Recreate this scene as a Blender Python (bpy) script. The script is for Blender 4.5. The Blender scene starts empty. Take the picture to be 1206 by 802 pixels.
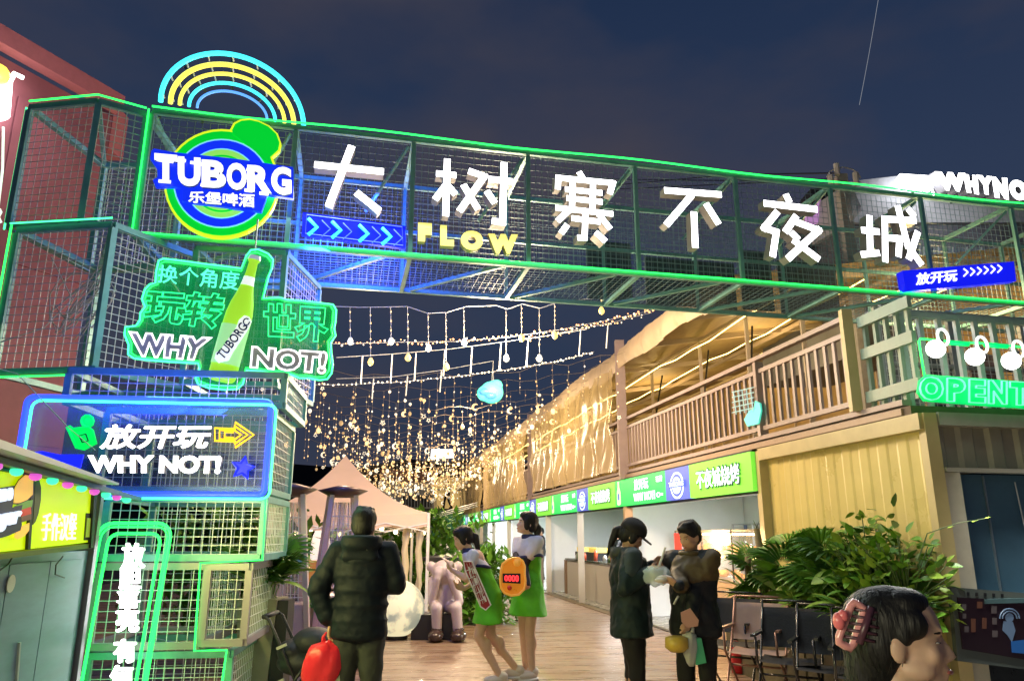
import bpy, math, random
from mathutils import Vector, Matrix, Euler
random.seed(7)
PI = math.pi
C = bpy.context.scene.collection
SC = bpy.context.scene

# ------------------------------------------------------------------ camera
F, CX, CY, CAMH = 880.0, 603.0, 401.0, 1.45
TH = math.atan(229 / 880.0)
SN, CS = math.sin(TH), math.cos(TH)
cam_d = bpy.data.cameras.new('camera')
cam = bpy.data.objects.new('camera', cam_d)
C.objects.link(cam)
cam.location = (0, 0, CAMH)
cam.rotation_euler = (PI / 2 + TH, 0, 0)
cam_d.sensor_width = 36
cam_d.lens = F / 1206 * 36
cam_d.clip_start = 0.05
cam_d.clip_end = 2000
SC.camera = cam

# ------------------------------------------------------------------ night sky
W = bpy.data.worlds.new('World')
SC.world = W
W.use_nodes = True
nt = W.node_tree
nt.nodes.clear()
wo = nt.nodes.new('ShaderNodeOutputWorld')
bg = nt.nodes.new('ShaderNodeBackground')
tc = nt.nodes.new('ShaderNodeTexCoord')
sep = nt.nodes.new('ShaderNodeSeparateXYZ')
rmp = nt.nodes.new('ShaderNodeValToRGB')
rmp.color_ramp.elements[0].position = 0.0
rmp.color_ramp.elements[0].color = (0.024, 0.036, 0.066, 1)
rmp.color_ramp.elements[1].position = 0.7
rmp.color_ramp.elements[1].color = (0.011, 0.025, 0.066, 1)
e = rmp.color_ramp.elements.new(0.36)
e.color = (0.028, 0.044, 0.090, 1)
noi = nt.nodes.new('ShaderNodeTexNoise')
noi.inputs['Scale'].default_value = 2.2
noi.inputs['Detail'].default_value = 5
noi.inputs['Roughness'].default_value = 0.5
mpn = nt.nodes.new('ShaderNodeMapping')
mpn.inputs['Scale'].default_value = (1, 1, 2.2)
mpn.inputs['Location'].default_value = (0.62, 0.1, 0.3)
cr2 = nt.nodes.new('ShaderNodeValToRGB')
cr2.color_ramp.elements[0].position = 0.42
cr2.color_ramp.elements[0].color = (0, 0, 0, 1)
cr2.color_ramp.elements[1].position = 0.66
cr2.color_ramp.elements[1].color = (1, 1, 1, 1)
mx = nt.nodes.new('ShaderNodeMixRGB')
mx.inputs[2].default_value = (0.052, 0.050, 0.072, 1)
L = nt.links.new
L(tc.outputs['Generated'], sep.inputs[0])
L(sep.outputs[2], rmp.inputs[0])
L(tc.outputs['Generated'], mpn.inputs[0])
L(mpn.outputs[0], noi.inputs['Vector'])
L(noi.outputs[0], cr2.inputs[0])
L(cr2.outputs[0], mx.inputs[0])
L(rmp.outputs[0], mx.inputs[1])
L(mx.outputs[0], bg.inputs[0])
bg.inputs[1].default_value = 1.0
L(bg.outputs[0], wo.inputs[0])
vs = SC.view_settings
vs.view_transform = 'Standard'
vs.look = 'None'
vs.exposure = 0.0
vs.gamma = 1
vs.use_curve_mapping = False
SC.cycles.use_denoising = True
SC.cycles.max_bounces = 6
SC.cycles.diffuse_bounces = 3
SC.cycles.transparent_max_bounces = 16
SC.cycles.sample_clamp_indirect = 4


def lamp(name, kind, loc, energy, col=(1, 1, 1), size=0.3, to=None, spot=1.2, sy=None):
    d = bpy.data.lights.new(name, kind)
    d.energy = energy
    d.color = col
    if kind == 'AREA':
        d.size = size
        if sy:
            d.shape = 'RECTANGLE'
            d.size_y = sy
    elif kind == 'SPOT':
        d.shadow_soft_size = size
        d.spot_size = spot
        d.spot_blend = 0.6
    else:
        d.shadow_soft_size = size
    o = bpy.data.objects.new(name, d)
    C.objects.link(o)
    o.location = loc
    if to is not None:
        o.rotation_euler = (Vector(to) - Vector(loc)).to_track_quat('-Z', 'Y').to_euler()
    return o


# ------------------------------------------------------------------ pixel rays
def ray(u, v):
    y = CY - v
    fw = F * CS - y * SN
    return Vector(((u - CX) / fw, 1, (F * SN + y * CS) / fw))


def P(u, v, Y):
    r = ray(u, v)
    return Vector((r.x * Y, Y, CAMH + r.z * Y))


def G(u, v, z=0.0):
    r = ray(u, v)
    t = (z - CAMH) / r.z
    return Vector((r.x * t, t, z))


class Plane:
    """vertical plane: s runs along it, z up, d towards the front"""
    def __init__(self, o, dr, flip=False):
        self.o = Vector((o[0], o[1], 0))
        self.t = Vector((dr[0], dr[1], 0)).normalized()
        self.n = Vector((self.t.y, -self.t.x, 0))
        if flip:
            self.n = -self.n
        self.ang = math.atan2(self.t.y, self.t.x)

    def w(self, s, z, d=0.0):
        p = self.o + self.t * s + self.n * d
        return Vector((p.x, p.y, z))

    def px(self, u, v, d=0.0):
        r = ray(u, v)
        o = self.o + self.n * d
        rr = Vector((r.x, r.y, 0))
        t = o.dot(self.n) / rr.dot(self.n)
        p = rr * t - o
        return p.dot(self.t), CAMH + r.z * t

    def W(self, u, v, d=0.0):
        s, z = self.px(u, v, d)
        return self.w(s, z, d)


# ------------------------------------------------------------------ materials
MATS = {}


def mat(name, col, rough=0.6, metal=0.0, noise=0.0, scale=8.0, bump=0.0, bscale=None, emit=None, es=0.0,
        alpha=1.0, trans=0.0, sheen=0.0, sss=0.0, stretch=None, spec=None, coat=0.0):
    if name in MATS:
        return MATS[name]
    m = bpy.data.materials.new(name)
    m.use_nodes = True
    n = m.node_tree
    b = n.nodes['Principled BSDF']
    b.inputs['Base Color'].default_value = (*col, 1)
    b.inputs['Roughness'].default_value = rough
    b.inputs['Metallic'].default_value = metal
    if spec is not None:
        b.inputs['Specular IOR Level'].default_value = spec
    if coat:
        b.inputs['Coat Weight'].default_value = coat
    if noise or bump:
        t = n.nodes.new('ShaderNodeTexCoord')
        mp = n.nodes.new('ShaderNodeMapping')
        if stretch:
            mp.inputs['Scale'].default_value = stretch
        n.links.new(t.outputs['Object'], mp.inputs[0])
    if noise:
        x = n.nodes.new('ShaderNodeTexNoise')
        x.inputs['Scale'].default_value = scale
        x.inputs['Detail'].default_value = 6
        x.inputs['Roughness'].default_value = 0.62
        n.links.new(mp.outputs[0], x.inputs['Vector'])
        r = n.nodes.new('ShaderNodeValToRGB')
        r.color_ramp.elements[0].position = 0.3
        r.color_ramp.elements[1].position = 0.7
        r.color_ramp.elements[0].color = (*[c * (1 - noise) for c in col], 1)
        r.color_ramp.elements[1].color = (*[min(1, c * (1 + noise * 0.7)) for c in col], 1)
        n.links.new(x.outputs[0], r.inputs[0])
        n.links.new(r.outputs[0], b.inputs['Base Color'])
        mr = n.nodes.new('ShaderNodeMapRange')
        mr.inputs['To Min'].default_value = max(0.03, rough - 0.12)
        mr.inputs['To Max'].default_value = min(1, rough + 0.15)
        n.links.new(x.outputs[0], mr.inputs[0])
        n.links.new(mr.outputs[0], b.inputs['Roughness'])
    if bump:
        x2 = n.nodes.new('ShaderNodeTexNoise')
        x2.inputs['Scale'].default_value = bscale or scale * 2
        x2.inputs['Detail'].default_value = 5
        n.links.new(mp.outputs[0], x2.inputs['Vector'])
        bm = n.nodes.new('ShaderNodeBump')
        bm.inputs['Strength'].default_value = min(1, bump)
        bm.inputs['Distance'].default_value = 0.02
        n.links.new(x2.outputs[0], bm.inputs['Height'])
        n.links.new(bm.outputs[0], b.inputs['Normal'])
    if emit:
        b.inputs['Emission Color'].default_value = (*emit, 1)
        b.inputs['Emission Strength'].default_value = es
    if alpha < 1:
        b.inputs['Alpha'].default_value = alpha
    if trans:
        b.inputs['Transmission Weight'].default_value = trans
    if sss:
        b.inputs['Subsurface Weight'].default_value = sss
        b.inputs['Subsurface Radius'].default_value = (0.02, 0.008, 0.004)
    if sheen:
        b.inputs['Sheen Weight'].default_value = sheen
    MATS[name] = m
    return m


def glow(name, col, s, sample=True, body=None):
    m = mat(name, body or col, 0.4, emit=col, es=s)
    if not sample:
        try:
            m.cycles.emission_sampling = 'NONE'
        except Exception:
            pass
    return m


# ------------------------------------------------------------------ mesh builder
class MB:
    def __init__(self):
        self.v, self.f, self.m = [], [], []

    def add(self, vs, fs, mi=0):
        k = len(self.v)
        self.v += [Vector(p) for p in vs]
        self.f += [tuple(i + k for i in f) for f in fs]
        self.m += [mi] * len(fs)
        return self

    def box(self, c, s, R=None, mi=0):
        h = [x / 2 for x in s]
        vs = []
        for z in (-1, 1):
            for y in (-1, 1):
                for x in (-1, 1):
                    p = Vector((x * h[0], y * h[1], z * h[2]))
                    if R is not None:
                        p = R @ p
                    vs.append(Vector(c) + p)
        return self.add(vs, [(0, 2, 3, 1), (4, 5, 7, 6), (0, 1, 5, 4), (2, 6, 7, 3), (0, 4, 6, 2), (1, 3, 7, 5)], mi)

    def bar(self, a, b, w, h=None, side=None, mi=0):
        a, b = Vector(a), Vector(b)
        h = h or w
        t = (b - a)
        if t.length < 1e-6:
            return self
        t.normalize()
        up = Vector(side) if side is not None else (Vector((0, 0, 1)) if abs(t.z) < 0.9 else Vector((0, 1, 0)))
        x = t.cross(up)
        if x.length < 1e-4:
            x = t.cross(Vector((1, 0, 0)))
        x.normalize()
        y = x.cross(t)
        vs = []
        for p in (a, b):
            for sx, sy in ((-1, -1), (1, -1), (1, 1), (-1, 1)):
                vs.append(p + x * (sx * w / 2) + y * (sy * h / 2))
        return self.add(vs, [(3, 2, 1, 0), (4, 5, 6, 7), (0, 1, 5, 4), (1, 2, 6, 5), (2, 3, 7, 6), (3, 0, 4, 7)], mi)

    def tube(self, pts, r, n=6, closed=False, mi=0, caps=True):
        pts = [Vector(p) for p in pts]
        N = len(pts)
        rs = r if isinstance(r, (list, tuple)) else [r] * N
        t0 = (pts[1] - pts[0]).normalized()
        up = Vector((0, 0, 1)) if abs(t0.z) < 0.9 else Vector((0, 1, 0))
        x = t0.cross(up).normalized()
        rings = []
        for i, p in enumerate(pts):
            if closed:
                t = pts[(i + 1) % N] - pts[i - 1]
            else:
                t = pts[min(i + 1, N - 1)] - pts[max(i - 1, 0)]
            if t.length < 1e-9:
                t = t0
            t = t.normalized()
            x = (x - t * x.dot(t))
            if x.length < 1e-5:
                x = t.orthogonal()
            x.normalize()
            y = t.cross(x)
            rings.append([p + (x * math.cos(2 * PI * k / n) + y * math.sin(2 * PI * k / n)) * rs[i] for k in range(n)])
        vs = [q for rg in rings for q in rg]
        fs = []
        for i in range(N if closed else N - 1):
            j = (i + 1) % N
            for k in range(n):
                l = (k + 1) % n
                fs.append((i * n + k, i * n + l, j * n + l, j * n + k))
        if caps and not closed:
            fs.append(tuple(range(n - 1, -1, -1)))
            fs.append(tuple((N - 1) * n + k for k in range(n)))
        return self.add(vs, fs, mi)

    def ball(self, c, r, n=10, m=6, R=None, mi=0):
        rr = r if isinstance(r, (list, tuple)) else (r, r, r)
        vs, fs = [], []
        c = Vector(c)
        for i in range(1, m):
            a = PI * i / m
            for k in range(n):
                b = 2 * PI * k / n
                p = Vector((rr[0] * math.sin(a) * math.cos(b), rr[1] * math.sin(a) * math.sin(b), rr[2] * math.cos(a)))
                if R is not None:
                    p = R @ p
                vs.append(c + p)
        t = Vector((0, 0, rr[2]))
        if R is not None:
            t = R @ t
        vs += [c + t, c - t]
        T, B = len(vs) - 2, len(vs) - 1
        for k in range(n):
            l = (k + 1) % n
            fs.append((T, k, l))
            fs.append((B, (m - 2) * n + l, (m - 2) * n + k))
            for i in range(m - 2):
                fs.append((i * n + k, (i + 1) * n + k, (i + 1) * n + l, i * n + l))
        return self.add(vs, fs, mi)

    def prism(self, front, ext, mi=0, side=None):
        """polygon of 3D points pushed along ext"""
        front = [Vector(p) for p in front]
        ext = Vector(ext)
        n = len(front)
        nn = Vector((0, 0, 0))
        for i in range(n):
            nn += front[i].cross(front[(i + 1) % n])
        if nn.dot(ext) > 0:
            front.reverse()
        back = [p + ext for p in front]
        self.add(front + back, [tuple(range(n))], mi)
        k = len(self.v) - 2 * n
        s = mi if side is None else side
        self.f.append(tuple(k + 2 * n - 1 - i for i in range(n)))
        self.m.append(s)
        for i in range(n):
            j = (i + 1) % n
            self.f.append((k + i, k + n + i, k + n + j, k + j))
            self.m.append(s)
        return self

    def loft(self, rings, caps=True, mi=0, closed=True):
        n = len(rings[0])
        vs = [p for r in rings for p in r]
        fs = []
        for i in range(len(rings) - 1):
            for k in range(n if closed else n - 1):
                l = (k + 1) % n
                fs.append((i * n + k, i * n + l, (i + 1) * n + l, (i + 1) * n + k))
        if caps and closed:
            fs.append(tuple(range(n - 1, -1, -1)))
            fs.append(tuple((len(rings) - 1) * n + k for k in range(n)))
        return self.add(vs, fs, mi)

    def build(self, name, mats, parent=None, smooth=False, **kw):
        me = bpy.data.meshes.new(name)
        inv = None
        if parent is not None:
            inv = world(parent).inverted()
            off = Vector((0, 0, 0))
            vs = [inv @ p for p in self.v]
        else:
            if self.v:
                mnx = min(p.x for p in self.v); mxx = max(p.x for p in self.v)
                mny = min(p.y for p in self.v); mxy = max(p.y for p in self.v)
                off = Vector(((mnx + mxx) / 2, (mny + mxy) / 2, min(p.z for p in self.v)))
            else:
                off = Vector((0, 0, 0))
            vs = [p - off for p in self.v]
        me.from_pydata([tuple(p) for p in vs], [], self.f)
        mats = mats if isinstance(mats, (list, tuple)) else [mats]
        for m in mats:
            me.materials.append(m)
        me.polygons.foreach_set('material_index', self.m)
        if smooth:
            me.polygons.foreach_set('use_smooth', [True] * len(self.f))
        me.update()
        o = bpy.data.objects.new(name, me)
        C.objects.link(o)
        if parent is not None:
            o.parent = parent
        else:
            o.location = off
        for k, x in kw.items():
            o[k] = x
        return o


def world(o):
    M = Matrix.LocRotScale(o.location, o.rotation_euler, o.scale)
    return world(o.parent) @ M if o.parent else M


def thing(name, label, cat, loc=(0, 0, 0), rz=0.0, group=None):
    o = bpy.data.objects.new(name, None)
    o.empty_display_size = 0.1
    C.objects.link(o)
    o.location = loc
    o.rotation_euler = (0, 0, rz)
    o['label'] = label
    o['category'] = cat
    if group:
        o['group'] = group
    return o


def tag(o, label, cat, group=None):
    o['label'] = label
    o['category'] = cat
    if group:
        o['group'] = group
    return o


def kids(o):
    return [c for c in bpy.data.objects if c.parent == o]


def dup(root, loc, rz, label=None, sc=1.0):
    def rec(o, par):
        c = o.copy()
        C.objects.link(c)
        if par is not None:
            c.parent = par
        for ch in CH.get(o.name, ()):
            rec(ch, c)
        return c
    CH = {}
    for x in bpy.data.objects:
        if x.parent is not None:
            CH.setdefault(x.parent.name, []).append(x)
    r = rec(root, None)
    r.location = loc
    r.rotation_euler = (0, 0, rz)
    r.scale = (sc, sc, sc)
    if label:
        r['label'] = label
    return r


def share(proto, loc, rot=(0, 0, 0), sc=1.0, parent=None, name=None):
    o = bpy.data.objects.new(name or proto.name.split('.')[0], proto.data if hasattr(proto, 'data') else proto)
    C.objects.link(o)
    if parent is not None:
        o.parent = parent
    o.location = loc
    o.rotation_euler = rot
    o.scale = (sc, sc, sc) if not isinstance(sc, (tuple, list)) else sc
    return o


# ------------------------------------------------------------------ lettering
def text_mesh(body, bold=0.0, ext=0.05, outline=None, shear=0.0, space=1.0):
    c = bpy.data.curves.new('t', 'FONT')
    c.body = body
    c.offset = bold
    c.shear = shear
    c.space_character = space
    c.resolution_u = 4
    if outline:
        c.fill_mode = 'NONE'
        c.bevel_depth = outline
        c.bevel_resolution = 1
        c.resolution_u = 3
    else:
        c.extrude = ext
    o = bpy.data.objects.new('t', c)
    C.objects.link(o)
    dg = bpy.context.evaluated_depsgraph_get()
    me = bpy.data.meshes.new_from_object(o.evaluated_get(dg))
    vs = [v.co.copy() for v in me.vertices]
    fs = [tuple(p.vertices) for p in me.polygons]
    nz = [p.normal.z for p in me.polygons]
    bpy.data.objects.remove(o)
    bpy.data.curves.remove(c)
    bpy.data.meshes.remove(me)
    return vs, fs, nz


FAT = ((1, 0), (-1, 0), (0, 1), (0, -1), (.7, .7), (-.7, .7), (.7, -.7), (-.7, -.7))


def fatten(vs, fs, nz, f, zoff=0.004):
    """bolder strokes without touching the outlines: shifted copies, each a hair deeper"""
    V2, F2, N2 = list(vs), list(fs), list(nz)
    for i, (dx, dy) in enumerate(FAT):
        k = len(V2)
        V2 += [Vector((p.x + dx * f, p.y + dy * f, p.z - zoff * (i + 1))) for p in vs]
        F2 += [tuple(j + k for j in q) for q in fs]
        N2 += list(nz)
    return V2, F2, N2


def put_text(mb, body, pl, quad, d0, d1, bold=0.0, outline=None, shear=0.0, mf=0, ms=1, space=1.0):
    """quad = pixel corners top-left, top-right, bottom-right, bottom-left on plane pl; text box is stretched to it"""
    cjk = any(ord(ch) > 0x3000 for ch in body) and not outline and bold > 0
    vs, fs, nz = text_mesh(body, 0.0 if cjk else bold, 0.05, outline, shear, space)
    if cjk:
        vs, fs, nz = fatten(vs, fs, nz, bold * .55)
    x0 = min(p.x for p in vs); x1 = max(p.x for p in vs)
    y0 = min(p.y for p in vs); y1 = max(p.y for p in vs)
    z1 = max(abs(p.z) for p in vs) or 1
    q = [pl.px(u, v, (d0 + d1) / 2) for u, v in quad]
    out = []
    for p in vs:
        a = (p.x - x0) / (x1 - x0)
        b = (p.y - y0) / (y1 - y0)
        s = (q[3][0] * (1 - a) + q[2][0] * a) * (1 - b) + (q[0][0] * (1 - a) + q[1][0] * a) * b
        z = (q[3][1] * (1 - a) + q[2][1] * a) * (1 - b) + (q[0][1] * (1 - a) + q[1][1] * a) * b
        out.append(pl.w(s, z, d0 + (d1 - d0) * (p.z / z1 + 1) / 2))
    k = len(mb.v)
    mb.v += out
    for f, n_ in zip(fs, nz):
        mb.f.append(tuple(i + k for i in f))
        mb.m.append(mf if (n_ > 0.5 or outline) else ms)
    return mb


def grid(mb, pl, s0, s1, z0, z1, d, cell=0.07, r=0.0022):
    """woven wire: thin square bars in both directions"""
    n = max(1, round(abs(s1 - s0) / cell))
    for i in range(n + 1):
        s = s0 + (s1 - s0) * i / n
        mb.bar(pl.w(s, z0, d), pl.w(s, z1, d), 2 * r)
    n = max(1, round(abs(z1 - z0) / cell))
    for i in range(n + 1):
        z = z0 + (z1 - z0) * i / n
        mb.bar(pl.w(s0, z, d + r * 1.6), pl.w(s1, z, d + r * 1.6), 2 * r)
    return mb


def rrect(x0, z0, x1, z1, r, n=5):
    pts = []
    for cx, cz, a0 in ((x1 - r, z1 - r, 0), (x0 + r, z1 - r, PI / 2), (x0 + r, z0 + r, PI), (x1 - r, z0 + r, 1.5 * PI)):
        for i in range(n + 1):
            a = a0 + PI / 2 * i / n
            pts.append((cx + r * math.cos(a), cz + r * math.sin(a)))
    return pts


# common materials
M_teal = mat('teal_steel', (0.20, 0.48, 0.46), 0.4, 0.15, 0.2, 6)
M_wire = mat('galvanised_wire', (0.80, 0.82, 0.82), 0.45, 0.1)
M_green_neon = glow('green_neon', (0.02, 1.0, 0.10), 3.2)
M_mint_neon = glow('mint_neon', (0.06, 1.0, 0.34), 2.6)
M_blue_neon = glow('blue_neon', (0.02, 0.05, 1.0), 3.0)
M_cyan_neon = glow('cyan_neon', (0.05, 0.85, 1.0), 2.2)
M_yellow_neon = glow('yellow_neon', (1.0, 0.85, 0.10), 1.5)
M_white_glow = glow('white_letter_face', (1.0, 0.99, 1.0), 6.0)
M_white_soft = glow('white_soft_face', (1.0, 1.0, 1.0), 1.4)
M_letter_side = mat('letter_side', (0.42, 0.42, 0.46), 0.5, 0.2)
M_black = mat('black_plastic', (0.012, 0.012, 0.014), 0.45)
M_white = mat('white_paint', (0.72, 0.72, 0.72), 0.5, noise=0.08)
M_dark = mat('dark_steel', (0.035, 0.038, 0.045), 0.5, 0.5)
# ================================================================== PLANES
CORNER = (3.53, 6.34)
FP = Plane(CORNER, (-0.1763, 0.9843), flip=True)     # stall front, s runs away from the camera
EP = Plane(CORNER, (0.976, 0.216))                   # end of the container, facing the gate
GP = Plane((-3.49, 6.46), (1, 0.222))                # gate front
TP = Plane((-3.0, 5.75), (1, 0.12))                  # tower front
KP = Plane((-2.84, 5.2), (-0.1763, 0.9843))          # burger kiosk side
ROW = math.atan2(0.9843, -0.1763) - PI / 2           # heading of the lane

# ================================================================== GROUND
M_deck = mat('deck_board', (0.31, 0.20, 0.125), 0.27, noise=0.45, scale=3.0, bump=0.25, bscale=14, stretch=(0.6, 6, 1), coat=0.15)
m = MB()
m.add([(-60, -15, -0.03), (60, -15, -0.03), (60, 140, -0.03), (-60, 140, -0.03)], [(0, 1, 2, 3)])
m.build('ground', mat('asphalt', (0.05, 0.05, 0.052), 0.8, noise=0.3, scale=5, bump=0.3), kind='structure')
deck = bpy.data.objects.new('deck', None)
C.objects.link(deck)
deck['kind'] = 'structure'
m = MB()
m2 = MB()
rt = Vector((0.9843, 0.1763, 0))
fw_ = Vector((-0.1763, 0.9843, 0))
for i in range(-14, 300):
    y0 = i * 0.145
    rr = random.uniform(-0.0015, 0.0015)
    xs = [-8.0] + sorted(random.uniform(-6, 4.2) for _ in range(3)) + [4.56]
    for a, b in zip(xs, xs[1:]):
        ca = rt * ((a + b) / 2) + fw_ * (y0 + 0.07)
        tgt = m if (i % 3) else m2
        tgt.box((ca.x, ca.y, -0.012 + rr + random.uniform(-.001, .001)), (b - a - 0.004, 0.139, 0.024), Matrix.Rotation(ROW, 3, 'Z'))
m.build('deck_board', M_deck, deck, kind='stuff')
m2.build('deck_board', mat('deck_board_pale', (0.35, 0.245, 0.165), 0.3, noise=0.3, scale=3.0, bump=0.25, bscale=14, stretch=(0.6, 6, 1), coat=0.2), deck, kind='stuff')

# ================================================================== CONTAINER SHOP (right)
M_tan = mat('tan_corrugated_paint', (0.70, 0.58, 0.21), 0.28, noise=0.10, scale=1.5, bump=0.1)
M_tanf = mat('tan_frame_paint', (0.52, 0.43, 0.21), 0.4, noise=0.12, scale=4)
M_grayp = mat('khaki_container_paint', (0.30, 0.28, 0.20), 0.42, noise=0.14, scale=3)
cont = thing('container_shop', 'tan corrugated container with a blue shuttered shop in its grey end', 'container', (*CORNER, 0))


def corrug(pl, s0, s1, z0, z1, d, name, mt, par, pitch=0.28, amp=0.009):
    m = MB()
    s = s0
    prof = []
    while s < s1 - 1e-3:
        for ds, dd in ((0, 0), (0.25, 0), (0.36, -amp), (0.75, -amp), (0.86, 0)):
            if s + ds * pitch < s1:
                prof.append((s + ds * pitch, d + dd))
        s += pitch
    prof.append((s1, d))
    vs = [pl.w(a, z0, b) for a, b in prof] + [pl.w(a, z1, b) for a, b in prof]
    n = len(prof)
    m.add(vs, [(i, i + 1, n + i + 1, n + i) for i in range(n - 1)])
    return m.build(name, mt, par)


corrug(FP, 0.08, 2.8, 0.12, 2.32, -0.03, 'side_wall', M_tan, cont)
m = MB()
m.bar(FP.w(0.0, 2.39, 0.01), FP.w(2.8, 2.39, 0.01), 0.12, 0.14)
m.bar(FP.w(0.0, 0.06, 0.01), FP.w(2.8, 0.06, 0.01), 0.12, 0.12)
m.bar(FP.w(2.85, 0, 0.0), FP.w(2.85, 2.44, 0.0), 0.11, 0.16)
m.build('side_rail', M_tanf, cont)
m = MB()
m.bar(EP.w(0.03, 0, -0.02), EP.w(0.03, 2.46, -0.02), 0.11, 0.11)
m.build('corner_post', M_tanf, cont)
m = MB()
m.bar(EP.w(0.09, 2.41, 0.0), EP.w(5, 2.41, 0.0), 0.10, 0.11)
m.bar(EP.w(0.09, 1.98, 0.0), EP.w(5, 1.98, 0.0), 0.10, 0.035)
m.bar(EP.w(0.16, 0, 0.0), EP.w(0.16, 1.96, 0.0), 0.13, 0.08)
m.build('end_frame', mat('pale_khaki_frame', (0.42, 0.40, 0.32), 0.4, noise=0.1), cont)
corrug(EP, 0.09, 5.0, 1.99, 2.36, -0.02, 'end_wall', M_grayp, cont, 0.3, 0.03)
# blue shutter leaves, set back
M_blue = mat('blue_shutter', (0.09, 0.19, 0.27), 0.35, 0.2, 0.15, 3)
for i, (a, b) in enumerate(((0.23, 0.62), (0.63, 1.12), (1.13, 1.7), (1.71, 2.4), (2.41, 3.2))):
    m = MB()
    m.bar(EP.w((a + b) / 2, 0.95, -0.16), EP.w((a + b) / 2, 1.96, -0.16), b - a, 0.03, side=EP.n)
    m.build('shutter_panel', M_blue, cont)
    m = MB()
    m.bar(EP.w(b, 0.96, -0.135), EP.w(b, 1.95, -0.135), 0.012, 0.02)
    m.build('shutter_edge', mat('shutter_edge', (0.32, 0.40, 0.44), 0.3, 0.6), cont)
m = MB()
m.tube([EP.w(0.93, 1.9, -0.12), EP.w(0.97, 1.3, -0.12)], 0.006)
m.box(EP.w(0.97, 1.26, -0.12), (0.035, 0.03, 0.08), Matrix.Rotation(EP.ang, 3, 'Z'))
m.build('pull_cord', mat('cord_white', (0.55, 0.6, 0.62), 0.5), cont)
m = MB()
m.bar(EP.w(0.22, 0.94, -0.02), EP.w(5, 0.94, -0.02), 0.26, 0.035)
m.build('counter_top', mat('counter_teal', (0.08, 0.15, 0.16), 0.3, 0.2, 0.1), cont)
m = MB()
m.bar(EP.w(0.22, 0.45, -0.1), EP.w(5, 0.45, -0.1), 0.03, 0.9)
m.build('counter_front', mat('counter_black', (0.01, 0.012, 0.014), 0.3, noise=0.3), cont)
m = MB()
m.bar(FP.w(0.1, 2.50, -2.6), FP.w(40, 2.50, -2.6), 5.3, 0.08)
m.build('roof_deck', mat('roof_deck_brown', (0.16, 0.11, 0.07), 0.7, noise=0.2), cont)
# menu board on the counter front
mb_ = thing('menu_board', 'black framed menu screen leaning on the dark counter below the blue shutters', 'menu board', EP.w(0.6, 0.3, 0.05), EP.ang)
def quadbox(pl, px4, d0, d1, name, mt, par, mi=0):
    m = MB()
    pts = [pl.w(*pl.px(u, v, d1), d1) for u, v in px4]
    m.prism(pts, -pl.n * (d1 - d0))
    return m.build(name, mt, par)
quadbox(EP, [(1120, 691), (1230, 700), (1226, 790), (1128, 778)], 0.05, 0.09, 'frame', mat('menu_frame', (0.09, 0.11, 0.10), 0.5, 0.2), mb_)
quadbox(EP, [(1128, 703), (1220, 708), (1217, 778), (1134, 764)], 0.09, 0.10, 'screen', glow('menu_screen_dark', (0.03, 0.008, 0.016), 0.12, False, (0.006, 0.002, 0.004)), mb_)
for (u, v, w_, h_) in ((1133, 711, 5, 7), (1134, 722, 4, 6), (1136, 737, 5, 7), (1168, 713, 6, 9), (1169, 727, 5, 8), (1169, 742, 6, 8)):
    m = MB(); m.prism([EP.W(u, v, 0.105), EP.W(u + w_, v + .4, 0.105), EP.W(u + w_, v + h_, 0.105), EP.W(u, v + h_, 0.105)], -EP.n * 0.003)
    m.build('menu_mark', glow('menu_dim_white', (0.5, 0.42, 0.42), 0.05, False, (.05, .04, .04)), mb_)
m = MB()
for (u, v, w_, h_) in ((1144, 728, 5, 16), (1151, 708, 6, 8), (1157, 727, 5, 13)):
    m.prism([EP.W(u, v, 0.105), EP.W(u + w_, v + .4, 0.105), EP.W(u + w_, v + h_, 0.105), EP.W(u, v + h_, 0.105)], -EP.n * 0.003)
m.build('food_picture', glow('menu_food', (0.55, 0.22, 0.12), 0.05, False, (.07, .03, .02)), mb_)
m = MB()
m.prism([EP.W(1189 + 5 * math.cos(a), 727 + 5.5 * math.sin(a), 0.105) for a in [k * PI / 6 for k in range(12)]], -EP.n * 0.003)
for rr_ in (8.5, 11.5):
    m.tube([EP.W(1189 + rr_ * math.cos(a), 728 + rr_ * math.sin(a), 0.107) for a in [PI + k * PI / 10 for k in range(11)]], .006, 5)
m.prism([EP.W(u, v, 0.105) for u, v in ((1182, 731), (1193, 732), (1196, 742), (1192, 756), (1187, 748), (1181, 742))], -EP.n * 0.003)
m.build('picture_shape', glow('menu_pale_blue', (0.35, 0.5, 0.75), 0.10, False, (.06, .10, .16)), mb_)
m = MB()
m.prism([EP.W(u, v, 0.107) for u, v in ((1191, 755), (1215, 752), (1215, 770), (1192, 768))], -EP.n * 0.003)
m.build('picture_shape', glow('menu_blue', (0.03, 0.18, 0.5), 0.25, False, (.005, .03, .12)), mb_)
for i in range(5):
    u = 1139 + i * 10
    quadbox(EP, [(u, 697 + i * .5), (u + 3, 697 + i * .5), (u + 3, 701 + i * .5), (u, 701 + i * .5)], 0.09, 0.094, 'frame_mark', M_black, mb_)

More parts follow.
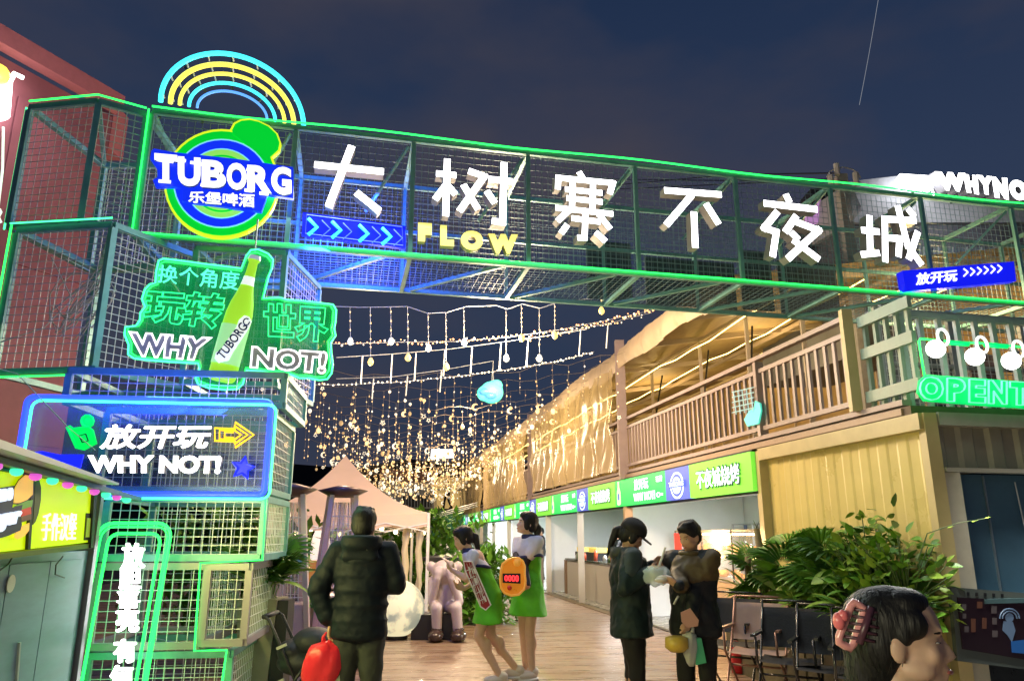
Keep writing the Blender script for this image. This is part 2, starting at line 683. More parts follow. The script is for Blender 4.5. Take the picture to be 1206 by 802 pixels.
# ================================================================== STALL ROW
stall = thing('stall_row', 'long row of market stalls with white interiors under the lit green signboards', 'stall', FP.w(12, 0, -1))
M_wallw = mat('stall_wall_panel', (0.78, 0.82, 0.84), 0.45, noise=0.05, scale=2)
M_fl = mat('stall_floor_tile', (0.45, 0.46, 0.42), 0.25, noise=0.1, scale=3)
L_ = 35.5
m = MB()
m.bar(FP.w(2.9, 0.0, -1.25), FP.w(L_, 0.0, -1.25), 2.4, 0.03)
m.build('floor', M_fl, stall)
m = MB()
m.bar(FP.w(2.9, 2.24, -1.25), FP.w(L_, 2.24, -1.25), 2.4, 0.03)
m.build('ceiling', M_wallw, stall)
for k in range(24):
    s = 2.92 + k * 1.36
    m = MB()
    m.bar(FP.w(s, 1.12, -2.44), FP.w(s + 1.35, 1.12, -2.44), 0.04, 2.2)
    m.build('wall_panel', M_wallw, stall)
for s in (2.95, 8.15, 14.6, 20.2, 26, 31, L_):
    m = MB()
    m.bar(FP.w(s, 1.12, -0.05), FP.w(s, 1.12, -2.4), 0.05, 2.2)
    m.build('partition', M_wallw, stall)
M_post = mat('white_post', (0.70, 0.68, 0.60), 0.4)
for s in (11.24, 14.5, 17.6, 20.6, 24, 27.5, 31):
    m = MB()
    m.bar(FP.w(s, 0.0, 0.0), FP.w(s, 1.96, 0.0), 0.14, 0.09)
    m.build('post', M_post, stall)
m = MB()
m.bar(FP.w(7.9, 0.0, 0.0), FP.w(7.9, 1.96, 0.0), 0.14, 0.22)
m.build('post', mat('peach_post', (0.60, 0.38, 0.22), 0.5), stall)
m = MB()
m.bar(FP.w(7.0, -0.01, 0.10), FP.w(36, -0.01, 0.10), 0.16, 0.05)
m.build('threshold', mat('bronze_edge', (0.25, 0.19, 0.10), 0.35, 0.5), stall)
m = MB()
m.bar(FP.w(2.9, 1.95, 0.0), FP.w(36, 1.95, 0.0), 0.10, 0.03)
m.bar(FP.w(2.9, 2.455, 0.02), FP.w(36, 2.455, 0.02), 0.14, 0.02)
m.build('sign_rail', M_dark, stall)
# far end: white awning edge and green tarpaulin
tarp = thing('green_tarpaulin', 'dark green tarpaulin hanging at the far end of the stall row', 'tarpaulin', P(527, 640, 34))
m = MB()
pts = []
N = 14
for j in range(4):
    for i in range(N):
        u = 508 + 38 * i / (N - 1)
        v = 604 - 6 * i / (N - 1) + j * 11
        pts.append(P(u, v, 34 + 0.15 * math.sin(i * 1.7 + j)))
m.add(pts, [(j * N + i, j * N + i + 1, (j + 1) * N + i + 1, (j + 1) * N + i) for j in range(3) for i in range(N - 1)])
m.build('sheet', mat('tarp_green', (0.02, 0.16, 0.09), 0.5, noise=0.2), tarp, smooth=True)
m = MB()
for k in range(3):
    m.tube([P(506, 611 - k * 1.8, 33.2 - k), P(562, 596 - k * 2.2, 30)], 0.02)
m.build('edge_pole', mat('pole_white', (0.7, 0.72, 0.7), 0.4), tarp)

# signboards: modules of text board, logo board and slogan board
G1 = glow('sign_lime', (0.20, 0.80, 0.06), 0.75)
G2 = glow('sign_green', (0.01, 0.80, 0.13), 0.75)
G3 = glow('sign_blue', (0.08, 0.13, 0.60), 0.75)
M_txt = glow('sign_text_white', (0.8, 1.0, 0.95), 1.15)
M_out = mat('sign_text_edge', (0.03, 0.10, 0.10), 0.5)
ords = ['nearest', 'second nearest', 'third nearest', 'fourth nearest', 'fifth nearest', 'sixth nearest']


def sq(pl, s0, s1, z0, z1):
    return (s0, s1, z0, z1)


def fptext(mb, body, s_far, s_near, z0, z1, d0, d1, bold=0, outline=None, shear=0.0, mf=0, ms=1):
    cjk = any(ord(ch) > 0x3000 for ch in body) and bold > 0
    vs, fs, nz = text_mesh(body, 0.0 if cjk else bold, 0.05, outline, shear)
    if cjk:
        vs, fs, nz = fatten(vs, fs, nz, bold * .5)
    x0 = min(p.x for p in vs); x1 = max(p.x for p in vs)
    y0 = min(p.y for p in vs); y1 = max(p.y for p in vs)
    zz = max(abs(p.z) for p in vs) or 1
    k = len(mb.v)
    for p in vs:
        a = (p.x - x0) / (x1 - x0); b = (p.y - y0) / (y1 - y0)
        mb.v.append(FP.w(s_far + (s_near - s_far) * a, z0 + (z1 - z0) * b, d0 + (d1 - d0) * (p.z / zz + 1) / 2))
    for f, n_ in zip(fs, nz):
        mb.f.append(tuple(i + k for i in f)); mb.m.append(mf if (n_ > .5 or outline) else ms)


def bottle2d(h, w):
    prof = [(0.0, 0.5), (0.04, 0.95), (0.08, 1.0), (0.5, 1.0), (0.60, 0.85), (0.70, 0.5), (0.78, 0.36), (0.94, 0.30), (0.95, 0.38), (1.0, 0.38)]
    return [(-w / 2 * b, h * a) for a, b in prof] + [(w / 2 * b, h * a) for a, b in reversed(prof)]


for i in range(6):
    s0 = 2.92 + i * 5.4
    full = True
    tb = thing('lit_signboard', 'lime lit signboard with five white characters, %s of its kind' % ords[i], 'signboard', FP.w(s0 + 1, 1.97, 0.1), 0, 'lime signboards above the stalls')
    m = MB(); m.prism([FP.w(s0, 1.97, .1), FP.w(s0 + 1.88, 1.97, .1), FP.w(s0 + 1.88, 2.44, .1), FP.w(s0, 2.44, .1)], -FP.n * .09)
    m.build('panel', G1, tb)
    m = MB(); fptext(m, '不夜城烧烤', s0 + 1.62, s0 + 0.28, 2.06, 2.35, 0.104, 0.116, 0.05, ms=0)
    m.build('lettering_edge', M_out, tb)
    m = MB(); fptext(m, '不夜城烧烤', s0 + 1.60, s0 + 0.30, 2.08, 2.33, 0.112, 0.124, 0.02, ms=0)
    m.build('lettering', M_txt, tb)
    lb = thing('logo_signboard', 'blue lit square with an oval beer badge, %s of its kind' % ords[i], 'signboard', FP.w(s0 + 2.4, 1.97, 0.1), 0, 'blue badge signboards above the stalls')
    a, b = s0 + 1.89, s0 + 2.82
    m = MB(); m.prism([FP.w(a, 1.97, .1), FP.w(b, 1.97, .1), FP.w(b, 2.44, .1), FP.w(a, 2.44, .1)], -FP.n * .09)
    m.build('panel', G3, lb)
    cc = (a + b) / 2
    m = MB()
    for rx, rz, dd, mi in ((0.26, 0.20, 0.104, 0), (0.22, 0.17, 0.107, 1), (0.17, 0.125, 0.110, 0)):
        m.prism([FP.w(cc + rx * math.cos(t * PI / 12), 2.18 + rz * math.sin(t * PI / 12), dd) for t in range(24)], -FP.n * .003, mi=mi)
    m.prism([FP.w(cc - .32, 2.15, .116), FP.w(cc + .32, 2.15, .116), FP.w(cc + .32, 2.25, .116), FP.w(cc - .32, 2.25, .116)], -FP.n * .004, mi=1)
    m.build('badge', [M_txt, G3], lb)
    m = MB(); fptext(m, 'TUBORG', cc + .28, cc - .28, 2.165, 2.235, 0.117, 0.12, 0.03, ms=0)
    m.build('badge_lettering', M_txt, lb)
    gb = thing('slogan_signboard', 'bright green lit slogan board with a bottle picture, %s of its kind' % ords[i], 'signboard', FP.w(s0 + 4, 1.97, 0.1), 0, 'green slogan signboards above the stalls')
    a, b = s0 + 2.83, s0 + 5.38
    m = MB(); m.prism([FP.w(a, 1.97, .1), FP.w(b, 1.97, .1), FP.w(b, 2.44, .1), FP.w(a, 2.44, .1)], -FP.n * .09)
    m.build('panel', G2, gb)
    m = MB()
    fptext(m, '放开玩', a + 1.45, a + .75, 2.21, 2.40, 0.104, 0.112, 0.05, ms=0)
    fptext(m, 'WHY NOT!', a + 1.5, a + .45, 2.02, 2.16, 0.104, 0.112, 0.03, ms=0)
    fptext(m, '玩转', a + .38, a + .1, 2.28, 2.38, 0.104, 0.112, 0.02, ms=0)
    fptext(m, 'O=', a + .38, a + .1, 2.04, 2.12, 0.104, 0.112, 0.02, ms=0)
    m.build('lettering', M_txt, gb)
    m = MB()
    m.prism([FP.w(b - .22 + x, 1.99 + z, .112) for x, z in bottle2d(.43, .2)], -FP.n * .008)
    m.build('bottle_picture', glow('pic_bottle', (0.75, 1.0, 0.55), .9), gb)
    m = MB()
    m.prism([FP.w(b - .27, 2.08, .115), FP.w(b - .17, 2.08, .115), FP.w(b - .17, 2.2, .115), FP.w(b - .27, 2.2, .115)], -FP.n * .004)
    m.build('bottle_label', G3, gb)

# display case with warm food
cs = thing('display_case', 'warm lit glass food display case at the near end of the stall row', 'display case', FP.w(4.4, 0, -0.5))
m = MB()
m.bar(FP.w(3.05, 0.42, -0.45), FP.w(6.0, 0.42, -0.45), 0.7, 0.8)
m.build('cabinet', mat('peach_cabinet', (0.62, 0.44, 0.28), 0.4, noise=0.1), cs)
M_gl = mat('clear_glass', (0.95, 0.95, 0.95), 0.03, alpha=0.12)
m = MB()
m.bar(FP.w(3.05, 1.17, -0.12), FP.w(6.0, 1.17, -0.12), 0.01, 0.66)
m.build('front_glass', M_gl, cs)
m = MB()
for z in (0.84, 1.2, 1.51):
    m.bar(FP.w(3.05, z, -0.45), FP.w(6.0, z, -0.45), 0.66, 0.025)
m.build('shelf', mat('case_steel', (0.55, 0.5, 0.42), 0.3, 0.5), cs)
m = MB()
for s in (3.06, 4.05, 5.0, 5.98):
    m.bar(FP.w(s, 0.84, -0.12), FP.w(s, 1.52, -0.12), 0.02)
m.build('upright', M_dark, cs)
m = MB()
m.bar(FP.w(5.72, 1.17, -0.10), FP.w(5.98, 1.17, -0.10), 0.01, 0.62)
m.build('red_panel', glow('red_panel', (0.9, 0.06, 0.04), 0.8), cs)
for z in (0.88, 1.24):
    m = MB()
    for k in range(24):
        s = 3.2 + k * 0.11
        m.ball(FP.w(s, z + random.uniform(0, .05), -0.42 + random.uniform(-.2, .2)), (0.08, 0.07, 0.05), 7, 5)
    o = m.build('food_heap', mat('golden_food', (0.70, 0.36, 0.10), 0.5, noise=0.4, scale=20), cs, smooth=True)
    o['kind'] = 'stuff'
m = MB()
m.tube([FP.w(3.2, 1.46, -0.3), FP.w(5.8, 1.46, -0.3)], 0.015)
m.tube([FP.w(3.2, 1.15, -0.3), FP.w(5.8, 1.15, -0.3)], 0.015)
m.build('warm_tube', glow('case_tube', (1.0, 0.62, 0.22), 16), cs)
# back shelves and a cook
sh = thing('shelf_unit', 'steel shelf unit with boxes behind the couple, inside the near stall', 'shelf', FP.w(6.8, 0, -2.1), ROW + PI / 2)
m = MB()
for s in (6.2, 6.95, 7.7):
    for d in (-1.95, -2.35):
        m.bar(FP.w(s, 0.0, d), FP.w(s, 1.65, d), 0.03)
for z in (0.4, 0.85, 1.25, 1.64):
    m.bar(FP.w(6.2, z, -2.15), FP.w(7.7, z, -2.15), 0.42, 0.02)
m.build('rack', mat('rack_steel', (0.35, 0.37, 0.36), 0.35, 0.7), sh)
for z in (0.41, 0.86, 1.26):
    for k in range(5):
        m = MB()
        hh = random.uniform(.15, .28)
        m.box(FP.w(6.35 + k * 0.29, z + hh / 2 + .003, -2.1), (random.uniform(.12, .22), 0.2, hh), Matrix.Rotation(FP.ang, 3, 'Z'))
        m.build('storage_box', mat('box_%d' % (k % 3), [(0.35, 0.28, 0.12), (0.12, 0.2, 0.12), (0.45, 0.42, 0.35)][k % 3], 0.6), sh)
# second stall counter and machines
ct = thing('service_counter', 'pale grey service counter with a dark top inside the second stall', 'counter', FP.w(11.5, 0, -0.5), 0)
m = MB(); m.bar(FP.w(8.6, 0.43, -0.62), FP.w(13.8, 0.43, -0.62), 0.6, 0.82); m.build('front', mat('counter_pale', (0.5, 0.48, 0.42), 0.4), ct)
m = MB(); m.bar(FP.w(8.5, 0.86, -0.62), FP.w(13.85, 0.86, -0.62), 0.68, 0.04); m.build('top', mat('counter_top_dark', (0.05, 0.06, 0.05), 0.2), ct)
m = MB(); m.bar(FP.w(13.86, 0.42, -0.62), FP.w(14.0, 0.42, -0.62), 0.66, 0.84); m.build('end_board', mat('end_board_brown', (0.28, 0.19, 0.12), 0.5), ct)
for i, s in enumerate((9.1, 10.3, 11.9, 13.0)):
    g = thing('countertop_grill', 'black and yellow countertop grill, %s on the pale counter' % ['nearest', 'second', 'third', 'farthest'][i], 'grill', FP.w(s, 0.88, -0.62), FP.ang)
    m = MB(); m.bar(FP.w(s - .35, 0.97, -.62), FP.w(s + .35, 0.97, -.62), 0.4, 0.17); m.build('body', M_black, g)
    m = MB(); m.bar(FP.w(s - .3, 1.11, -.62), FP.w(s + .3, 1.11, -.62), 0.34, 0.10); m.build('tray', glow('tray_yellow', (0.8, 0.6, 0.12), 0.5, body=(0.6, 0.45, 0.1)), g)
for i, s in enumerate((9.6, 12.5)):
    b_ = thing('steel_fridge', 'tall dark steel fridge by the back wall, %s in the second stall' % ['nearer', 'farther'][i], 'fridge', FP.w(s, 0, -2.15), 0)
    m = MB(); m.bar(FP.w(s - .3, 0.85, -2.12), FP.w(s + .3, 0.85, -2.12), 0.5, 1.65); m.build('cabinet', mat('fridge_grey', (0.2, 0.23, 0.24), 0.3, 0.6), b_)
    m = MB(); m.bar(FP.w(s - .27, 0.9, -1.86), FP.w(s + .27, 0.9, -1.86), 0.02, 1.45); m.build('door', mat('fridge_door', (0.32, 0.37, 0.38), 0.25, 0.6), b_)
ex = thing('red_extinguisher', 'small red fire extinguisher hanging on the second stall wall', 'extinguisher', FP.w(11.2, 1.3, -2.38), 0)
m = MB(); m.tube([FP.w(11.2, 1.0, -2.3), FP.w(11.2, 1.42, -2.3), FP.w(11.2, 1.5, -2.3)], [0.07, 0.07, 0.03], 10); m.build('bottle', mat('ext_red', (0.6, 0.02, 0.03), 0.35), ex, smooth=True)
m = MB(); m.bar(FP.w(11.2, 1.52, -2.3), FP.w(11.1, 1.56, -2.3), 0.03); m.build('handle', M_black, ex)
ps = thing('standing_screen', 'upright lit poster screen beside the brown counter end', 'screen', FP.w(14.9, 0, 0.0), 0)
m = MB(); m.bar(FP.w(14.7, 0.55, 0.14), FP.w(15.9, 0.55, 0.14), 0.08, 1.05); m.build('frame', mat('screen_frame', (0.3, 0.27, 0.22), 0.4), ps)
m = MB(); m.bar(FP.w(14.85, 0.56, 0.185), FP.w(15.75, 0.56, 0.185), 0.01, 0.9); m.build('screen', glow('poster_blue', (0.35, 0.45, 0.75), 0.8), ps)
m = MB()
m.prism([FP.w(15.1 + x, .2 + z, .195) for x, z in ((0, 0), (.35, 0), (.4, .4), (.3, .6), (.1, .62), (-.05, .4))], -FP.n * .004)
m.build('picture_shape', glow('poster_pale', (0.9, 0.85, 0.7), 0.9), ps)
rc = random.Random(5)
for i in range(16):
    s = 3.6 + i * 1.15
    g = thing('wall_menu', 'small %s menu card%s pinned on the %s' % (('gold', 'red', 'dark green', 'cream', 'navy')[i % 5], '' if i < 5 else (' (middle)' if i < 10 else (' (far)' if i < 15 else ' (farthest)')), 'back wall behind the warm display case' if s < 8 else ('back wall behind the pale service counter' if s < 14.5 else 'back wall of the farther stalls')), 'menu card', FP.w(s, 1.4, -2.4), 0, '%s menu cards' % ('gold', 'red', 'dark green', 'cream', 'navy')[i % 5])
    zc = rc.uniform(1.35, 1.65); w2 = rc.uniform(.12, .3); h2 = rc.uniform(.12, .22)
    m = MB(); m.prism([FP.w(s - w2, zc - h2, -2.38), FP.w(s + w2, zc - h2, -2.38), FP.w(s + w2, zc + h2, -2.38), FP.w(s - w2, zc + h2, -2.38)], -FP.n * .02); m.build('card', mat('card_%d' % (i % 5), [(.6, .5, .2), (.5, .1, .08), (.1, .3, .15), (.6, .58, .5), (.15, .2, .4)][i % 5], .5, noise=.5, scale=16), g)
for i in range(16):
    s = 8.8 + (i // 4) * 1.25 + (i % 4) * .2 + rc.uniform(0, .3)
    zt0 = .885 if i < 16 else 1.525
    h2 = rc.uniform(.10, .24)
    p_ = FP.w(s, zt0, -.42 - rc.uniform(0, .05) if i < 16 else -.45)
    m = MB(); m.tube([p_, p_ + Vector((0, 0, h2 * .7)), p_ + Vector((0, 0, h2))], [.045, .045, .02], 8)
    tag(m.build('sauce_jar', mat('jar_%d' % (i % 4), [(.5, .08, .03), (.55, .4, .08), (.1, .2, .08), (.5, .5, .5)][i % 4], .25), None, smooth=True), 'small %s jar on the pale service counter, %s of the four %s ones' % (('red', 'yellow', 'green', 'grey')[i % 4], ('nearest', 'second nearest', 'third nearest', 'farthest')[i // 4], ('red', 'yellow', 'green', 'grey')[i % 4]), 'jar', '%s jars on the service counter' % ('red', 'yellow', 'green', 'grey')[i % 4])
# ceiling lights of the stalls
for i, s in enumerate((5.4, 11.3, 17.5, 23, 28.5, 33)):
    t_ = thing('ceiling_light', 'flat white ceiling light inside the stalls, %s one' % ords[i], 'ceiling light', FP.w(s, 2.2, -1.2), 0, 'ceiling lights inside the stalls')
    m = MB(); m.bar(FP.w(s - .6, 2.205, -1.2), FP.w(s + .6, 2.205, -1.2), 0.3, 0.02); m.build('diffuser', glow('stall_diffuser', (0.92, 0.97, 1.0), 14 if i else 9), t_)
    m = MB(); m.bar(FP.w(s - .62, 2.215, -1.2), FP.w(s + .62, 2.215, -1.2), 0.34, 0.012); m.build('housing', M_white, t_)

# ================================================================== TERRACE ABOVE THE STALLS
M_rail = mat('rose_taupe_paint', (0.38, 0.29, 0.27), 0.45, noise=0.12, scale=5)
rail = thing('terrace_railing', 'long taupe baluster railing along the upper terrace above the stalls', 'railing', FP.w(10, 2.55, 0))
SR = 33
m = MB(); m.bar(FP.w(0.9, 3.40, 0), FP.w(SR, 3.40, 0), 0.05, 0.05); m.build('rail', M_rail, rail)
m = MB(); m.bar(FP.w(0.9, 3.57, -0.01), FP.w(SR, 3.57, -0.01), 0.08, 0.05); m.build('handrail', M_rail, rail)
m = MB(); m.bar(FP.w(0.9, 2.70, 0), FP.w(SR, 2.70, 0), 0.05, 0.05); m.build('rail', M_rail, rail)
bal = MB(); bal.bar(FP.w(1.0, 2.725, 0), FP.w(1.0, 3.375, 0), 0.03, 0.045, side=FP.t)
b0 = bal.build('baluster', M_rail, rail)
for k in range(1, 150):
    s = 1.0 + k * 0.162
    if min(abs(s - p) for p in (2.75, 7.84, 16.5, 26)) < 0.09:
        continue
    share(b0, tuple(FP.t * (k * 0.162)), (0, 0, 0), 1, rail)
for s in (2.75, 12.2, 21, 26):
    m = MB(); m.bar(FP.w(s, 2.6, 0), FP.w(s, 3.52, 0), 0.10, 0.10); m.build('post', M_rail, rail)
m = MB(); m.bar(FP.w(0.2, 2.50, 0.02), FP.w(36, 2.50, 0.02), 0.1, 0.06); m.build('fascia', mat('taupe_fascia', (0.40, 0.27, 0.18), 0.45, noise=0.1), rail)
m = MB(); m.bar(FP.w(0.2, 2.585, 0.0), FP.w(36, 2.585, 0.0), 0.1, 0.05); m.build('fascia', M_rail, rail)
for s, w_, zt, lab in ((0.82, 0.10, 3.62, 'thick tan square post at the near end of the terrace railing'), (7.84, 0.17, 5.1, 'tall taupe mast rising through the terrace railing'), (16.5, 0.17, 5.0, 'second tall mast farther along the terrace'), (26, 0.15, 5.0, 'farthest tall mast by the plastic curtain')):
    m = MB(); m.bar(FP.w(s, 2.6 if s < 1 else 2.45, 0.07), FP.w(s, zt, 0.07), w_, w_ * .8)
    tag(m.build('terrace_mast', M_rail if s > 1 else M_tanf, None), lab, 'post')
# short greenish rail at the corner
r2 = thing('corner_railing', 'short greenish baluster railing above the container corner beside the lamp sign', 'railing', FP.w(0.4, 2.6, 0))
M_grn = mat('sage_paint', (0.25, 0.34, 0.27), 0.45, noise=0.12)
for z in (2.72, 3.14, 3.46):
    m = MB(); m.bar(FP.w(0.72, z, 0.0), FP.w(0.0, z, 0.0), 0.045, 0.105); m.build('rail', M_grn, r2)
for k in range(5):
    s = 0.68 - k * 0.15
    m = MB(); m.bar(FP.w(s, 2.6, -.03), FP.w(s, 3.5, -.03), 0.035, 0.05); m.build('baluster', M_grn, r2)
r3 = thing('end_railing', 'pale baluster railing above the container end, behind the green open sign', 'railing', EP.w(1.5, 2.6, -0.3))
M_pale = mat('pale_grey_paint', (0.45, 0.50, 0.50), 0.45, noise=0.1)
for z in (2.75, 3.42):
    m = MB(); m.bar(EP.w(0.0, z, -0.25), EP.w(5, z, -0.25), 0.05, 0.05); m.build('rail', M_pale, r3)
for k in range(20):
    m = MB(); m.bar(EP.w(0.1 + k * .2, 2.55, -0.25), EP.w(0.1 + k * .2, 3.42, -0.25), 0.04, 0.05); m.build('baluster', M_pale, r3)

ms_ = thing('terrace_mesh_screen', 'pale wire mesh screens with white posts on the end terrace behind the floodlights', 'screen', EP.w(2, 2.6, -1.6))
for k in range(5):
    a_, b_ = .95 + k * 1.0, 1.9 + k * 1.0
    m = MB()
    for s in (a_, b_):
        m.bar(EP.w(s, 2.56, -1.6), EP.w(s, 3.95, -1.6), .05)
    for z in (2.62, 3.3, 3.92):
        m.bar(EP.w(a_ + .03, z, -1.6), EP.w(b_ - .03, z, -1.6), .045)
    m.build('screen_frame', M_pale, ms_)
    m = MB(); grid(m, EP, a_ + .03, b_ - .03, 2.64, 3.9, -1.57, .075, .003); m.build('mesh_panel', M_wire, ms_)
for k in range(7):
    m = MB(); m.prism([EP.w(1.0 + k * .62 + x, 2.75 + z, -1.75) for x, z in ((0, 0), (.5, .05), (.46, .75), (.04, .8))], -EP.n * .03)
    m.build('poster_panel', mat('poster_%d' % (k % 3), [(.35, .37, .4), (.12, .16, .2), (.3, .2, .22)][k % 3], .5, noise=.8, scale=14), ms_)
# terrace roof
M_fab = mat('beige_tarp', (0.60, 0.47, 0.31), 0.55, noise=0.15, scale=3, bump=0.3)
roof = thing('terrace_canopy', 'long beige tarpaulin canopy on posts over the upper terrace', 'canopy', FP.w(12, 2.6, -2))
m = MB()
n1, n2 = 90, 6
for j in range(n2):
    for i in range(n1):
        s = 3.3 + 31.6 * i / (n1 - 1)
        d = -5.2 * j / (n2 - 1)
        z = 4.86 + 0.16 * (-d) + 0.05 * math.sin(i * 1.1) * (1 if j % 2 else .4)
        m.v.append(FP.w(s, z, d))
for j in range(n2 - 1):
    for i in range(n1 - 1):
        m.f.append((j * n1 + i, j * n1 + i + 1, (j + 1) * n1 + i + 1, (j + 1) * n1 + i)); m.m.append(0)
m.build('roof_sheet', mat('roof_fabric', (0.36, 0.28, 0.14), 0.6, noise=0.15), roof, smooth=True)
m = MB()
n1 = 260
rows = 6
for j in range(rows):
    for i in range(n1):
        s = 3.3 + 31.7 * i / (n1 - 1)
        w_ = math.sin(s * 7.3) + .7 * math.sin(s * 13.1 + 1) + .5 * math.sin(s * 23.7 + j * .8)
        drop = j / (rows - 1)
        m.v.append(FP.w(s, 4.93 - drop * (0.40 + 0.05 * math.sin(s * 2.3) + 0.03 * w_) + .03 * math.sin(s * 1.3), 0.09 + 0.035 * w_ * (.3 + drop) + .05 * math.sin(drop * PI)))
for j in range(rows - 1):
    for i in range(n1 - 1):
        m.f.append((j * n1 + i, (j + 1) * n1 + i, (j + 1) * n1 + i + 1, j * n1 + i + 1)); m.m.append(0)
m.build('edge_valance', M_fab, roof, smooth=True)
M_wp = mat('pale_terrace_post', (0.50, 0.42, 0.32), 0.45)
for s in (3.6, 5.2, 7.0, 9.5, 12.5, 15.5, 19, 23, 27, 31):
    m = MB(); m.bar(FP.w(s, 2.55, -1.2), FP.w(s, 5.0, -1.2), 0.055); m.build('post', M_wp, roof)
    m = MB(); m.bar(FP.w(s, 4.8, -.1), FP.w(s, 5.58, -5.1), 0.05, 0.09); m.build('rafter', M_wp, roof)
    m = MB(); m.bar(FP.w(s, 3.7, -1.2), FP.w(s + .9, 5.0, -1.8), 0.03); m.build('brace', M_dark, roof)
for d in (-1.2, -2.9, -4.6):
    m = MB(); m.bar(FP.w(3.4, 4.74 + .16 * -d, d), FP.w(34, 4.74 + .16 * -d, d), 0.05, 0.06); m.build('purlin', M_wp, roof)
M_led = glow('warm_led_strip', (1.0, 0.72, 0.20), 11)
for d, s0, s1 in ((-1.1, 3.5, 33), (-2.2, 3.5, 33), (-3.4, 3.5, 33), (-4.5, 3.5, 33)):
    m = MB()
    n = 40
    m.tube([FP.w(s0 + (s1 - s0) * i / n, 4.66 + .16 * -d - .05 * abs(math.sin(i * 1.3)), d + .05 * math.sin(i)) for i in range(n + 1)], 0.007, 5)
    m.build('led_strip', M_led, roof)
m = MB(); m.bar(FP.w(3.3, 4.0, -5.2), FP.w(34, 4.0, -5.2), 0.05, 3.1); m.build('back_sheet', mat('back_fabric', (0.42, 0.29, 0.11), 0.6, noise=0.3, scale=1.5, bump=0.3), roof)
for k in range(14):
    s = 3.6 + k * 2.3
    m = MB()
    for j in range(3):
        m.bar(FP.w(s, 3.0 + j * .55, -5.1), FP.w(s + 1.5, 3.0 + j * .55, -5.1), 0.03, 0.03)
    for j in range(2):
        m.bar(FP.w(s + j * 1.5, 2.6, -5.1), FP.w(s + j * 1.5, 4.6, -5.1), 0.05, 0.05)
    m.build('back_frame', M_wp, roof)
# clear plastic weather curtain on the far part
pc = mat('amber_clear_plastic', (0.90, 0.70, 0.34), 0.20, bump=0.5, bscale=4, alpha=0.45, stretch=(1, 1, .3))
for (sa, sb, za, zb, lab) in ((8.1, 15.9, 2.62, 4.6, 'nearer clear plastic curtain hanging over the terrace railing'), (17.0, 25.6, 2.5, 4.6, 'middle clear plastic curtain hanging over the terrace railing'), (26.4, 34.6, 2.3, 4.7, 'farthest plastic curtain closing the end of the terrace')):
    m = MB()
    n1, rows = int((sb - sa) * 12), 8
    for j in range(rows):
        for i in range(n1):
            s = sa + (sb - sa) * i / (n1 - 1)
            z = zb + (za - zb) * j / (rows - 1)
            m.v.append(FP.w(s, z, 0.17 + 0.05 * math.sin(s * 5 + math.sin(z * 3)) + 0.03 * math.sin(s * 14 + z * 4) + .03 * math.sin(z * 7 + s)))
    for j in range(rows - 1):
        for i in range(n1 - 1):
            m.f.append((j * n1 + i, (j + 1) * n1 + i, (j + 1) * n1 + i + 1, j * n1 + i + 1)); m.m.append(0)
    tag(m.build('plastic_curtain', pc, None, smooth=True), lab, 'curtain')
# small hanging sign on railing (green / cyan bird-like patch)
sg = thing('railing_sign', 'small neon sign of a green and cyan figure hung on the terrace railing', 'neon sign', FP.W(885, 490, .1))
m = MB(); m.prism([FP.W(u, v, .08) for u, v in ((876, 494), (882, 484), (888, 480), (889, 472), (895, 475), (896, 484), (893, 499), (880, 502))], -FP.n * .02)
m.build('figure', glow('fig_cyan', (0.08, 0.75, 0.6), .7), sg)
m = MB()
for k in range(5):
    u = 864 + k * 5
    m.tube([FP.W(u, 462 - k, .08), FP.W(u + 3, 488 - k, .08)], 0.008, 4)
    m.tube([FP.W(862, 462 + k * 6, .09), FP.W(888, 456 + k * 6, .09)], 0.007, 4)
m.build('line_grid', glow('fig_lines', (0.4, 0.6, 0.6), .5, False), sg)
# ================================================================== THE GATE
M_gw = mat('teal_wire', (0.15, 0.28, 0.32), 0.45, 0.2)
gate = thing('entrance_gate', 'long teal steel truss gate with wire mesh and green neon edges spanning the lane', 'gate', GP.w(0, 4.14, 0))
Z0, Z1, DP, GL = 4.14, 5.42, 1.1, 12.4
PS = [0.0, GP.px(345, 200)[0], GP.px(485, 230)[0], GP.px(622, 250)[0], GP.px(750, 260)[0], GP.px(870, 270)[0], GP.px(984, 280)[0], GP.px(1092, 290)[0], GP.px(1200, 300)[0], 10.9, 12.4]
for d in (0, -DP):
    for z in (Z0, Z1):
        m = MB(); m.bar(GP.w(0, z, d), GP.w(GL, z, d), 0.045); m.build('chord', M_teal, gate)
for i, s in enumerate(PS):
    for d in (0, -DP):
        m = MB(); m.bar(GP.w(s, Z0 + .03, d), GP.w(s, Z1 - .03, d), 0.042 if d == 0 else .038, side=GP.n); m.build('post', M_teal, gate)
    for z in (Z0, Z1):
        m = MB(); m.bar(GP.w(s, z, -.03), GP.w(s, z, -DP + .03), 0.045); m.build('cross_bar', M_teal, gate)
    if i:
        m = MB(); m.bar(GP.w(PS[i - 1] + .1, Z0, -DP + .05), GP.w(s - .25, Z0, -.05), 0.04); m.build('brace', M_teal, gate)
        m = MB(); m.bar(GP.w(s - .05, Z1 - .06, -.02), GP.w(s - .45, Z1 - .62, -.5), 0.025); m.build('brace', M_teal, gate)
        m = MB(); m.bar(GP.w(PS[i - 1], 4.85, -DP), GP.w(s, 4.85, -DP), 0.04); m.build('mid_bar', M_teal, gate)
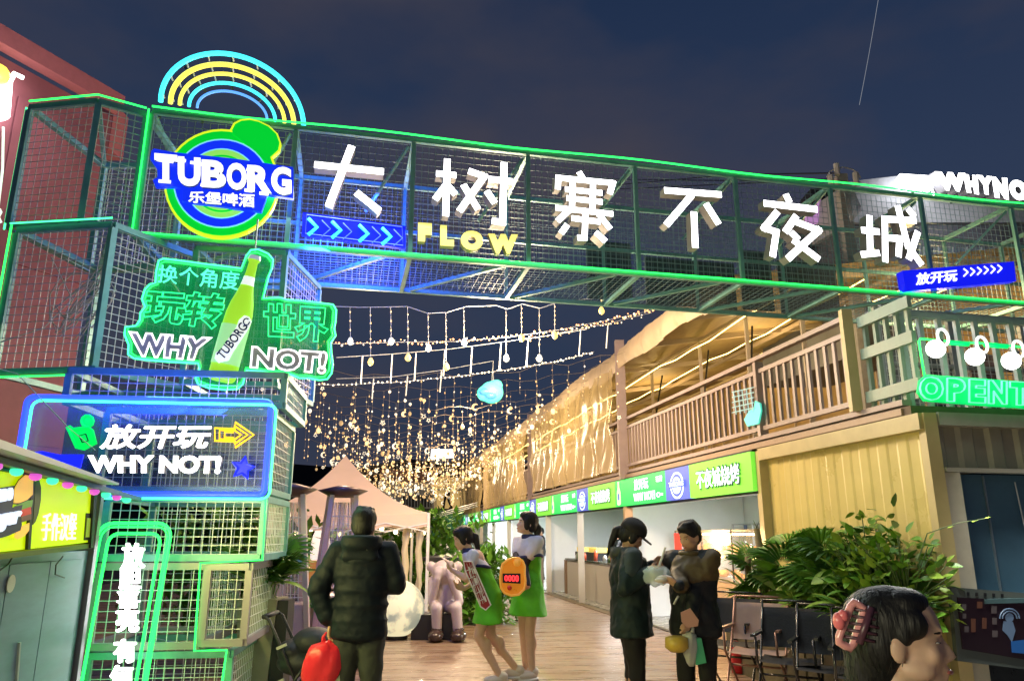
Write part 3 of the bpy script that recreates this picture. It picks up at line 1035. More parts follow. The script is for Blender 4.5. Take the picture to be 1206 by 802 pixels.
for i in range(len(PS) - 1):
    m = MB(); grid(m, GP, PS[i] + .03, PS[i + 1] - .03, Z0 + .03, Z1 - .03, -DP + .03, 0.06, 0.0018); m.build('mesh_panel', M_gw, gate)
    m = MB(); grid(m, GP, PS[i] + .03, PS[i + 1] - .03, Z0 + .03, Z1 - .03, -0.045, 0.07, 0.0020); m.build('mesh_panel', mat('dim_wire', (0.26, 0.40, 0.44), 0.4, 0.2), gate)
    m = MB()
    n = int((PS[i + 1] - PS[i]) / .075)
    for k in range(n):
        s = PS[i] + .03 + k * .075
        m.bar(GP.w(s, Z0 + .004, -.04), GP.w(s, Z0 + .004, -DP + .04), 0.004)
    for k in range(14):
        m.bar(GP.w(PS[i] + .03, Z0 + .008, -.05 - k * .075), GP.w(PS[i + 1] - .03, Z0 + .008, -.05 - k * .075), 0.004)
    m.build('mesh_panel', M_gw, gate)
M_slate = mat('slate_panel', (0.05, 0.085, 0.105), 0.5, noise=0.15, scale=3, alpha=0.82)
for (ua, ub, za, zb) in ((690, 742, 4.2, 4.95), (758, 862, 4.18, 4.8), (868, 905, 4.2, 5.0), (912, 980, 4.18, 4.9)):
    sa, sb = GP.px(ua, 280, -DP)[0], GP.px(ub, 285, -DP)[0]
    m = MB(); m.bar(GP.w(sa, (za + zb) / 2, -DP + .0), GP.w(sb, (za + zb) / 2, -DP + .0), 0.012, zb - za); m.build('backing_panel', M_slate, gate)
# neon along the edges
def neon(pts, r, mt, par, name='neon_tube', closed=False):
    m = MB(); m.tube(pts, r, 8, closed); return m.build(name, mt, par, smooth=True)
neon([GP.w(s, Z1 + .045 - .012 * math.sin(s * 2.2), .03) for s in [i * .3 for i in range(42)]], 0.010, M_green_neon, gate)
neon([GP.w(s, Z0 + .01, .05) for s in (-.05, 3, 6, 9, 12.4)], 0.009, M_green_neon, gate)
neon([GP.w(-.02, Z0, .05), GP.w(-.02, Z1, .05)], 0.009, M_green_neon, gate)
m = MB()
for s in (9.2, 12.2):
    m = MB(); m.bar(GP.w(s, 2.6, -DP), GP.w(s, Z0 - .03, -DP), 0.09); m.build('support_post', M_teal, gate)

# ================================================================== TOWER OF CAGES
def cage(label, base, z0, z1, faces, w=0.05, neon_edges=(), cell=0.07, mt=M_teal, wires=M_wire, diag=True):
    c = Vector((sum(p[0] for p in base) / len(base), sum(p[1] for p in base) / len(base), z0))
    g = thing('wire_cage', label, 'steel cage', c)
    n = len(base)
    B = [Vector((p[0], p[1], z0 + w / 2)) for p in base]
    T = [Vector((p[0], p[1], z1 - w / 2)) for p in base]
    for i in range(n):
        j = (i + 1) % n
        m = MB(); m.bar(B[i] + Vector((0, 0, w / 2)), T[i] - Vector((0, 0, w / 2)), w, side=(B[j] - B[i]).normalized()); m.build('post', mt, g)
        m = MB(); m.bar(B[i], B[j], w * .98); m.build('beam', mt, g)
        m = MB(); m.bar(T[i], T[j], w * .98); m.build('beam', mt, g)
    for i in faces:
        j = (i + 1) % n
        t = (B[j] - B[i])
        pl = Plane((B[i].x, B[i].y), (t.x, t.y))
        m = MB(); grid(m, pl, w * .5, t.length - w * .5, z0 + w, z1 - w, -.005, cell, .0026)
        m.build('mesh_panel', wires, g)
    if diag:
        m = MB(); m.bar(T[-1], T[1], w * .7); m.build('brace', mt, g)
    return g

A = [(-4.60, 6.35), (-3.89, 6.24), (-3.54, 6.47), (-3.62, 7.5), (-4.5, 7.5)]
g1 = cage('topmost open wire cage at the left end of the gate', A, 4.15, 5.42, (0, 1, 3), .055)
neon([Vector((x, y, 5.45)) + Vector((0, -.03, 0)) for x, y in (A[0], A[1], A[2])], .009, M_green_neon, g1)
neon([Vector((A[0][0] - .04, A[0][1], z)) for z in (4.15, 4.6, 5.0, 5.4)], .008, M_mint_neon, g1)
B2 = [(-4.42, 6.23), (-3.50, 6.10), (-3.02, 7.0), (-4.25, 7.25)]
g2 = cage('wire cage with loose cables below the topmost cage', B2, 2.76, 4.11, (0, 1), .055)
neon([Vector((-4.47, 6.2, z)) for z in (2.7, 3.4, 4.13)], .009, M_green_neon, g2)
neon([Vector((-4.47, 6.18, 4.135)), Vector((-3.5, 6.06, 4.135))], .008, M_mint_neon, g2)
neon([Vector((-4.47, 6.18, 2.735)), Vector((-3.55, 6.06, 2.735))], .008, M_green_neon, g2)
m = MB()
for k in range(7):
    a0 = random.uniform(0, 6)
    m.tube([Vector((-4.0 + .28 * math.cos(a0 + t * .7) * (1 - t * .04), 6.5 + .05 * k, 3.55 + .25 * math.sin(a0 + t * .9) + .1 * math.sin(t))) for t in range(12)], .006, 5)
m.tube([Vector((-4.38, 6.2, 3.05)), Vector((-4.1, 6.3, 3.2)), Vector((-3.95, 6.4, 3.5)), Vector((-4.2, 6.4, 3.9))], .006, 5)
tag(m.build('cable_tangle', mat('grey_cable', (0.5, 0.5, 0.48), 0.5), None), 'tangle of pale cables hanging inside the second cage', 'cables')
g3 = cage('wire cage behind the green bottle sign', [(-2.98, 6.62), (-2.18, 6.76), (-2.12, 7.8), (-3.05, 7.8)], 2.76, 4.10, (0, 1, 2), .05)
g4 = cage('low blue lit cage layer above the blue edged neon sign', [tuple(TP.w(-0.5, 0, -.12))[:2], tuple(TP.w(1.16, 0, -.12))[:2], tuple(TP.w(1.16, 0, -1.2))[:2], tuple(TP.w(-0.5, 0, -1.2))[:2]], 2.44, 2.74, (0, 1, 2), .05, diag=False)
def tcage(label, sa, sb, z0, z1, d0=-.06, dep=1.0, **k):
    return cage(label, [tuple(TP.w(sa, 0, d0))[:2], tuple(TP.w(sb, 0, d0))[:2], tuple(TP.w(sb, 0, d0 - dep))[:2], tuple(TP.w(sa, 0, d0 - dep))[:2]], z0, z1, (0, 1, 2), .05, **k)
def tps(u, v, d=0.0):
    return TP.px(u, v, d)[0]
M_greyc = mat('mauve_grey_steel', (0.42, 0.38, 0.40), 0.45, 0.2)
g5 = tcage('wide cage behind the blue edged neon sign', tps(122, 500), tps(318, 500), 1.76, 2.42)
g6 = tcage('cage layer with leaves behind it, below the blue edged sign', tps(120, 620), tps(308, 620), 1.26, 1.745)
g7 = tcage('cage layer with a mauve grey frame behind the vertical neon sign', tps(106, 720), tps(237, 720), 0.64, 1.25, mt=M_greyc)
g8 = tcage('protruding grey framed cage right of the vertical neon sign', tps(240, 720), tps(289, 720), 0.66, 1.245, d0=-.02, mt=M_greyc)
g9 = tcage('lowest cage of the tower standing on the deck', tps(100, 780), tps(268, 780), 0.0, 0.63)
tp = lambda u, v, d=.03: TP.W(u, v, d)
neon([tp(313, 588), tp(309, 659), tp(236, 663), tp(229, 766), tp(267, 765), tp(262, 800), tp(258, 870)], .008, M_green_neon, g6)

# blue edged neon sign
bs = thing('blue_edged_neon_sign', 'wide clear neon sign with blue and mint borders reading 放开玩 WHY NOT!', 'neon sign', TP.w(0, 1.75, .12))
D = .10
def px_rr(u0, v0, u1, v1, r, pl, d, n=5):
    s0, z0 = pl.px(u0, v1, d); s1, z1 = pl.px(u1, v0, d)
    return [pl.w(a, b, d) for a, b in rrect(s0, z0, s1, z1, r, n)]
def px_loop(pts, pl, d):
    return [pl.W(u, v, d) for u, v in pts]
m = MB(); m.tube(px_rr(14, 473, 320, 581, .05, TP, D), .022, 8, True); m.build('border_tube', M_blue_neon, bs, smooth=True)
m = MB(); m.tube(px_rr(20, 477, 326, 586, .06, TP, D + .04), .010, 8, True); m.build('border_tube', M_mint_neon, bs, smooth=True)
m = MB(); m.prism(px_rr(12, 470, 323, 585, .05, TP, D - .03), -TP.n * .008)
m.build('acrylic_sheet', mat('tinted_acrylic', (0.25, 0.32, 0.6), 0.15, alpha=0.22), bs)
m = MB(); put_text(m, '放开玩', TP, [(118, 500), (250, 500), (248, 528), (118, 529)], D, D + .05, .05, shear=.2)
m.build('lettering', [M_white_glow, M_letter_side], bs)
m = MB(); put_text(m, 'WHY NOT!', TP, [(105, 536), (262, 537), (260, 558), (106, 557)], D, D + .05, .05)
m.build('lettering', [M_white_glow, M_letter_side], bs)
arrow = [(253, 504), (277, 505), (277, 497), (299, 512), (277, 527), (277, 520), (253, 519)]
for k, sc_ in enumerate((1.0, .72, .42)):
    cu, cv = 273, 512
    pts = [(cu + (u - cu) * sc_, cv + (v - cv) * sc_) for u, v in arrow]
    m = MB(); m.tube(px_loop(pts, TP, D + .02), .0085, 6, True); m.build('arrow_tube', glow('orange_neon', (1.0, 0.62, 0.02), 1.3), bs, smooth=True)
mug = [(86, 505), (82, 502), (79, 503), (82, 509), (90, 527), (99, 529), (113, 522), (109, 507), (104, 503)]
m = MB(); m.tube(px_loop(mug, TP, D + .02), .010, 6, True); m.tube(px_loop([(103, 497 + 0)] and [(103 + 7 * math.cos(a), 496 + 7 * math.sin(a)) for a in [k * PI / 5 for k in range(10)]], TP, D + .02), .010, 6, True)
m.prism(px_loop(mug, TP, D + .01), -TP.n * .01); m.prism(px_loop([(103 + 6 * math.cos(a), 496 + 6 * math.sin(a)) for a in [k * PI / 5 for k in range(10)]], TP, D + .01), -TP.n * .01)
m.build('figure_tube', glow('pure_green', (0.0, 0.85, 0.1), 1.0), bs)
m = MB(); m.tube(px_loop([(93, 513), (101, 511), (104, 519), (97, 521)], TP, D + .035), .006, 5, True); m.build('figure_detail', M_dark, bs)
star = []
for k in range(10):
    a = -PI / 2 + k * PI / 5 + .2
    r = 14 if k % 2 == 0 else 6.5
    star.append((286 + r * math.cos(a), 551 + r * math.sin(a)))
m = MB(); m.prism(px_loop(star, TP, D + .02), -TP.n * .02); m.tube(px_loop(star, TP, D + .03), .009, 6, True); m.build('star', glow('deep_blue', (0.01, 0.02, 0.95), 1.2), bs)
m = MB(); m.prism(px_loop([(30, 533), (50, 531), (70, 535), (98, 535), (94, 551), (70, 550), (55, 547), (36, 541)], TP, D + .02), -TP.n * .02)
m.build('blue_patch', glow('deep_blue', (0.01, 0.02, 0.95), 1.2), bs)

# vertical green neon sign
vsn = thing('vertical_neon_sign', 'tall rounded green neon frame with a column of white glowing characters', 'neon sign', TP.w(-.3, 0, .15))
for (u0, v0, u1, r_, dd, rr_) in ((117, 616, 203, .10, .16, .013), (121, 620, 199, .085, .13, .006), (129, 628, 190, .07, .16, .011)):
    s0, z1 = TP.px(u0, v0, dd); s1 = TP.px(u1, v0, dd)[0]
    k = -.055
    pts = [TP.w(a + k * (z1 - b) , b, dd) for a, b in rrect(s0, 0.06, s1, z1, r_)]
    m = MB(); m.tube(pts, rr_, 8, True); m.build('frame_tube', M_green_neon, vsn, smooth=True)
chs = [('放', 157, 654, 26, 30), ('胆', 153, 681, 25, 26), ('喜', 151, 705, 26, 22), ('亮', 150, 730, 26, 28), ('有', 147, 766, 26, 28), ('何', 143, 797, 26, 28)]
for c_, cu, cv, w_, h_ in chs:
    m = MB(); put_text(m, c_, TP, [(cu - w_ / 2, cv - h_ / 2), (cu + w_ / 2, cv - h_ / 2), (cu + w_ / 2, cv + h_ / 2), (cu - w_ / 2, cv + h_ / 2)], .14, .20, .045)
    m.build('character', [M_white_glow, M_white_soft], vsn)

# ================================================================== BIG CHANNEL LETTERS
def strokes(mb, pl, items, wpx, d0, d1):
    """items: pixel poly-lines; every segment is a boxed stroke of width wpx (pixels)"""
    q = 0
    for it in items:
        w_ = wpx
        if isinstance(it[0], (int, float)):
            w_, it = it[0], it[1:]
        for a, b in zip(it, it[1:]):
            q += 1
            sa = Vector(pl.px(*a, d1)); sb = Vector(pl.px(*b, d1))
            wm = abs(pl.px(a[0] + w_, a[1], d1)[0] - sa.x) / 2
            t = (sb - sa).normalized()
            n = Vector((-t.y, t.x))
            e0 = sa - t * (wm * .9 if a != it[0] else 0)
            e1 = sb + t * (wm * .9 if b != it[-1] else 0)
            dd = d1 + q * .0012
            mb.prism([pl.w(*(e0 + n * wm), dd), pl.w(*(e1 + n * wm), dd), pl.w(*(e1 - n * wm), dd), pl.w(*(e0 - n * wm), dd)], -pl.n * (dd - d0), mi=0, side=1)
    return mb

S340 = lambda x, y: (340 + x / 4.307, 160 + y / 4.307)
S640 = lambda x, y: (640 + x / 3.547, 190 + y / 3.547)
S960 = lambda x, y: (960 + x / 3.646, 180 + y / 3.646)
letters = [
    ('white glowing channel character 大 on the gate, first from the left', 8.6,
     [[S340(130, 147), S340(482, 183)], [S340(320, 52), S340(203, 358)], [S340(342, 288), S340(460, 382)]]),
    ('white glowing channel character 树 on the gate, between 大 and 寨', 7.6,
     [[S340(805, 118), S340(796, 408)], [S340(748, 192), S340(850, 202)], [S340(795, 255), S340(742, 325)], [S340(808, 255), S340(846, 300)],
      [S340(912, 180), S340(992, 208), S340(865, 385)], [S340(885, 250), S340(960, 375)],
      [S340(1012, 222), S340(1136, 235)], [S340(1092, 138), S340(1084, 442), S340(1030, 434)], [S340(1003, 283), S340(1045, 345)]]),
    ('white glowing channel character 寨 on the gate, third from the left', 6.6,
     [[S640(148, 45), S640(165, 72)], [S640(60, 118), S640(62, 70), S640(290, 92), S640(276, 138)],
      [S640(90, 118), S640(245, 134)], [S640(96, 155), S640(246, 172)], [S640(50, 196), S640(290, 222)],
      [S640(122, 80), S640(118, 200)], [S640(206, 90), S640(204, 208)],
      [S640(108, 205), S640(58, 252)], [S640(228, 222), S640(278, 285)],
      [S640(116, 240), S640(236, 256)], [S640(174, 225), S640(170, 322), S640(140, 322)], [S640(98, 268), S640(72, 304)], [S640(216, 300), S640(258, 338)]]),
    ('white glowing channel character 不 on the gate, fourth from the left', 7.2,
     [[S640(505, 122), S640(744, 140)], [S640(620, 142), S640(512, 268)], [S640(628, 212), S640(634, 362)], [S640(678, 178), S640(732, 264)]]),
    ('white glowing channel character 夜 on the gate, fifth from the left', 7.2,
     [[S640(1012, 138), S640(1028, 172)], [S640(920, 176), S640(1144, 202)],
      [S640(978, 210), S640(922, 280), S640(972, 296), S640(956, 400)],
      [S640(1056, 228), S640(1008, 298)], [S640(1052, 254), S640(1148, 290), S640(1018, 410)], [S640(1032, 298), S640(1064, 330)], [S640(1040, 330), S640(1150, 412)]]),
    ('white glowing channel character 城 on the gate, rightmost', 6.8,
     [[S960(198, 332), S960(276, 340)], [S960(233, 270), S960(236, 434)], [S960(196, 438), S960(276, 430)],
      [S960(300, 470), S960(298, 286), S960(432, 292)], [S960(302, 366), S960(360, 370), S960(356, 448)],
      [S960(352, 230), S960(395, 400), S960(456, 484)], [S960(396, 242), S960(422, 276)], [S960(438, 340), S960(398, 460)]]),
]
for lab, w_, its in letters:
    c0 = its[0][0]
    m = MB(); strokes(m, GP, its, w_, .04, .16)
    tag(m.build('channel_letter', [M_white_glow, M_letter_side], None), lab, 'channel letter', 'big white channel letters on the gate')
fl = thing('flow_lettering', 'pale yellow glowing word FLOW on the gate under the second big character', 'sign lettering', GP.W(548, 290, .1))
M_fy = glow('pale_yellow_face', (1.0, 0.90, 0.22), 1.05)
for ch, u0, v0, u1, v1 in (('F', 492, 264, 508, 287), ('L', 518, 267, 534, 292), ('O', 542, 273, 568, 297), ('W', 574, 277, 609, 301)):
    m = MB(); put_text(m, ch, GP, [(u0, v0), (u1, v0 + 1), (u1, v1), (u0, v1 - 1)], .03, .11, .09)
    m.build('letter', [M_fy, mat('gold_side', (0.4, 0.33, 0.1), 0.5)], fl)
cb = thing('chevron_light_box', 'blue light box with cyan chevrons on the gate under the first big character', 'light box', GP.W(415, 272, .1))
q = [S340(72, 388), S340(592, 458), S340(592, 570), S340(66, 500)]
quadbox(GP, q, .0, .06, 'box', glow('box_blue', (0.005, 0.015, 0.85), 1.0), cb)
m = MB(); m.tube(px_loop([(u, v) for u, v in (S340(92, 400), S340(575, 462), S340(580, 556), S340(85, 495))], GP, .065), .003, 5, True); m.build('inner_line', glow('pale_blue_line', (0.3, 0.45, 1), 1.0, False), cb)
for i, x in enumerate((92, 160, 212, 268, 350, 415, 466, 525)):
    on = i % 2 == 0
    dy = x * .128
    pts = [S340(x + 8, 412 + dy - 4), S340(x + 52, 452 + dy), S340(x + 8, 490 + dy)]
    m = MB(); m.tube([GP.W(u, v, .075) for u, v in pts], .017 if on else .005, 8); m.build('chevron_tube', M_cyan_neon if on else glow('dim_blue_tube', (0.15, 0.3, 1.0), .8, False), cb, smooth=True)
bp = thing('blue_plaque', 'tilted royal blue light box with white characters and chevrons at the right of the gate', 'light box', GP.W(1130, 325, .1))
quadbox(GP, [(1063, 319), (1194, 308), (1197, 331), (1067, 343)], .02, .12, 'box', [glow('plaque_blue', (0.005, 0.01, 0.9), .9), mat('plaque_side', (0.02, 0.03, 0.4), .5)], bp)
m = MB(); put_text(m, '放开玩', GP, [(1078, 322), (1127, 317), (1128, 331), (1079, 336)], .122, .13, .05, ms=0, shear=.1)
m.build('lettering', [M_white_soft], bp)
m = MB()
for k in range(6):
    u = 1135 + k * 8
    v = 320.5 - k * .9
    m.bar(GP.W(u, v - 4, .127), GP.W(u + 5, v, .127), .016, .006, side=GP.n)
    m.bar(GP.W(u + 5, v, .129), GP.W(u, v + 5, .129), .016, .006, side=GP.n)
m.build('chevrons', M_white_soft, bp)

# ================================================================== BEER BADGE SIGN
badge = thing('round_beer_badge', 'big round green and blue lit beer badge with a white TUBORG banner on the gate', 'badge sign', GP.W(262, 215, .2))
S130 = lambda x, y: (130 + x / 3.208, 50 + y / 3.208)
def ell(cx, cy, rx, ry, d, n=40, tilt=.0):
    return [GP.W(*S130(cx + rx * math.cos(t) * math.cos(tilt) - ry * math.sin(t) * math.sin(tilt), cy + rx * math.cos(t) * math.sin(tilt) + ry * math.sin(t) * math.cos(tilt)), d) for t in [2 * PI * k / n for k in range(n)]]
K_g = glow('badge_green', (0.0, 0.62, 0.03), .95)
K_y = glow('badge_yellow', (0.75, 0.90, 0.02), 1.0)
K_b = glow('badge_blue', (0.005, 0.03, 0.88), .95)
K_c = glow('badge_cyan', (0.25, 0.75, 0.95), .9)
K_l = glow('badge_lime', (0.30, 0.80, 0.12), .9)
hat = [(455, 345), (452, 330), (465, 305), (490, 292), (525, 288), (560, 296), (600, 315), (632, 345), (645, 380), (640, 408), (622, 425), (608, 438), (618, 470), (560, 440), (500, 380)]
layers = [(218, 205, .12, K_y, 'rim'), (210, 197, .128, K_g, 'green_ring'), (182, 168, .136, K_c, 'ring_line'), (177, 163, .144, K_b, 'blue_ring'), (140, 132, .152, K_c, 'ring_line'), (136, 128, .160, K_l, 'lime_disc'), (116, 108, .168, K_g, 'green_ring'), (108, 100, .176, K_l, 'lime_disc'), (88, 80, .184, K_g, 'green_ring'), (80, 72, .192, K_l, 'lime_disc')]
for rx, ry, d, mt, nm in layers:
    m = MB(); m.prism(ell(420, 533, rx, ry, d), -GP.n * (.06 if nm == 'rim' else .0085)); m.build(nm, mt, badge)
m = MB()
cxh = sum(p[0] for p in hat) / len(hat); cyh = sum(p[1] for p in hat) / len(hat)
m.prism([GP.W(*S130(x, y), .126) for x, y in hat], -GP.n * .06); m.build('hat_rim', K_y, badge)
m = MB(); m.prism([GP.W(*S130(cxh + (x - cxh) * .93, cyh + (y - cyh) * .93), .134) for x, y in hat], -GP.n * .0085); m.build('hat', K_g, badge)
ban = [(155, 410), (165, 402), (235, 415), (330, 425), (470, 440), (690, 472), (692, 590), (640, 582), (590, 575), (588, 590), (570, 640), (270, 600), (268, 550), (240, 545), (170, 545), (160, 520), (178, 510), (178, 480), (150, 440)]
m = MB(); m.prism([GP.W(*S130(x, y), .215) for x, y in ban], -GP.n * .05); m.build('banner', K_b, badge)
m = MB()
wds = [('T', 168, 254, 422, 530, 430, 534), ('U', 256, 342, 434, 544, 440, 550), ('B', 346, 438, 446, 550, 452, 556), ('O', 440, 516, 456, 558, 462, 564), ('R', 518, 610, 466, 566, 472, 574), ('G', 608, 684, 472, 574, 476, 582)]
for ch, x0, x1, t0, b0_, t1, b1_ in wds:
    put_text(m, ch, GP, [S130(x0, t0), S130(x1, t1), S130(x1, b1_), S130(x0, b0_)], .214, .25, .05)
m.build('wordmark', [M_white_soft, M_letter_side], badge)
m = MB()
for (x0, x1, yy) in ((172, 240, 432), (172, 240, 430)):
    pass
for (x, y, w_) in ((205, 526, 46), (186, 445, 20), (228, 450, 20), (265, 446, 40), (320, 456, 36), (352, 462, 22), (352, 540, 22), (522, 560, 30), (580, 572, 34), (525, 482, 22)):
    m = MB(); m.bar(GP.W(*S130(x - w_ / 2, y - 2), .247), GP.W(*S130(x + w_ / 2, y + 2), .247), .028, .01, side=GP.n); m.build('serif', M_white_soft, badge)
m = MB(); put_text(m, '乐堡啤酒', GP, [S130(296, 562), S130(545, 574), S130(545, 626), S130(294, 606)], .214, .24, .05)
m.build('chinese_lettering', [M_white_soft, M_letter_side], badge)

# rainbow of tubes on top of the gate
rb = thing('rainbow_arch_sign', 'rainbow of five bright neon arcs standing on top of the gate', 'neon sign', GP.W(280, 145, .0))
cxr, cyr = 460, 315
arcs = [(270, 228, M_cyan_neon, .024, 's'), (233, 186, M_yellow_neon, .024, ''), (198, 150, M_yellow_neon, .019, ''), (163, 115, M_cyan_neon, .017, ''), (132, 84, glow('sky_blue_neon', (0.12, 0.35, 1.0), 1.4), .013, '')]
for rx, ry, mt, r_, _ in arcs:
    pts = []
    for k in range(33):
        a = PI * (1 - k / 32)
        x = cxr + rx * math.cos(a); y = cyr - ry * math.sin(a) * .98 + rx * math.cos(a) * .17
        pts.append(GP.W(*S130(x, y - 45 + (0)), -.05))
    m = MB(); m.tube(pts, r_, 8); m.build('arc_tube', mt, rb, smooth=True)
m = MB()
for rx, ry, mt, r_, _ in arcs[:3]:
    for k in range(9):
        a = PI * (1 - (k + .5) / 9)
        x = cxr + rx * math.cos(a); y = cyr - ry * math.sin(a) * .98 + rx * math.cos(a) * .17 - 45
        p = GP.W(*S130(x, y), -.05)
        m = MB(); m.bar(p, p - GP.n * .12, .012); m.build('bracket', M_wire, rb)
for k in range(3):
    a = PI * (1 - (k + 1) / 4)
    p = [GP.W(*S130(cxr + rx * math.cos(a), cyr - 45 - ry * math.sin(a) * .98 + rx * math.cos(a) * .17), -.17) for rx, ry in ((270, 228), (132, 84))]
    m = MB(); m.bar(p[0], p[1], .02); m.build('bracket', M_dark, rb)
for s_ in (190, 350, 560, 720):
    p = GP.W(*S130(s_, 255 + (s_ - 190) * .14), -.17)
    m = MB(); m.bar(Vector((p.x, p.y, 5.45)), p, .02); m.build('bracket', M_dark, rb)

# ================================================================== GREEN BOTTLE SIGN (in front of the tower)
BP = Plane((-3.0, 6.0), (1, 0.20))
S = lambda x, y: (130 + x / 4.307, 285 + y / 4.307)
gs = thing('green_bottle_neon_sign', 'green outlined neon sign with a beer bottle and the words WHY NOT!', 'neon sign', BP.W(270, 440, 0))
outl = [(75, 432), (130, 425), (150, 395), (152, 360), (175, 330), (160, 290), (175, 240), (200, 215), (228, 208), (232, 150), (245, 95), (270, 85), (380, 98), (480, 112), (590, 125), (665, 135), (690, 70), (712, 42), (750, 38), (800, 60), (825, 90), (820, 130), (800, 180), (775, 285), (860, 282), (900, 295), (960, 298), (1080, 312), (1130, 318), (1145, 345), (1142, 400), (1135, 440), (1142, 475), (1118, 510), (1120, 560), (1128, 620), (1122, 665), (1100, 695), (1060, 700), (1010, 690), (960, 690), (900, 668), (820, 665), (760, 655), (690, 650), (672, 720), (645, 745), (580, 748), (500, 740), (445, 720), (432, 690), (452, 640), (445, 615), (380, 612), (300, 608), (200, 600), (120, 590), (90, 570), (92, 520), (72, 470)]
m = MB(); m.prism([BP.W(*S(x, y), 0) for x, y in outl], -BP.n * .02)
m.build('backing_sheet', mat('green_acrylic', (0.01, 0.22, 0.08), 0.2, emit=(0.0, 0.35, 0.10), es=.35, alpha=0.62), gs)
m = MB(); m.tube([BP.W(*S(x, y), .03) for x, y in outl], .0085, 7, True); m.build('outline_tube', M_mint_neon, gs, smooth=True)
cx_, cy_ = 610, 400
m = MB(); m.tube([BP.W(*S(cx_ + (x - cx_) * .972, cy_ + (y - cy_) * .955), .03) for x, y in outl], .0075, 7, True); m.build('outline_tube', M_green_neon, gs, smooth=True)
def otext(t, quad, r_, mt, nm, bold=0.0, shear=0, fill=False, d=.04):
    m = MB(); put_text(m, t, BP, [S(*p) for p in quad], d, d + .02, bold, None if fill else r_, shear, ms=0)
    return m.build(nm, mt, gs)
otext('换个角度', [(245, 115), (655, 152), (650, 245), (240, 205)], 0, [glow('mint_text', (0.12, 0.95, 0.6), 1.3)], 'lettering', -.004, .06, True)
M_go = glow('outline_green', (0.03, 1.0, 0.28), 1.7)
otext('玩转', [(168, 232), (590, 262), (560, 450), (165, 405)], .014, M_go, 'outlined_lettering', .035, .08)
otext('世界', [(775, 305), (1120, 330), (1100, 515), (775, 495)], .014, M_go, 'outlined_lettering', .035)
M_wo = glow('white_outline', (1.0, 0.93, 0.95), 1.9)
M_gf = mat('grey_acrylic_fill', (0.30, 0.30, 0.33), .3, alpha=.75)
for t, q4 in (('WHY', [(90, 452), (520, 484), (470, 606), (112, 580)]), ('NOT!', [(716, 524), (1106, 555), (1092, 672), (706, 640)])):
    otext(t, q4, .03, M_wo, 'outlined_lettering', .06)
    otext(t, q4, 0, [M_gf], 'lettering_fill', .05, 0, True, .025)
# the bottle, a real round one
bt = [Vector(BP.W(*S(x, y), .10)) for x, y in ((560, 705), (738, 62))]
axis = bt[1] - bt[0]
hh = axis.length
wpx = abs(BP.px(*S(650, 400), .1)[0] - BP.px(*S(505, 400), .1)[0]) / 2
prof = [(0.0, .80), (0.015, .95), (0.04, 1.0), (0.42, 1.0), (0.52, .97), (0.60, .84), (0.68, .62), (0.76, .44), (0.85, .36), (0.93, .33), (0.935, .42), (0.965, .42), (0.97, .36), (0.985, .36)]
ax = axis.normalized()
sx = ax.cross(BP.n).normalized()
rings = []
for a, b in prof:
    rings.append([bt[0] + axis * a + sx * (wpx * b * math.cos(t)) + BP.n * (.55 * wpx * b * math.sin(t)) for t in [2 * PI * k / 20 for k in range(20)]])
m = MB(); m.loft(rings); m.build('bottle', glow('bottle_green', (0.42, 0.85, 0.03), .75, body=(0.25, 0.6, 0.05)), gs, smooth=True)
def band(a0, a1, f, mt, nm, tw=1.03):
    rr = []
    for i in range(5):
        a = a0 + (a1 - a0) * i / 4
        b = None
        for (p0, q0), (p1, q1) in zip(prof, prof[1:]):
            if p0 <= a <= p1:
                b = q0 + (q1 - q0) * (a - p0) / (p1 - p0)
        rr.append([bt[0] + axis * a + sx * (wpx * b * tw * math.cos(t)) + BP.n * (.55 * wpx * b * tw * math.sin(t) + .003) for t in [f[0] + (f[1] - f[0]) * k / 12 for k in range(13)]])
    m = MB(); m.loft(rr, False, closed=False); return m.build(nm, mt, gs, smooth=True)
band(.12, .42, (0.15, PI - .15), glow('label_green', (0.35, 0.75, 0.30), .8), 'body_label')
band(.74, .81, (0.0, PI), glow('label_white', (0.85, 0.92, 0.9), .85), 'neck_label')
band(.95, .984, (0, 2 * PI), mat('cap_silver', (0.6, 0.65, 0.7), .3, .8, emit=(.5, .6, .7), es=.6), 'cap', 1.15)
lab = [(548, 612), (528, 590), (535, 560), (560, 545), (640, 430), (652, 395), (680, 372), (705, 380), (716, 402), (705, 430), (620, 560), (600, 600)]
dl = .10 + wpx * .62
m = MB(); m.prism([BP.W(*S(x, y), dl) for x, y in lab], -BP.n * .012); m.build('front_label', glow('label_white', (0.85, 0.92, 0.9), .85), gs)
m = MB(); put_text(m, 'TUBORG', BP, [S(536, 568), S(660, 405), S(700, 430), S(572, 600)], dl + .001, dl + .006, .02, ms=0); m.build('label_lettering', [mat('label_navy', (0.02, 0.03, 0.12), .5)], gs)
m = MB(); m.tube([BP.W(*S(690 + 15 * math.cos(a), 405 + 17 * math.sin(a)), dl + .004) for a in [k * .5 for k in range(12)]], .006, 5); m.build('label_emblem', mat('label_navy', (0.02, 0.03, 0.12), .5), gs)
m = MB()
for k in range(5):
    pass
m.bar(BP.W(300, 298, -.02), Vector((BP.W(300, 298).x, BP.W(300, 298).y, 4.16)), .012)
m.bar(BP.W(200, 330, -.03), BP.W(200, 330, -.03) - BP.n * .35, .02)
m.bar(BP.W(350, 380, -.03), BP.W(350, 380, -.03) - BP.n * .5, .02)
m.build('hanger', M_wire, gs)
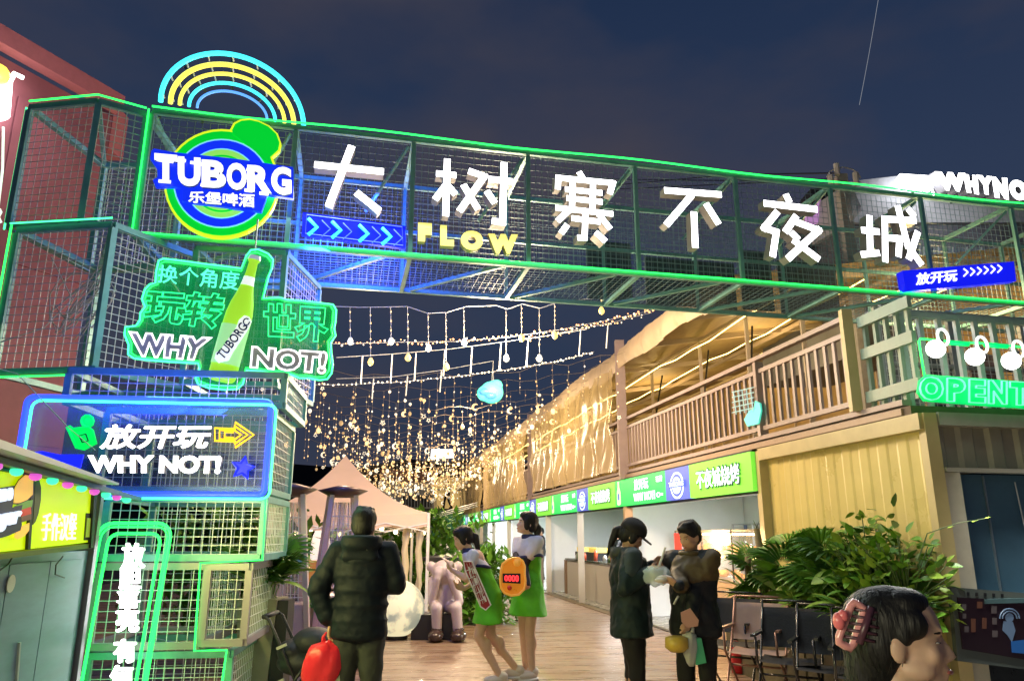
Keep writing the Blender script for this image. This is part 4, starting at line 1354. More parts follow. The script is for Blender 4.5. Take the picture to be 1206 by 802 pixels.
# ================================================================== OPEN SIGN WITH THREE ROUND LAMPS
E2 = Plane((CORNER[0], CORNER[1]), (0.976, 0.216))
os_ = thing('open_neon_sign', 'green glowing sign starting with OPENT on top of the container end', 'neon sign', E2.W(1150, 475, .1))
m = MB(); m.prism([E2.W(u, v, .12) for u, v in ((1084, 448), (1092, 441), (1215, 450), (1240, 450), (1240, 483), (1150, 477), (1090, 472), (1082, 462))], -E2.n * .03)
m.build('backing_sheet', glow('green_back_sheet', (0.0, 0.75, 0.16), .75), os_)
M_lg = glow('pale_green_outline', (0.15, 1.0, 0.45), 1.5)
ots = [('O', 1083, 1111), ('P', 1115, 1137), ('E', 1141, 1161), ('N', 1164, 1186), ('T', 1189, 1213), ('H', 1216, 1240)]
for i, (ch, u0, u1) in enumerate(ots[:5]):
    dv = (u0 - 1083) * .055
    m = MB(); put_text(m, ch, E2, [(u0, 443 + dv), (u1, 444 + dv), (u1, 472 + dv), (u0, 471 + dv)], .13, .15, .06, .012)
    m.build('outlined_letter', M_lg, os_, smooth=True)
m = MB(); m.tube([E2.W(u, v, .10) for u, v in ((1089, 445), (1082, 402), (1084, 399), (1130, 403), (1170, 405), (1205, 409), (1260, 414))], .009, 7); m.build('border_tube', M_green_neon, os_, smooth=True)
m = MB()
for u0, u1 in ((1118, 1140), (1160, 1186)):
    m = MB(); m.tube([E2.W(u0, 403.5 + (u0 - 1118) * .06, .1), E2.W(u1, 404 + (u1 - 1118) * .06, .1)], .022, 8); m.build('thick_tube', glow('deep_green_tube', (0.0, 0.8, 0.15), 1.2), os_, smooth=True)
for i, (u, v) in enumerate(((1102, 411), (1148, 420), (1191, 425))):
    g = thing('sign_spotlight', ['leftmost round white floodlight above the green open sign', 'middle round white floodlight above the green open sign', 'rightmost round white floodlight above the green open sign'][i], 'floodlight', E2.W(u, v, .3), 0, 'round floodlights over the open sign')
    m = MB(); c = E2.W(u, v, .34); m.ball(c, .074, 16, 10); m.build('lamp_globe', glow('lamp_white', (1.0, .98, .95), 7), g, smooth=True)
    m = MB()
    lp = []
    for k in range(14):
        a = 2 * PI * k / 14
        lp.append(E2.W(u + 8.5 + 6.5 * math.cos(a) , v - 14 + 9 * math.sin(a) + (3 * math.cos(a)), .33))
    m.tube(lp, .012, 8, True); m.build('mount_ring', glow('ring_white', (.9, .95, .9), 1.4), g, smooth=True)
    m = MB(); m.bar(E2.W(u + 8, v - 10, .32), E2.W(u + 4, v - 7, .0), .02); m.bar(E2.W(u + 10, v - 20, .32), E2.W(u + 10, v - 20, -.2), .02); m.build('arm', M_dark, g)

# ================================================================== BURGER KIOSK (left)
kio = thing('burger_kiosk', 'teal sided burger kiosk with a lime lit sign and grey canopy at the left', 'kiosk', KP.w(-1, 0, -.8))
m = MB(); m.bar(KP.w(-6.2, .68, -.9), KP.w(0, .68, -.9), 1.8, 1.34); m.build('body', mat('teal_brushed_panel', (0.14, 0.23, 0.31), .42, .15, .3, 1.6, stretch=(1, 1, 5), bump=.15), kio)
for k in range(5):
    s = -.13 - k * .52
    m = MB(); m.bar(KP.w(s - .51, .66, .012), KP.w(s, .66, .012), .02, 1.28); m.build('side_panel', mat('teal_brushed_panel', (0.10, 0.24, 0.28), .22, .35), kio)
m = MB(); m.bar(KP.w(.02, .9, -.02), KP.w(.08, .9, -.02), .1, 1.8); m.build('corner_trim', mat('mauve_trim', (0.3, 0.27, 0.32), .4, .3), kio)
K_lime = glow('kiosk_lime', (0.52, 0.72, 0.0), .85)
def kq(px4, d0, d1, nm, mt, par=kio):
    return quadbox(KP, px4, d0, d1, nm, mt, par)
kq([(40, 560), (112, 572), (107, 638), (36, 646)], .0, .14, 'sign_panel', K_lime)
kq([(-260, 508), (38, 560), (34, 646), (-270, 680)], .0, .14, 'sign_panel', K_lime)
m = MB(); m.bar(KP.w(-6.2, 1.56, .07), KP.w(-2.95, 1.56, .07), .14, .42); m.build('sign_panel', K_lime, kio)  # unseen stretch of lit sign, added to go with the off-view fill lamp
kq([(-260, 505), (114, 570), (114, 573), (-260, 509)], -.1, .17, 'sign_frame', M_dark)
kq([(-260, 681), (108, 640), (108, 645), (-260, 692)], -.1, .15, 'sign_frame', mat('olive_frame', (.12, .13, .02), .4))
kq([(112, 571), (115, 571.5), (110, 645), (107, 645)], -.05, .16, 'sign_frame', M_dark)
kq([(38, 560), (42, 561), (36, 647), (33, 647)], .1, .155, 'sign_frame', M_black)
D2 = .15
def kp(l, d=D2): return [KP.W(u, v, d) for u, v in l]
U0 = lambda x, y: (x / 6.169, 540 + y / 6.169)
def kshape(pts, d, nm, mt):
    m = MB(); m.prism(kp([U0(*p) for p in pts], d), -KP.n * .004); return m.build(nm, mt, kio)
kshape([(100, 300), (92, 260), (110, 200), (140, 150), (185, 112), (225, 115), (250, 140), (248, 180), (246, 265), (200, 310), (140, 335), (95, 330)], .154, 'bun_outline', mat('ink_black', (.01, .01, .01), .5))
kshape([(104, 298), (98, 260), (116, 204), (144, 156), (187, 119), (222, 122), (243, 145), (241, 180), (239, 260), (196, 300), (140, 322), (104, 322)], .158, 'bun', glow('bun_orange', (0.85, 0.50, 0.08), .7))
kshape([(105, 345), (200, 305), (240, 300), (232, 350), (160, 380)], .156, 'lettuce', glow('lettuce_green', (.12, .28, .03), .6))
kshape([(150, 375), (225, 350), (228, 400), (160, 420)], .160, 'tomato', glow('tomato_red', (.5, .03, .02), .6))
kshape([(155, 420), (228, 400), (228, 440), (160, 462)], .158, 'patty', glow('patty_brown', (.12, .05, .03), .5))
kshape([(120, 520), (160, 490), (215, 465), (212, 520), (180, 560), (130, 585), (105, 570)], .157, 'bun', glow('bun_orange', (0.85, 0.50, 0.08), .7))
kshape([(258, 170), (285, 150), (300, 210), (298, 300), (280, 400), (258, 460), (240, 480), (252, 300)], .156, 'bun_outline', mat('bun_side', (.10, .13, .02), .5))
kshape([(-80, 225), (105, 195), (100, 300), (90, 355), (165, 335), (150, 400), (160, 480), (150, 520), (60, 560), (-80, 600)], .162, 'lettering_edge', mat('ink_navy', (.02, .03, .08), .5))
m = MB()
M_kw = glow('kiosk_white', (.72, .82, 1.0), .85)
put_text(m, 'me', KP, [U0(-25, 225), U0(96, 205), U0(88, 300), U0(-28, 322)], .164, .172, .06, ms=0, shear=.1)
m.build('lettering', M_kw, kio)
m = MB(); put_text(m, 'Burger', KP, [U0(-190, 395), U0(160, 340), U0(150, 500), U0(-200, 575)], .170, .178, .06, ms=0, shear=.25)
m.build('lettering', M_kw, kio)
m = MB(); put_text(m, '手作汉堡', KP, [U0(305, 395), U0(556, 395), U0(552, 590), U0(305, 595)], .143, .150, .0, ms=0, shear=.2)
m.build('lettering', glow('kiosk_white2', (.95, 1, .85), 1.0), kio)
kshape([(628, 395), (670, 398), (656, 592), (612, 592)], .145, 'info_strip', mat('ink_black', (.01, .01, .01), .5))
kshape([(636, 430), (660, 432), (650, 570), (624, 570)], .149, 'info_strip_text', glow('dim_lime', (.25, .35, .02), .6))
# canopy of the kiosk
m = MB()
a, b = KP.W(-260, 478, .25), KP.W(140, 569, .25)
qa = KP.px(140, 571, .32)
sl = (qa[1] - 1.95) / (qa[0] + 6.4)
zf = lambda s: qa[1] + sl * (s - qa[0])
m.prism([KP.w(-6.4, 1.95, .32), KP.w(qa[0], qa[1], .32), KP.w(qa[0], qa[1] + .012, .32), KP.w(-6.4, 2.05, .32)], -KP.n * 2.2)
m.build('canopy', mat('canopy_grey', (.42, .42, .43), .4, .3, .1), kio)
m = MB(); m.bar(KP.w(-6.3, 1.93, .2), KP.w(.25, zf(.25) - .02, .2), .05, .03); m.build('canopy_gutter', mat('canopy_dark', (.10, .14, .13), .4), kio)
for i in range(14):
    s = .0 - i * .21
    m = MB(); m.ball(KP.w(s, zf(s) - .045, .2), (.03, .03, .022), 8, 5)
    m.build('led_dome', glow('dome_green', (.05, .9, .4), 1.6) if i % 2 == 0 else glow('dome_magenta', (.7, .1, .6), 1.0), kio, smooth=True)
m = MB(); c = KP.W(12, 687, .03); m.tube([c + KP.n * .001, c + KP.n * .006], .045, 20)
m.build('round_sticker', mat('sticker_cream', (.62, .62, .5), .5), kio)
m = MB(); m.bar(KP.W(23, 756, .03), KP.W(19, 810, .03), .012); m.build('handle', mat('handle_pale', (.5, .6, .55), .4), kio)
m = MB(); m.tube([KP.W(15, 655, .05), KP.W(10, 664, .05), KP.W(-5, 675, .05)], .004, 5); m.build('loose_cable', M_black, kio); m = MB(); m.tube([KP.W(74, 655, .04), KP.W(66, 665, .04), KP.W(65, 676, .04), KP.W(76, 680, .04)], .004, 5); m.build('loose_cable', M_black, kio)

# wire cable from the left across the blue sign
m = MB(); m.tube([P(-10, 432, 5.2), P(20, 440, 5.3), P(80, 503, 5.35), P(112, 530, 5.4)], .004, 5)
tag(m.build('guy_cable', mat('grey_cable', (0.5, 0.5, 0.48), 0.5), None), 'thin pale cable slanting down across the left end of the blue edged sign', 'cable')

# ================================================================== PINK BUILDING (far left)
BL = Plane((P(130, 112, 12).x, 12), (.423, .906))
pk = thing('pink_building', 'tall dusky pink clad building behind the wire cages at the far left', 'building', BL.w(-4, 0, -2))
zt = P(130, 112, 12).z
M_pink = mat('dusky_pink_cladding', (.30, .10, .125), .55, noise=.3, scale=.8)
m = MB(); m.bar(BL.w(-14, zt / 2 - .2, -2.5), BL.w(.1, zt / 2 - .2, -2.5), 5, zt - .4); m.build('wall', M_pink, pk)
for k in range(8):
    for j in range(3):
        s = .05 - k * 1.6
        m = MB(); m.bar(BL.w(s - 1.57, 1.4 + j * 2.75, .012), BL.w(s, 1.4 + j * 2.75, .012), .03, 2.71)
        m.build('cladding_panel', M_pink, pk)
m = MB(); m.bar(BL.w(-14, zt - .15, .08), BL.w(.15, zt - .15, .08), .24, .3); m.build('parapet', mat('pink_parapet', (.50, .17, .20), .5, noise=.1), pk)
m = MB(); m.box(BL.w(.35, zt - .45, -.5), (.5, .5, .9)); m.build('roof_box', mat('pink_parapet', (.50, .17, .20), .5), pk)
ck = thing('cocktail_neon_sign', 'white glowing cocktail glass sign with a yellow lemon on the pink wall', 'neon sign', BL.W(12, 110, .2))
m = MB(); m.prism([BL.W(u, v, .2) for u, v in ((-6, 92), (3, 90), (14, 92), (15, 97), (12, 138), (9, 141), (-2, 142), (-8, 138))], -BL.n * .1)
m.build('glass', M_white_glow, ck)
m = MB(); m.tube([BL.W(u, v, .22) for u, v in ((11, 98), (17, 87), (27, 92))], .035, 8); m.build('straw', M_white_glow, ck)
m = MB(); m.ball(BL.W(-3, 88, .2), .17, 12, 8); m.build('lemon', M_yellow_neon, ck, smooth=True)
m = MB(); m.prism([BL.W(u, v, .2) for u, v in ((-6, 243), (1, 246), (3, 250), (0, 256), (3, 262), (-6, 266))], -BL.n * .08)
m.tube([BL.W(4, 150, .15), BL.W(3, 200, .15), BL.W(-3, 250, .15)], .02, 6)
tag(m.build('wall_sign_edge', glow('soft_mix', (.7, .9, .75), .9), None), 'pale glowing sign edge low on the pink wall at the frame edge', 'sign')

# ================================================================== BUILDINGS BEHIND THE GATE, RIGHT
RB = Plane((6.0, 13.0), (.976, .216))
wb = thing('pale_back_building', 'pale flat roofed building behind the gate under the white WHY NOT letters', 'building', RB.w(4, 0, -2))
def rq(pts, d0, d1, nm, mt, par=wb, pl=RB):
    m = MB(); m.prism([pl.w(*pl.px(u, v, d1), d1) for u, v in pts], -pl.n * (d1 - d0)); return m.build(nm, mt, par)
rq([(1000, 214), (1060, 207), (1300, 232), (1300, 262), (1000, 262)], -1.5, .1, 'parapet', mat('pale_render', (.46, .48, .52), .6, noise=.1))
rq([(1002, 262), (1300, 262), (1300, 420), (1002, 420)], -3, 0, 'wall', mat('slate_render', (.12, .13, .16), .6, noise=.3, scale=1.5))
rq([(1060, 340), (1120, 350), (1120, 372), (1060, 366)], .0, .04, 'mural_strip', mat('mural_pink', (.35, .2, .26), .6, noise=.5))
for k in range(9):
    u = 1065 + k * 17
    rq([(u, 292), (u + 13, 293), (u + 13, 318), (u, 317)], 0, .05, 'window', mat('window_slate', (.16, .2, .26), .25, .1))
    rq([(u + 5.6, 291), (u + 6.8, 291), (u + 6.8, 318), (u + 5.6, 318)], 0.05, .09, 'window_bar', M_pale)
M_gf2 = glow('graffiti_white', (.55, .6, .65), .5, False)
m = MB()
for k in range(16):
    u = 1000 + k * 9 + random.uniform(-3, 3)
    m.tube([RB.W(u + random.uniform(-4, 4), 345 + random.uniform(0, 12) + t * 5, .1) for t in range(5)], .018, 4)
m.build('graffiti', M_gf2, wb)
wn = thing('white_rooftop_letters', 'white glowing WHY NOT letters with slanted bars on the roof behind the gate', 'sign lettering', RB.W(1130, 215, .3))
for ch, u0, v0, u1, v1 in (('W', 1096, 205, 1132, 228), ('H', 1130, 208, 1148, 231), ('Y', 1145, 209, 1164, 232), ('N', 1163, 211, 1183, 237), ('O', 1183, 214, 1204, 239), ('T', 1203, 215, 1225, 241)):
    m = MB(); put_text(m, ch, RB, [(u0, v0), (u1, v0 + 2), (u1, v1 + 1), (u0 + 2, v1 - 2)], .3, .5, .09, shear=-.1)
    m.build('letter', [M_white_glow, M_letter_side], wn)
for k in range(5):
    u = 1060 + k * 8.5
    m = MB(); m.prism([RB.W(u + 4, 208 + k * .4, .45), RB.W(u + 9, 208.4 + k * .4, .45), RB.W(u + 4, 222 + k * .4, .45), RB.W(u - 1, 221 + k * .4, .45)], -RB.n * .12); m.build('slanted_bar', [M_white_glow], wn)
m = MB(); m.tube([RB.W(u, v, .45) for u, v in ((1056, 224), (1056, 212), (1060, 206), (1092, 208), (1100, 230)) ], .02, 6); m.build('outline', M_white_glow, wn)
m = MB()
for u in (1075, 1120, 1170):
    m = MB(); m.bar(RB.W(u, 240, .1), RB.W(u, 218, .25), .04); m.build('support', M_dark, wn)
pole = thing('utility_pole', 'concrete utility pole with wires rising behind the gate on the right', 'utility pole', P(990, 300, 11.5).xy.to_3d(), 0)
pb = P(990, 207, 11.5)
m = MB(); m.bar(Vector((pb.x, 11.5, 0)), pb, .16); m.build('shaft', mat('concrete_pole', (.3, .3, .29), .7, noise=.2), pole)
m = MB()
for dx, dz in ((-.22, -.15), (.2, -.1), (-.1, .06)):
    m.tube([Vector((pb.x + dx, 11.4, pb.z + dz - .1)), Vector((pb.x + dx, 11.4, pb.z + dz + .1))], .05, 8)
m.tube([pb + Vector((.28 * math.cos(t), -.1, .2 * math.sin(t) - .1)) for t in [k * .5 for k in range(13)]], .012, 5)
m.build('insulator', mat('insulator_grey', (.45, .45, .45), .4), pole)
for k, (v0, v1) in enumerate(((209, 212), (214, 213), (204, 208))):
    m = MB(); m.tube([P(700 - k * 20, v0 + 2 + k * 9, 30), P(860, v0 + 4 - k, 18), P(988, v1 - 2 * k, 11.5)], .014, 4); m.build('overhead_wire', M_black, pole)
m = MB()
for k in range(10):
    a0 = P(992 + k, 215, 11.4)
    m.tube([a0, P(996 + k * 2, 235 + k, 11.3), P(1002 + k * 1.4, 262 - k * 1.5, 11.2)], .008, 4)
m.build('cable_bundle', mat('cable_pale', (.4, .42, .42), .5), pole)
dk = thing('dark_awning', 'dark blue awning with a mauve lit gable seen through the gate mesh', 'awning', P(975, 400, 14).xy.to_3d())
m = MB(); m.prism([P(u, v, 14) for u, v in ((955, 222), (988, 222), (990, 250), (972, 238), (956, 236))], (0, .6, 0)); m.build('roof', mat('night_navy', (.015, .02, .03), .7), dk)
m = MB(); m.prism([P(u, v, 13.9) for u, v in ((950, 250), (966, 235), (984, 252), (984, 262), (950, 262))], (0, .1, 0)); m.build('gable', glow('mauve_gable', (.42, .22, .48), .8, False), dk)
m = MB(); m.prism([P(u, v, 14.1) for u, v in ((950, 262), (1000, 262), (1000, 380), (950, 380))], (0, .4, 0)); m.build('wall', mat('night_slate', (.04, .05, .07), .7), dk)

# ================================================================== FAR END OF THE MARKET
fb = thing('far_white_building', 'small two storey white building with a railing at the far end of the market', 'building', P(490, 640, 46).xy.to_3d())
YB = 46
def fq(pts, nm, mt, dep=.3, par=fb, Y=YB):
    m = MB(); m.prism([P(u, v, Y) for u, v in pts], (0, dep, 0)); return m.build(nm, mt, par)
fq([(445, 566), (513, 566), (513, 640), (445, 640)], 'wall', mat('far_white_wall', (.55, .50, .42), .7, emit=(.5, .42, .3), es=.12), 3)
fq([(448, 553), (514, 555), (514, 567), (446, 567)], 'roof_fascia', mat('brick_fascia', (.30, .10, .06), .6, noise=.3), .5, Y=YB - .6)
fq([(512, 561), (548, 563), (548, 600), (512, 600)], 'stair_recess', glow('gold_recess', (.55, .36, .12), .8), .3, Y=YB - .1)
for k in range(14):
    u = 466 + k * 3.6
    fq([(u, 577), (u + 1.1, 577), (u + 1.1, 598), (u, 598)], 'baluster', M_pale, .05, Y=YB - 1.2)
fq([(464, 575), (545, 576), (545, 577.6), (464, 576.6)], 'handrail', M_pale, .06, Y=YB - 1.3)
fq([(464, 598), (545, 599), (545, 602), (464, 601)], 'slab', mat('far_slab', (.1, .09, .08), .7), 1.5, Y=YB - 1.4)
for k in range(7):
    fq([(474 + k * 5, 583 + random.uniform(-1, 2)), (478 + k * 5, 583), (478 + k * 5, 597), (474 + k * 5, 597)], 'stacked_chair', M_black, .3, Y=YB - .8)
m = MB(); m.prism([P(u, v, 44) for u, v in ((508, 529), (533, 529), (534, 539), (507, 540))], (0, .15, 0))
wp_ = tag(m.build('white_light_panel', glow('panel_white', (1, .96, .9), 3.0), None), 'blank bright white light panel hanging at the far end of the market', 'light panel')
m = MB(); m.bar(P(520, 529, 44), P(520, 520, 44), .04)
m.build('hanger', M_dark, wp_)
hill = MB()
pts = [(-400, 556), (100, 540), (250, 548), (330, 545), (420, 552), (480, 540), (520, 545), (560, 540), (700, 550), (900, 540), (1500, 552)]
hill.prism([P(u, v, 110) for u, v in pts] + [P(1500, 660, 110), P(-400, 660, 110)], (0, 4, 0))
hill.build('far_hills', mat('dark_hill', (.012, .014, .02), .9), None, kind='structure')

# ================================================================== TENT
tent = thing('market_tent', 'pale rose pop up canopy tent with a pointed peak beside the lane', 'tent', (0, 0, 0))
YT = 12.4
crn = [P(505, 604, 12.4), P(300, 612, 12.0), P(318, 612, 15.3), P(486, 609, 15.5)]
zt_ = 1.80
crn = [Vector((c.x, c.y, zt_)) for c in crn]
peak = P(407, 536, 13.9)
M_tent = mat('rose_canvas', (.70, .52, .43), .6, noise=.06, scale=2, bump=.15, bscale=2)
m = MB()
N = 14
def tentpt(c, t):
    p = c.lerp(peak, t)
    p.z = c.z + (peak.z - c.z) * (0.30 * t + .70 * t ** 2.0)
    return p
for i in range(4):
    a, b = crn[i], crn[(i + 1) % 4]
    vs, fs = [], []
    for j in range(N + 1):
        t = j / N
        for k in range(9):
            q = a.lerp(b, k / 8)
            p = tentpt(q, t)
            p.z -= .06 * math.sin(PI * k / 8) * (1 - t)
            vs.append(p)
    for j in range(N):
        for k in range(8):
            fs.append((j * 9 + k, j * 9 + k + 1, (j + 1) * 9 + k + 1, (j + 1) * 9 + k))
    m.add(vs, fs)
m.build('canopy_top', M_tent, tent, smooth=True)
for i in range(4):
    a, b = crn[i], crn[(i + 1) % 4]
    m = MB()
    vs = []
    for k in range(25):
        q = a.lerp(b, k / 24)
        z0 = q.z - .06 * math.sin(PI * k / 24)
        vs += [Vector((q.x, q.y, z0)), Vector((q.x, q.y, z0 - .20 - .03 * math.sin(k * .9)))]
    m.add(vs, [(k * 2, k * 2 + 1, k * 2 + 3, k * 2 + 2) for k in range(24)])
    m.build('valance', M_tent, tent, smooth=True)
for c in crn:
    m = MB(); m.bar(Vector((c.x, c.y, 0)), Vector((c.x, c.y, zt_)), .045); m.build('leg', M_white, tent)
m = MB()
for i in range(4):
    a, b = crn[i] - Vector((0, 0, .16)), crn[(i + 1) % 4] - Vector((0, 0, .16))
    for k in range(4):
        p0, p1 = a.lerp(b, k / 4), a.lerp(b, (k + 1) / 4)
        m.bar(p0 + Vector((0, 0, 0)), p1 - Vector((0, 0, .14)), .02)
        m.bar(p0 - Vector((0, 0, .14)), p1, .02)
m.build('scissor_frame', M_white, tent)
for dx in (-.12, .10):
    m = MB()
    c = crn[0] + Vector((-.25 + dx, .1, 0))
    for k in range(3):
        m.tube([c + Vector((.03 * math.sin(t * 2 + k), .02 * k, -.1 - t * .25)) for t in range(7)], [.05 - .004 * t for t in range(7)], 7)
    m.build('tied_curtain', mat('cream_cloth', (.62, .55, .38), .7), tent, smooth=True)
# bulbs under the tent
tb = thing('tent_bulbs', 'string of small warm bulbs under the rose tent', 'string lights', (crn[0] + crn[1]) / 2)
m = MB(); m.tube([crn[1].lerp(crn[0], t / 12) + Vector((0, .3, -.22 - .05 * math.sin(t * 1.4))) for t in range(13)], .006, 4); m.build('wire', M_black, tb)
for t in range(12):
    p = crn[1].lerp(crn[0], (t + .5) / 12) + Vector((0, .3, -.30 - .05 * math.sin(t * 1.4)))
    m = MB(); m.ball(p, .035, 8, 6); m.build('bulb', glow('tent_bulb', (1.0, .75, .35), 12), tb, smooth=True)

# ================================================================== PATIO HEATERS
M_heat = mat('mauve_heater_metal', (.72, .56, .56), .35, .4, .08)
def heater(label, base, hgt, w0=.30, w1=.13):
    h = thing('patio_heater', label, 'patio heater', base)
    b = Vector(base)
    R = Matrix.Rotation(.35, 3, 'Z')
    cs = [(-1, -1), (1, -1), (1, 1), (-1, 1)]
    def q(i, z):
        w = w0 + (w1 - w0) * z / hgt
        return b + R @ Vector((cs[i][0] * w, cs[i][1] * w, z))
    m = MB()
    for i in range(4):
        m.bar(q(i, .02), q(i, hgt - .12), .05)
    m.build('corner_leg', M_heat, h)
    m = MB(); m.loft([[q(i, .03) for i in range(4)], [q(i, .78) for i in range(4)]]); m.build('gas_housing', M_heat, h)
    m = MB()
    for i in range(4):
        j = (i + 1) % 4
        for k in range(1, 6):
            a = q(i, .8).lerp(q(j, .8), k / 6); c = q(i, hgt - .2).lerp(q(j, hgt - .2), k / 6)
            m.bar(a, c, .006)
        for k in range(6):
            z = .85 + k * (hgt - 1.05) / 6
            m.bar(q(i, z), q(j, z), .006)
    m.build('guard_grille', M_wire, h)
    for i in range(4):
        j = (i + 1) % 4
        m = MB(); m.add([q(i, .8), q(j, .8), q(j, hgt - .2), q(i, hgt - .2)], [(0, 1, 2, 3)]); m.build('side_pane', mat('rosy_pane', (.75, .6, .6), .2, alpha=.25), h)
    m = MB(); m.tube([b + Vector((0, 0, .8)), b + Vector((0, 0, hgt - .2))], .05, 12); m.build('glass_tube', mat('pale_glass_tube', (.75, .68, .66), .1, alpha=.4), h, smooth=True)
    m = MB(); m.tube([b + Vector((0, 0, hgt - .14)), b + Vector((0, 0, hgt - .06)), b + Vector((0, 0, hgt))], [.14, .30, .06], 20); m.build('reflector_cap', mat('heater_cap', (.12, .08, .08), .4, .5), h, smooth=True)
    return h
hb1 = P(328, 740, 8.0)
heater('pyramid patio heater nearest the cage tower', (hb1.x, 8.0, 0), 1.98)
hb2 = P(395, 740, 9.2)
heater('pyramid patio heater directly left of the man in the dark jacket', (hb2.x, 9.2, 0), 2.03)

# ================================================================== MOON LAMP, STATUE
mc = G(462, 756)
moon = thing('moon_lamp', 'large glowing pale yellow moon shaped floor lamp with grey blotches', 'lamp', (mc.x, mc.y, 0))
mm = mat('moon_surface', (.8, .75, .55), .6)
n = mm.node_tree
b = n.nodes['Principled BSDF']
t = n.nodes.new('ShaderNodeTexCoord'); x = n.nodes.new('ShaderNodeTexNoise'); r = n.nodes.new('ShaderNodeValToRGB')
x.inputs['Scale'].default_value = 4.5; x.inputs['Detail'].default_value = 8
r.color_ramp.elements[0].position = .40; r.color_ramp.elements[0].color = (.30, .34, .27, 1)
r.color_ramp.elements[1].position = .52; r.color_ramp.elements[1].color = (.95, .85, .52, 1)
n.links.new(t.outputs['Object'], x.inputs['Vector']); n.links.new(x.outputs[0], r.inputs[0])
n.links.new(r.outputs[0], b.inputs['Emission Color']); b.inputs['Emission Strength'].default_value = .85
b.inputs['Base Color'].default_value = (.3, .28, .2, 1)
m = MB(); R0 = .40; m.ball((mc.x, mc.y + .35, R0 + .02), R0, 32, 20); m.build('globe', mm, moon, smooth=True)
m = MB(); m.tube([(mc.x, mc.y + .35, 0), (mc.x, mc.y + .35, .05)], .16, 20); m.build('base', M_black, moon)

sc0 = G(525, 752)
st = thing('seated_statue', 'pale pink grey seated cartoon like statue with big dark shoes on a black box', 'statue', (sc0.x, sc0.y, 0))
M_st = mat('statue_pale', (.50, .42, .42), .45, noise=.08)
M_shoe = mat('statue_shoe', (.05, .03, .025), .2)
o = Vector((sc0.x, sc0.y, 0))
FOLD = bpy.data.textures.new('cloth_fold', 'CLOUDS')
FOLD.noise_scale = .11
FOLD.noise_depth = 2


def remesh_obj(mb, name, mt, parent, vox, smooth_it=4, fold=0.0):
    ob = mb.build(name, mt, parent, smooth=True)
    md = ob.modifiers.new('r', 'REMESH'); md.mode = 'VOXEL'; md.voxel_size = vox; md.use_smooth_shade = True
    if smooth_it:
        ms = ob.modifiers.new('s', 'SMOOTH'); ms.iterations = smooth_it; ms.factor = .5
    if fold:
        dm = ob.modifiers.new('d', 'DISPLACE'); dm.texture = FOLD; dm.strength = fold; dm.mid_level = .5; dm.texture_coords = 'LOCAL'
    dg = bpy.context.evaluated_depsgraph_get()
    me = bpy.data.meshes.new_from_object(ob.evaluated_get(dg))
    ob.modifiers.clear()
    old = ob.data
    ob.data = me
    bpy.data.meshes.remove(old)
    me.name = name
    if not me.materials:
        for mm_ in (mt if isinstance(mt, (list, tuple)) else [mt]):
            me.materials.append(mm_)
    for p in me.polygons:
        p.use_smooth = True
    return ob
def cap(mb, a, ra, b, rb, n=12, flat=None):
    """tapered capsule"""
    a, b = Vector(a), Vector(b)
    t = (b - a)
    if t.length < 1e-5:
        return mb.ball(a, ra, n, 8)
    t.normalize()
    pts, rs = [], []
    for k in range(4):
        an = PI / 2 * (1 - k / 4)
        pts.append(a - t * ra * math.sin(an)); rs.append(max(.0008, ra * math.cos(an)))
    pts.append(a); rs.append(ra)
    pts.append(b); rs.append(rb)
    for k in range(1, 5):
        an = PI / 2 * k / 4
        pts.append(b + t * rb * math.sin(an)); rs.append(max(.0008, rb * math.cos(an)))
    return mb.tube(pts, rs, n)
m = MB()
m.ball(o + Vector((-.06, .1, .62)), (.20, .19, .28), 16, 12)
m.ball(o + Vector((-.04, -.02, .93)), (.19, .17, .17), 16, 12)
for sx in (-1, 1):
    cap(m, o + Vector((-.04 + sx * .17, .02, .80)), .075, o + Vector((.0 + sx * .20, -.16, .52)), .06)
    cap(m, o + Vector((.0 + sx * .20, -.16, .52)), .06, o + Vector((-.02 + sx * .10, -.22, .84)), .055)
    m.ball(o + Vector((-.02 + sx * .09, -.20, .90)), (.07, .06, .08), 10, 8)
    for k in range(4):
        cap(m, o + Vector((-.02 + sx * (.045 + k * .03), -.225, .93)), .020, o + Vector((-.02 + sx * (.04 + k * .03), -.20, 1.01 - abs(k - 1.5) * .012)), .016)
    cap(m, o + Vector((-.04 + sx * .11, .02, .42)), .10, o + Vector((.02 + sx * .14, -.24, .44)), .085)
    cap(m, o + Vector((.02 + sx * .14, -.24, .44)), .085, o + Vector((.04 + sx * .15, -.22, .12)), .07)
    m.ball(o + Vector((-.04 + sx * .20, .0, 1.0)), (.07, .07, .08), 10, 8)
remesh_obj(m, 'body', M_st, st, .016)
for sx in (-1, 1):
    m = MB(); m.ball(o + Vector((.04 + sx * .16, -.28, .075)), (.12, .19, .085), 14, 8); m.ball(o + Vector((.04 + sx * .16, -.22, .16)), (.085, .085, .03), 12, 6); m.build('shoe', M_shoe, st, smooth=True)
tag((lambda mb: mb.box(o + Vector((-.18, .12, .17)), (.62, .5, .34)).build('black_box_seat', M_black, None))(MB()), 'plain black box under the seated statue', 'box')

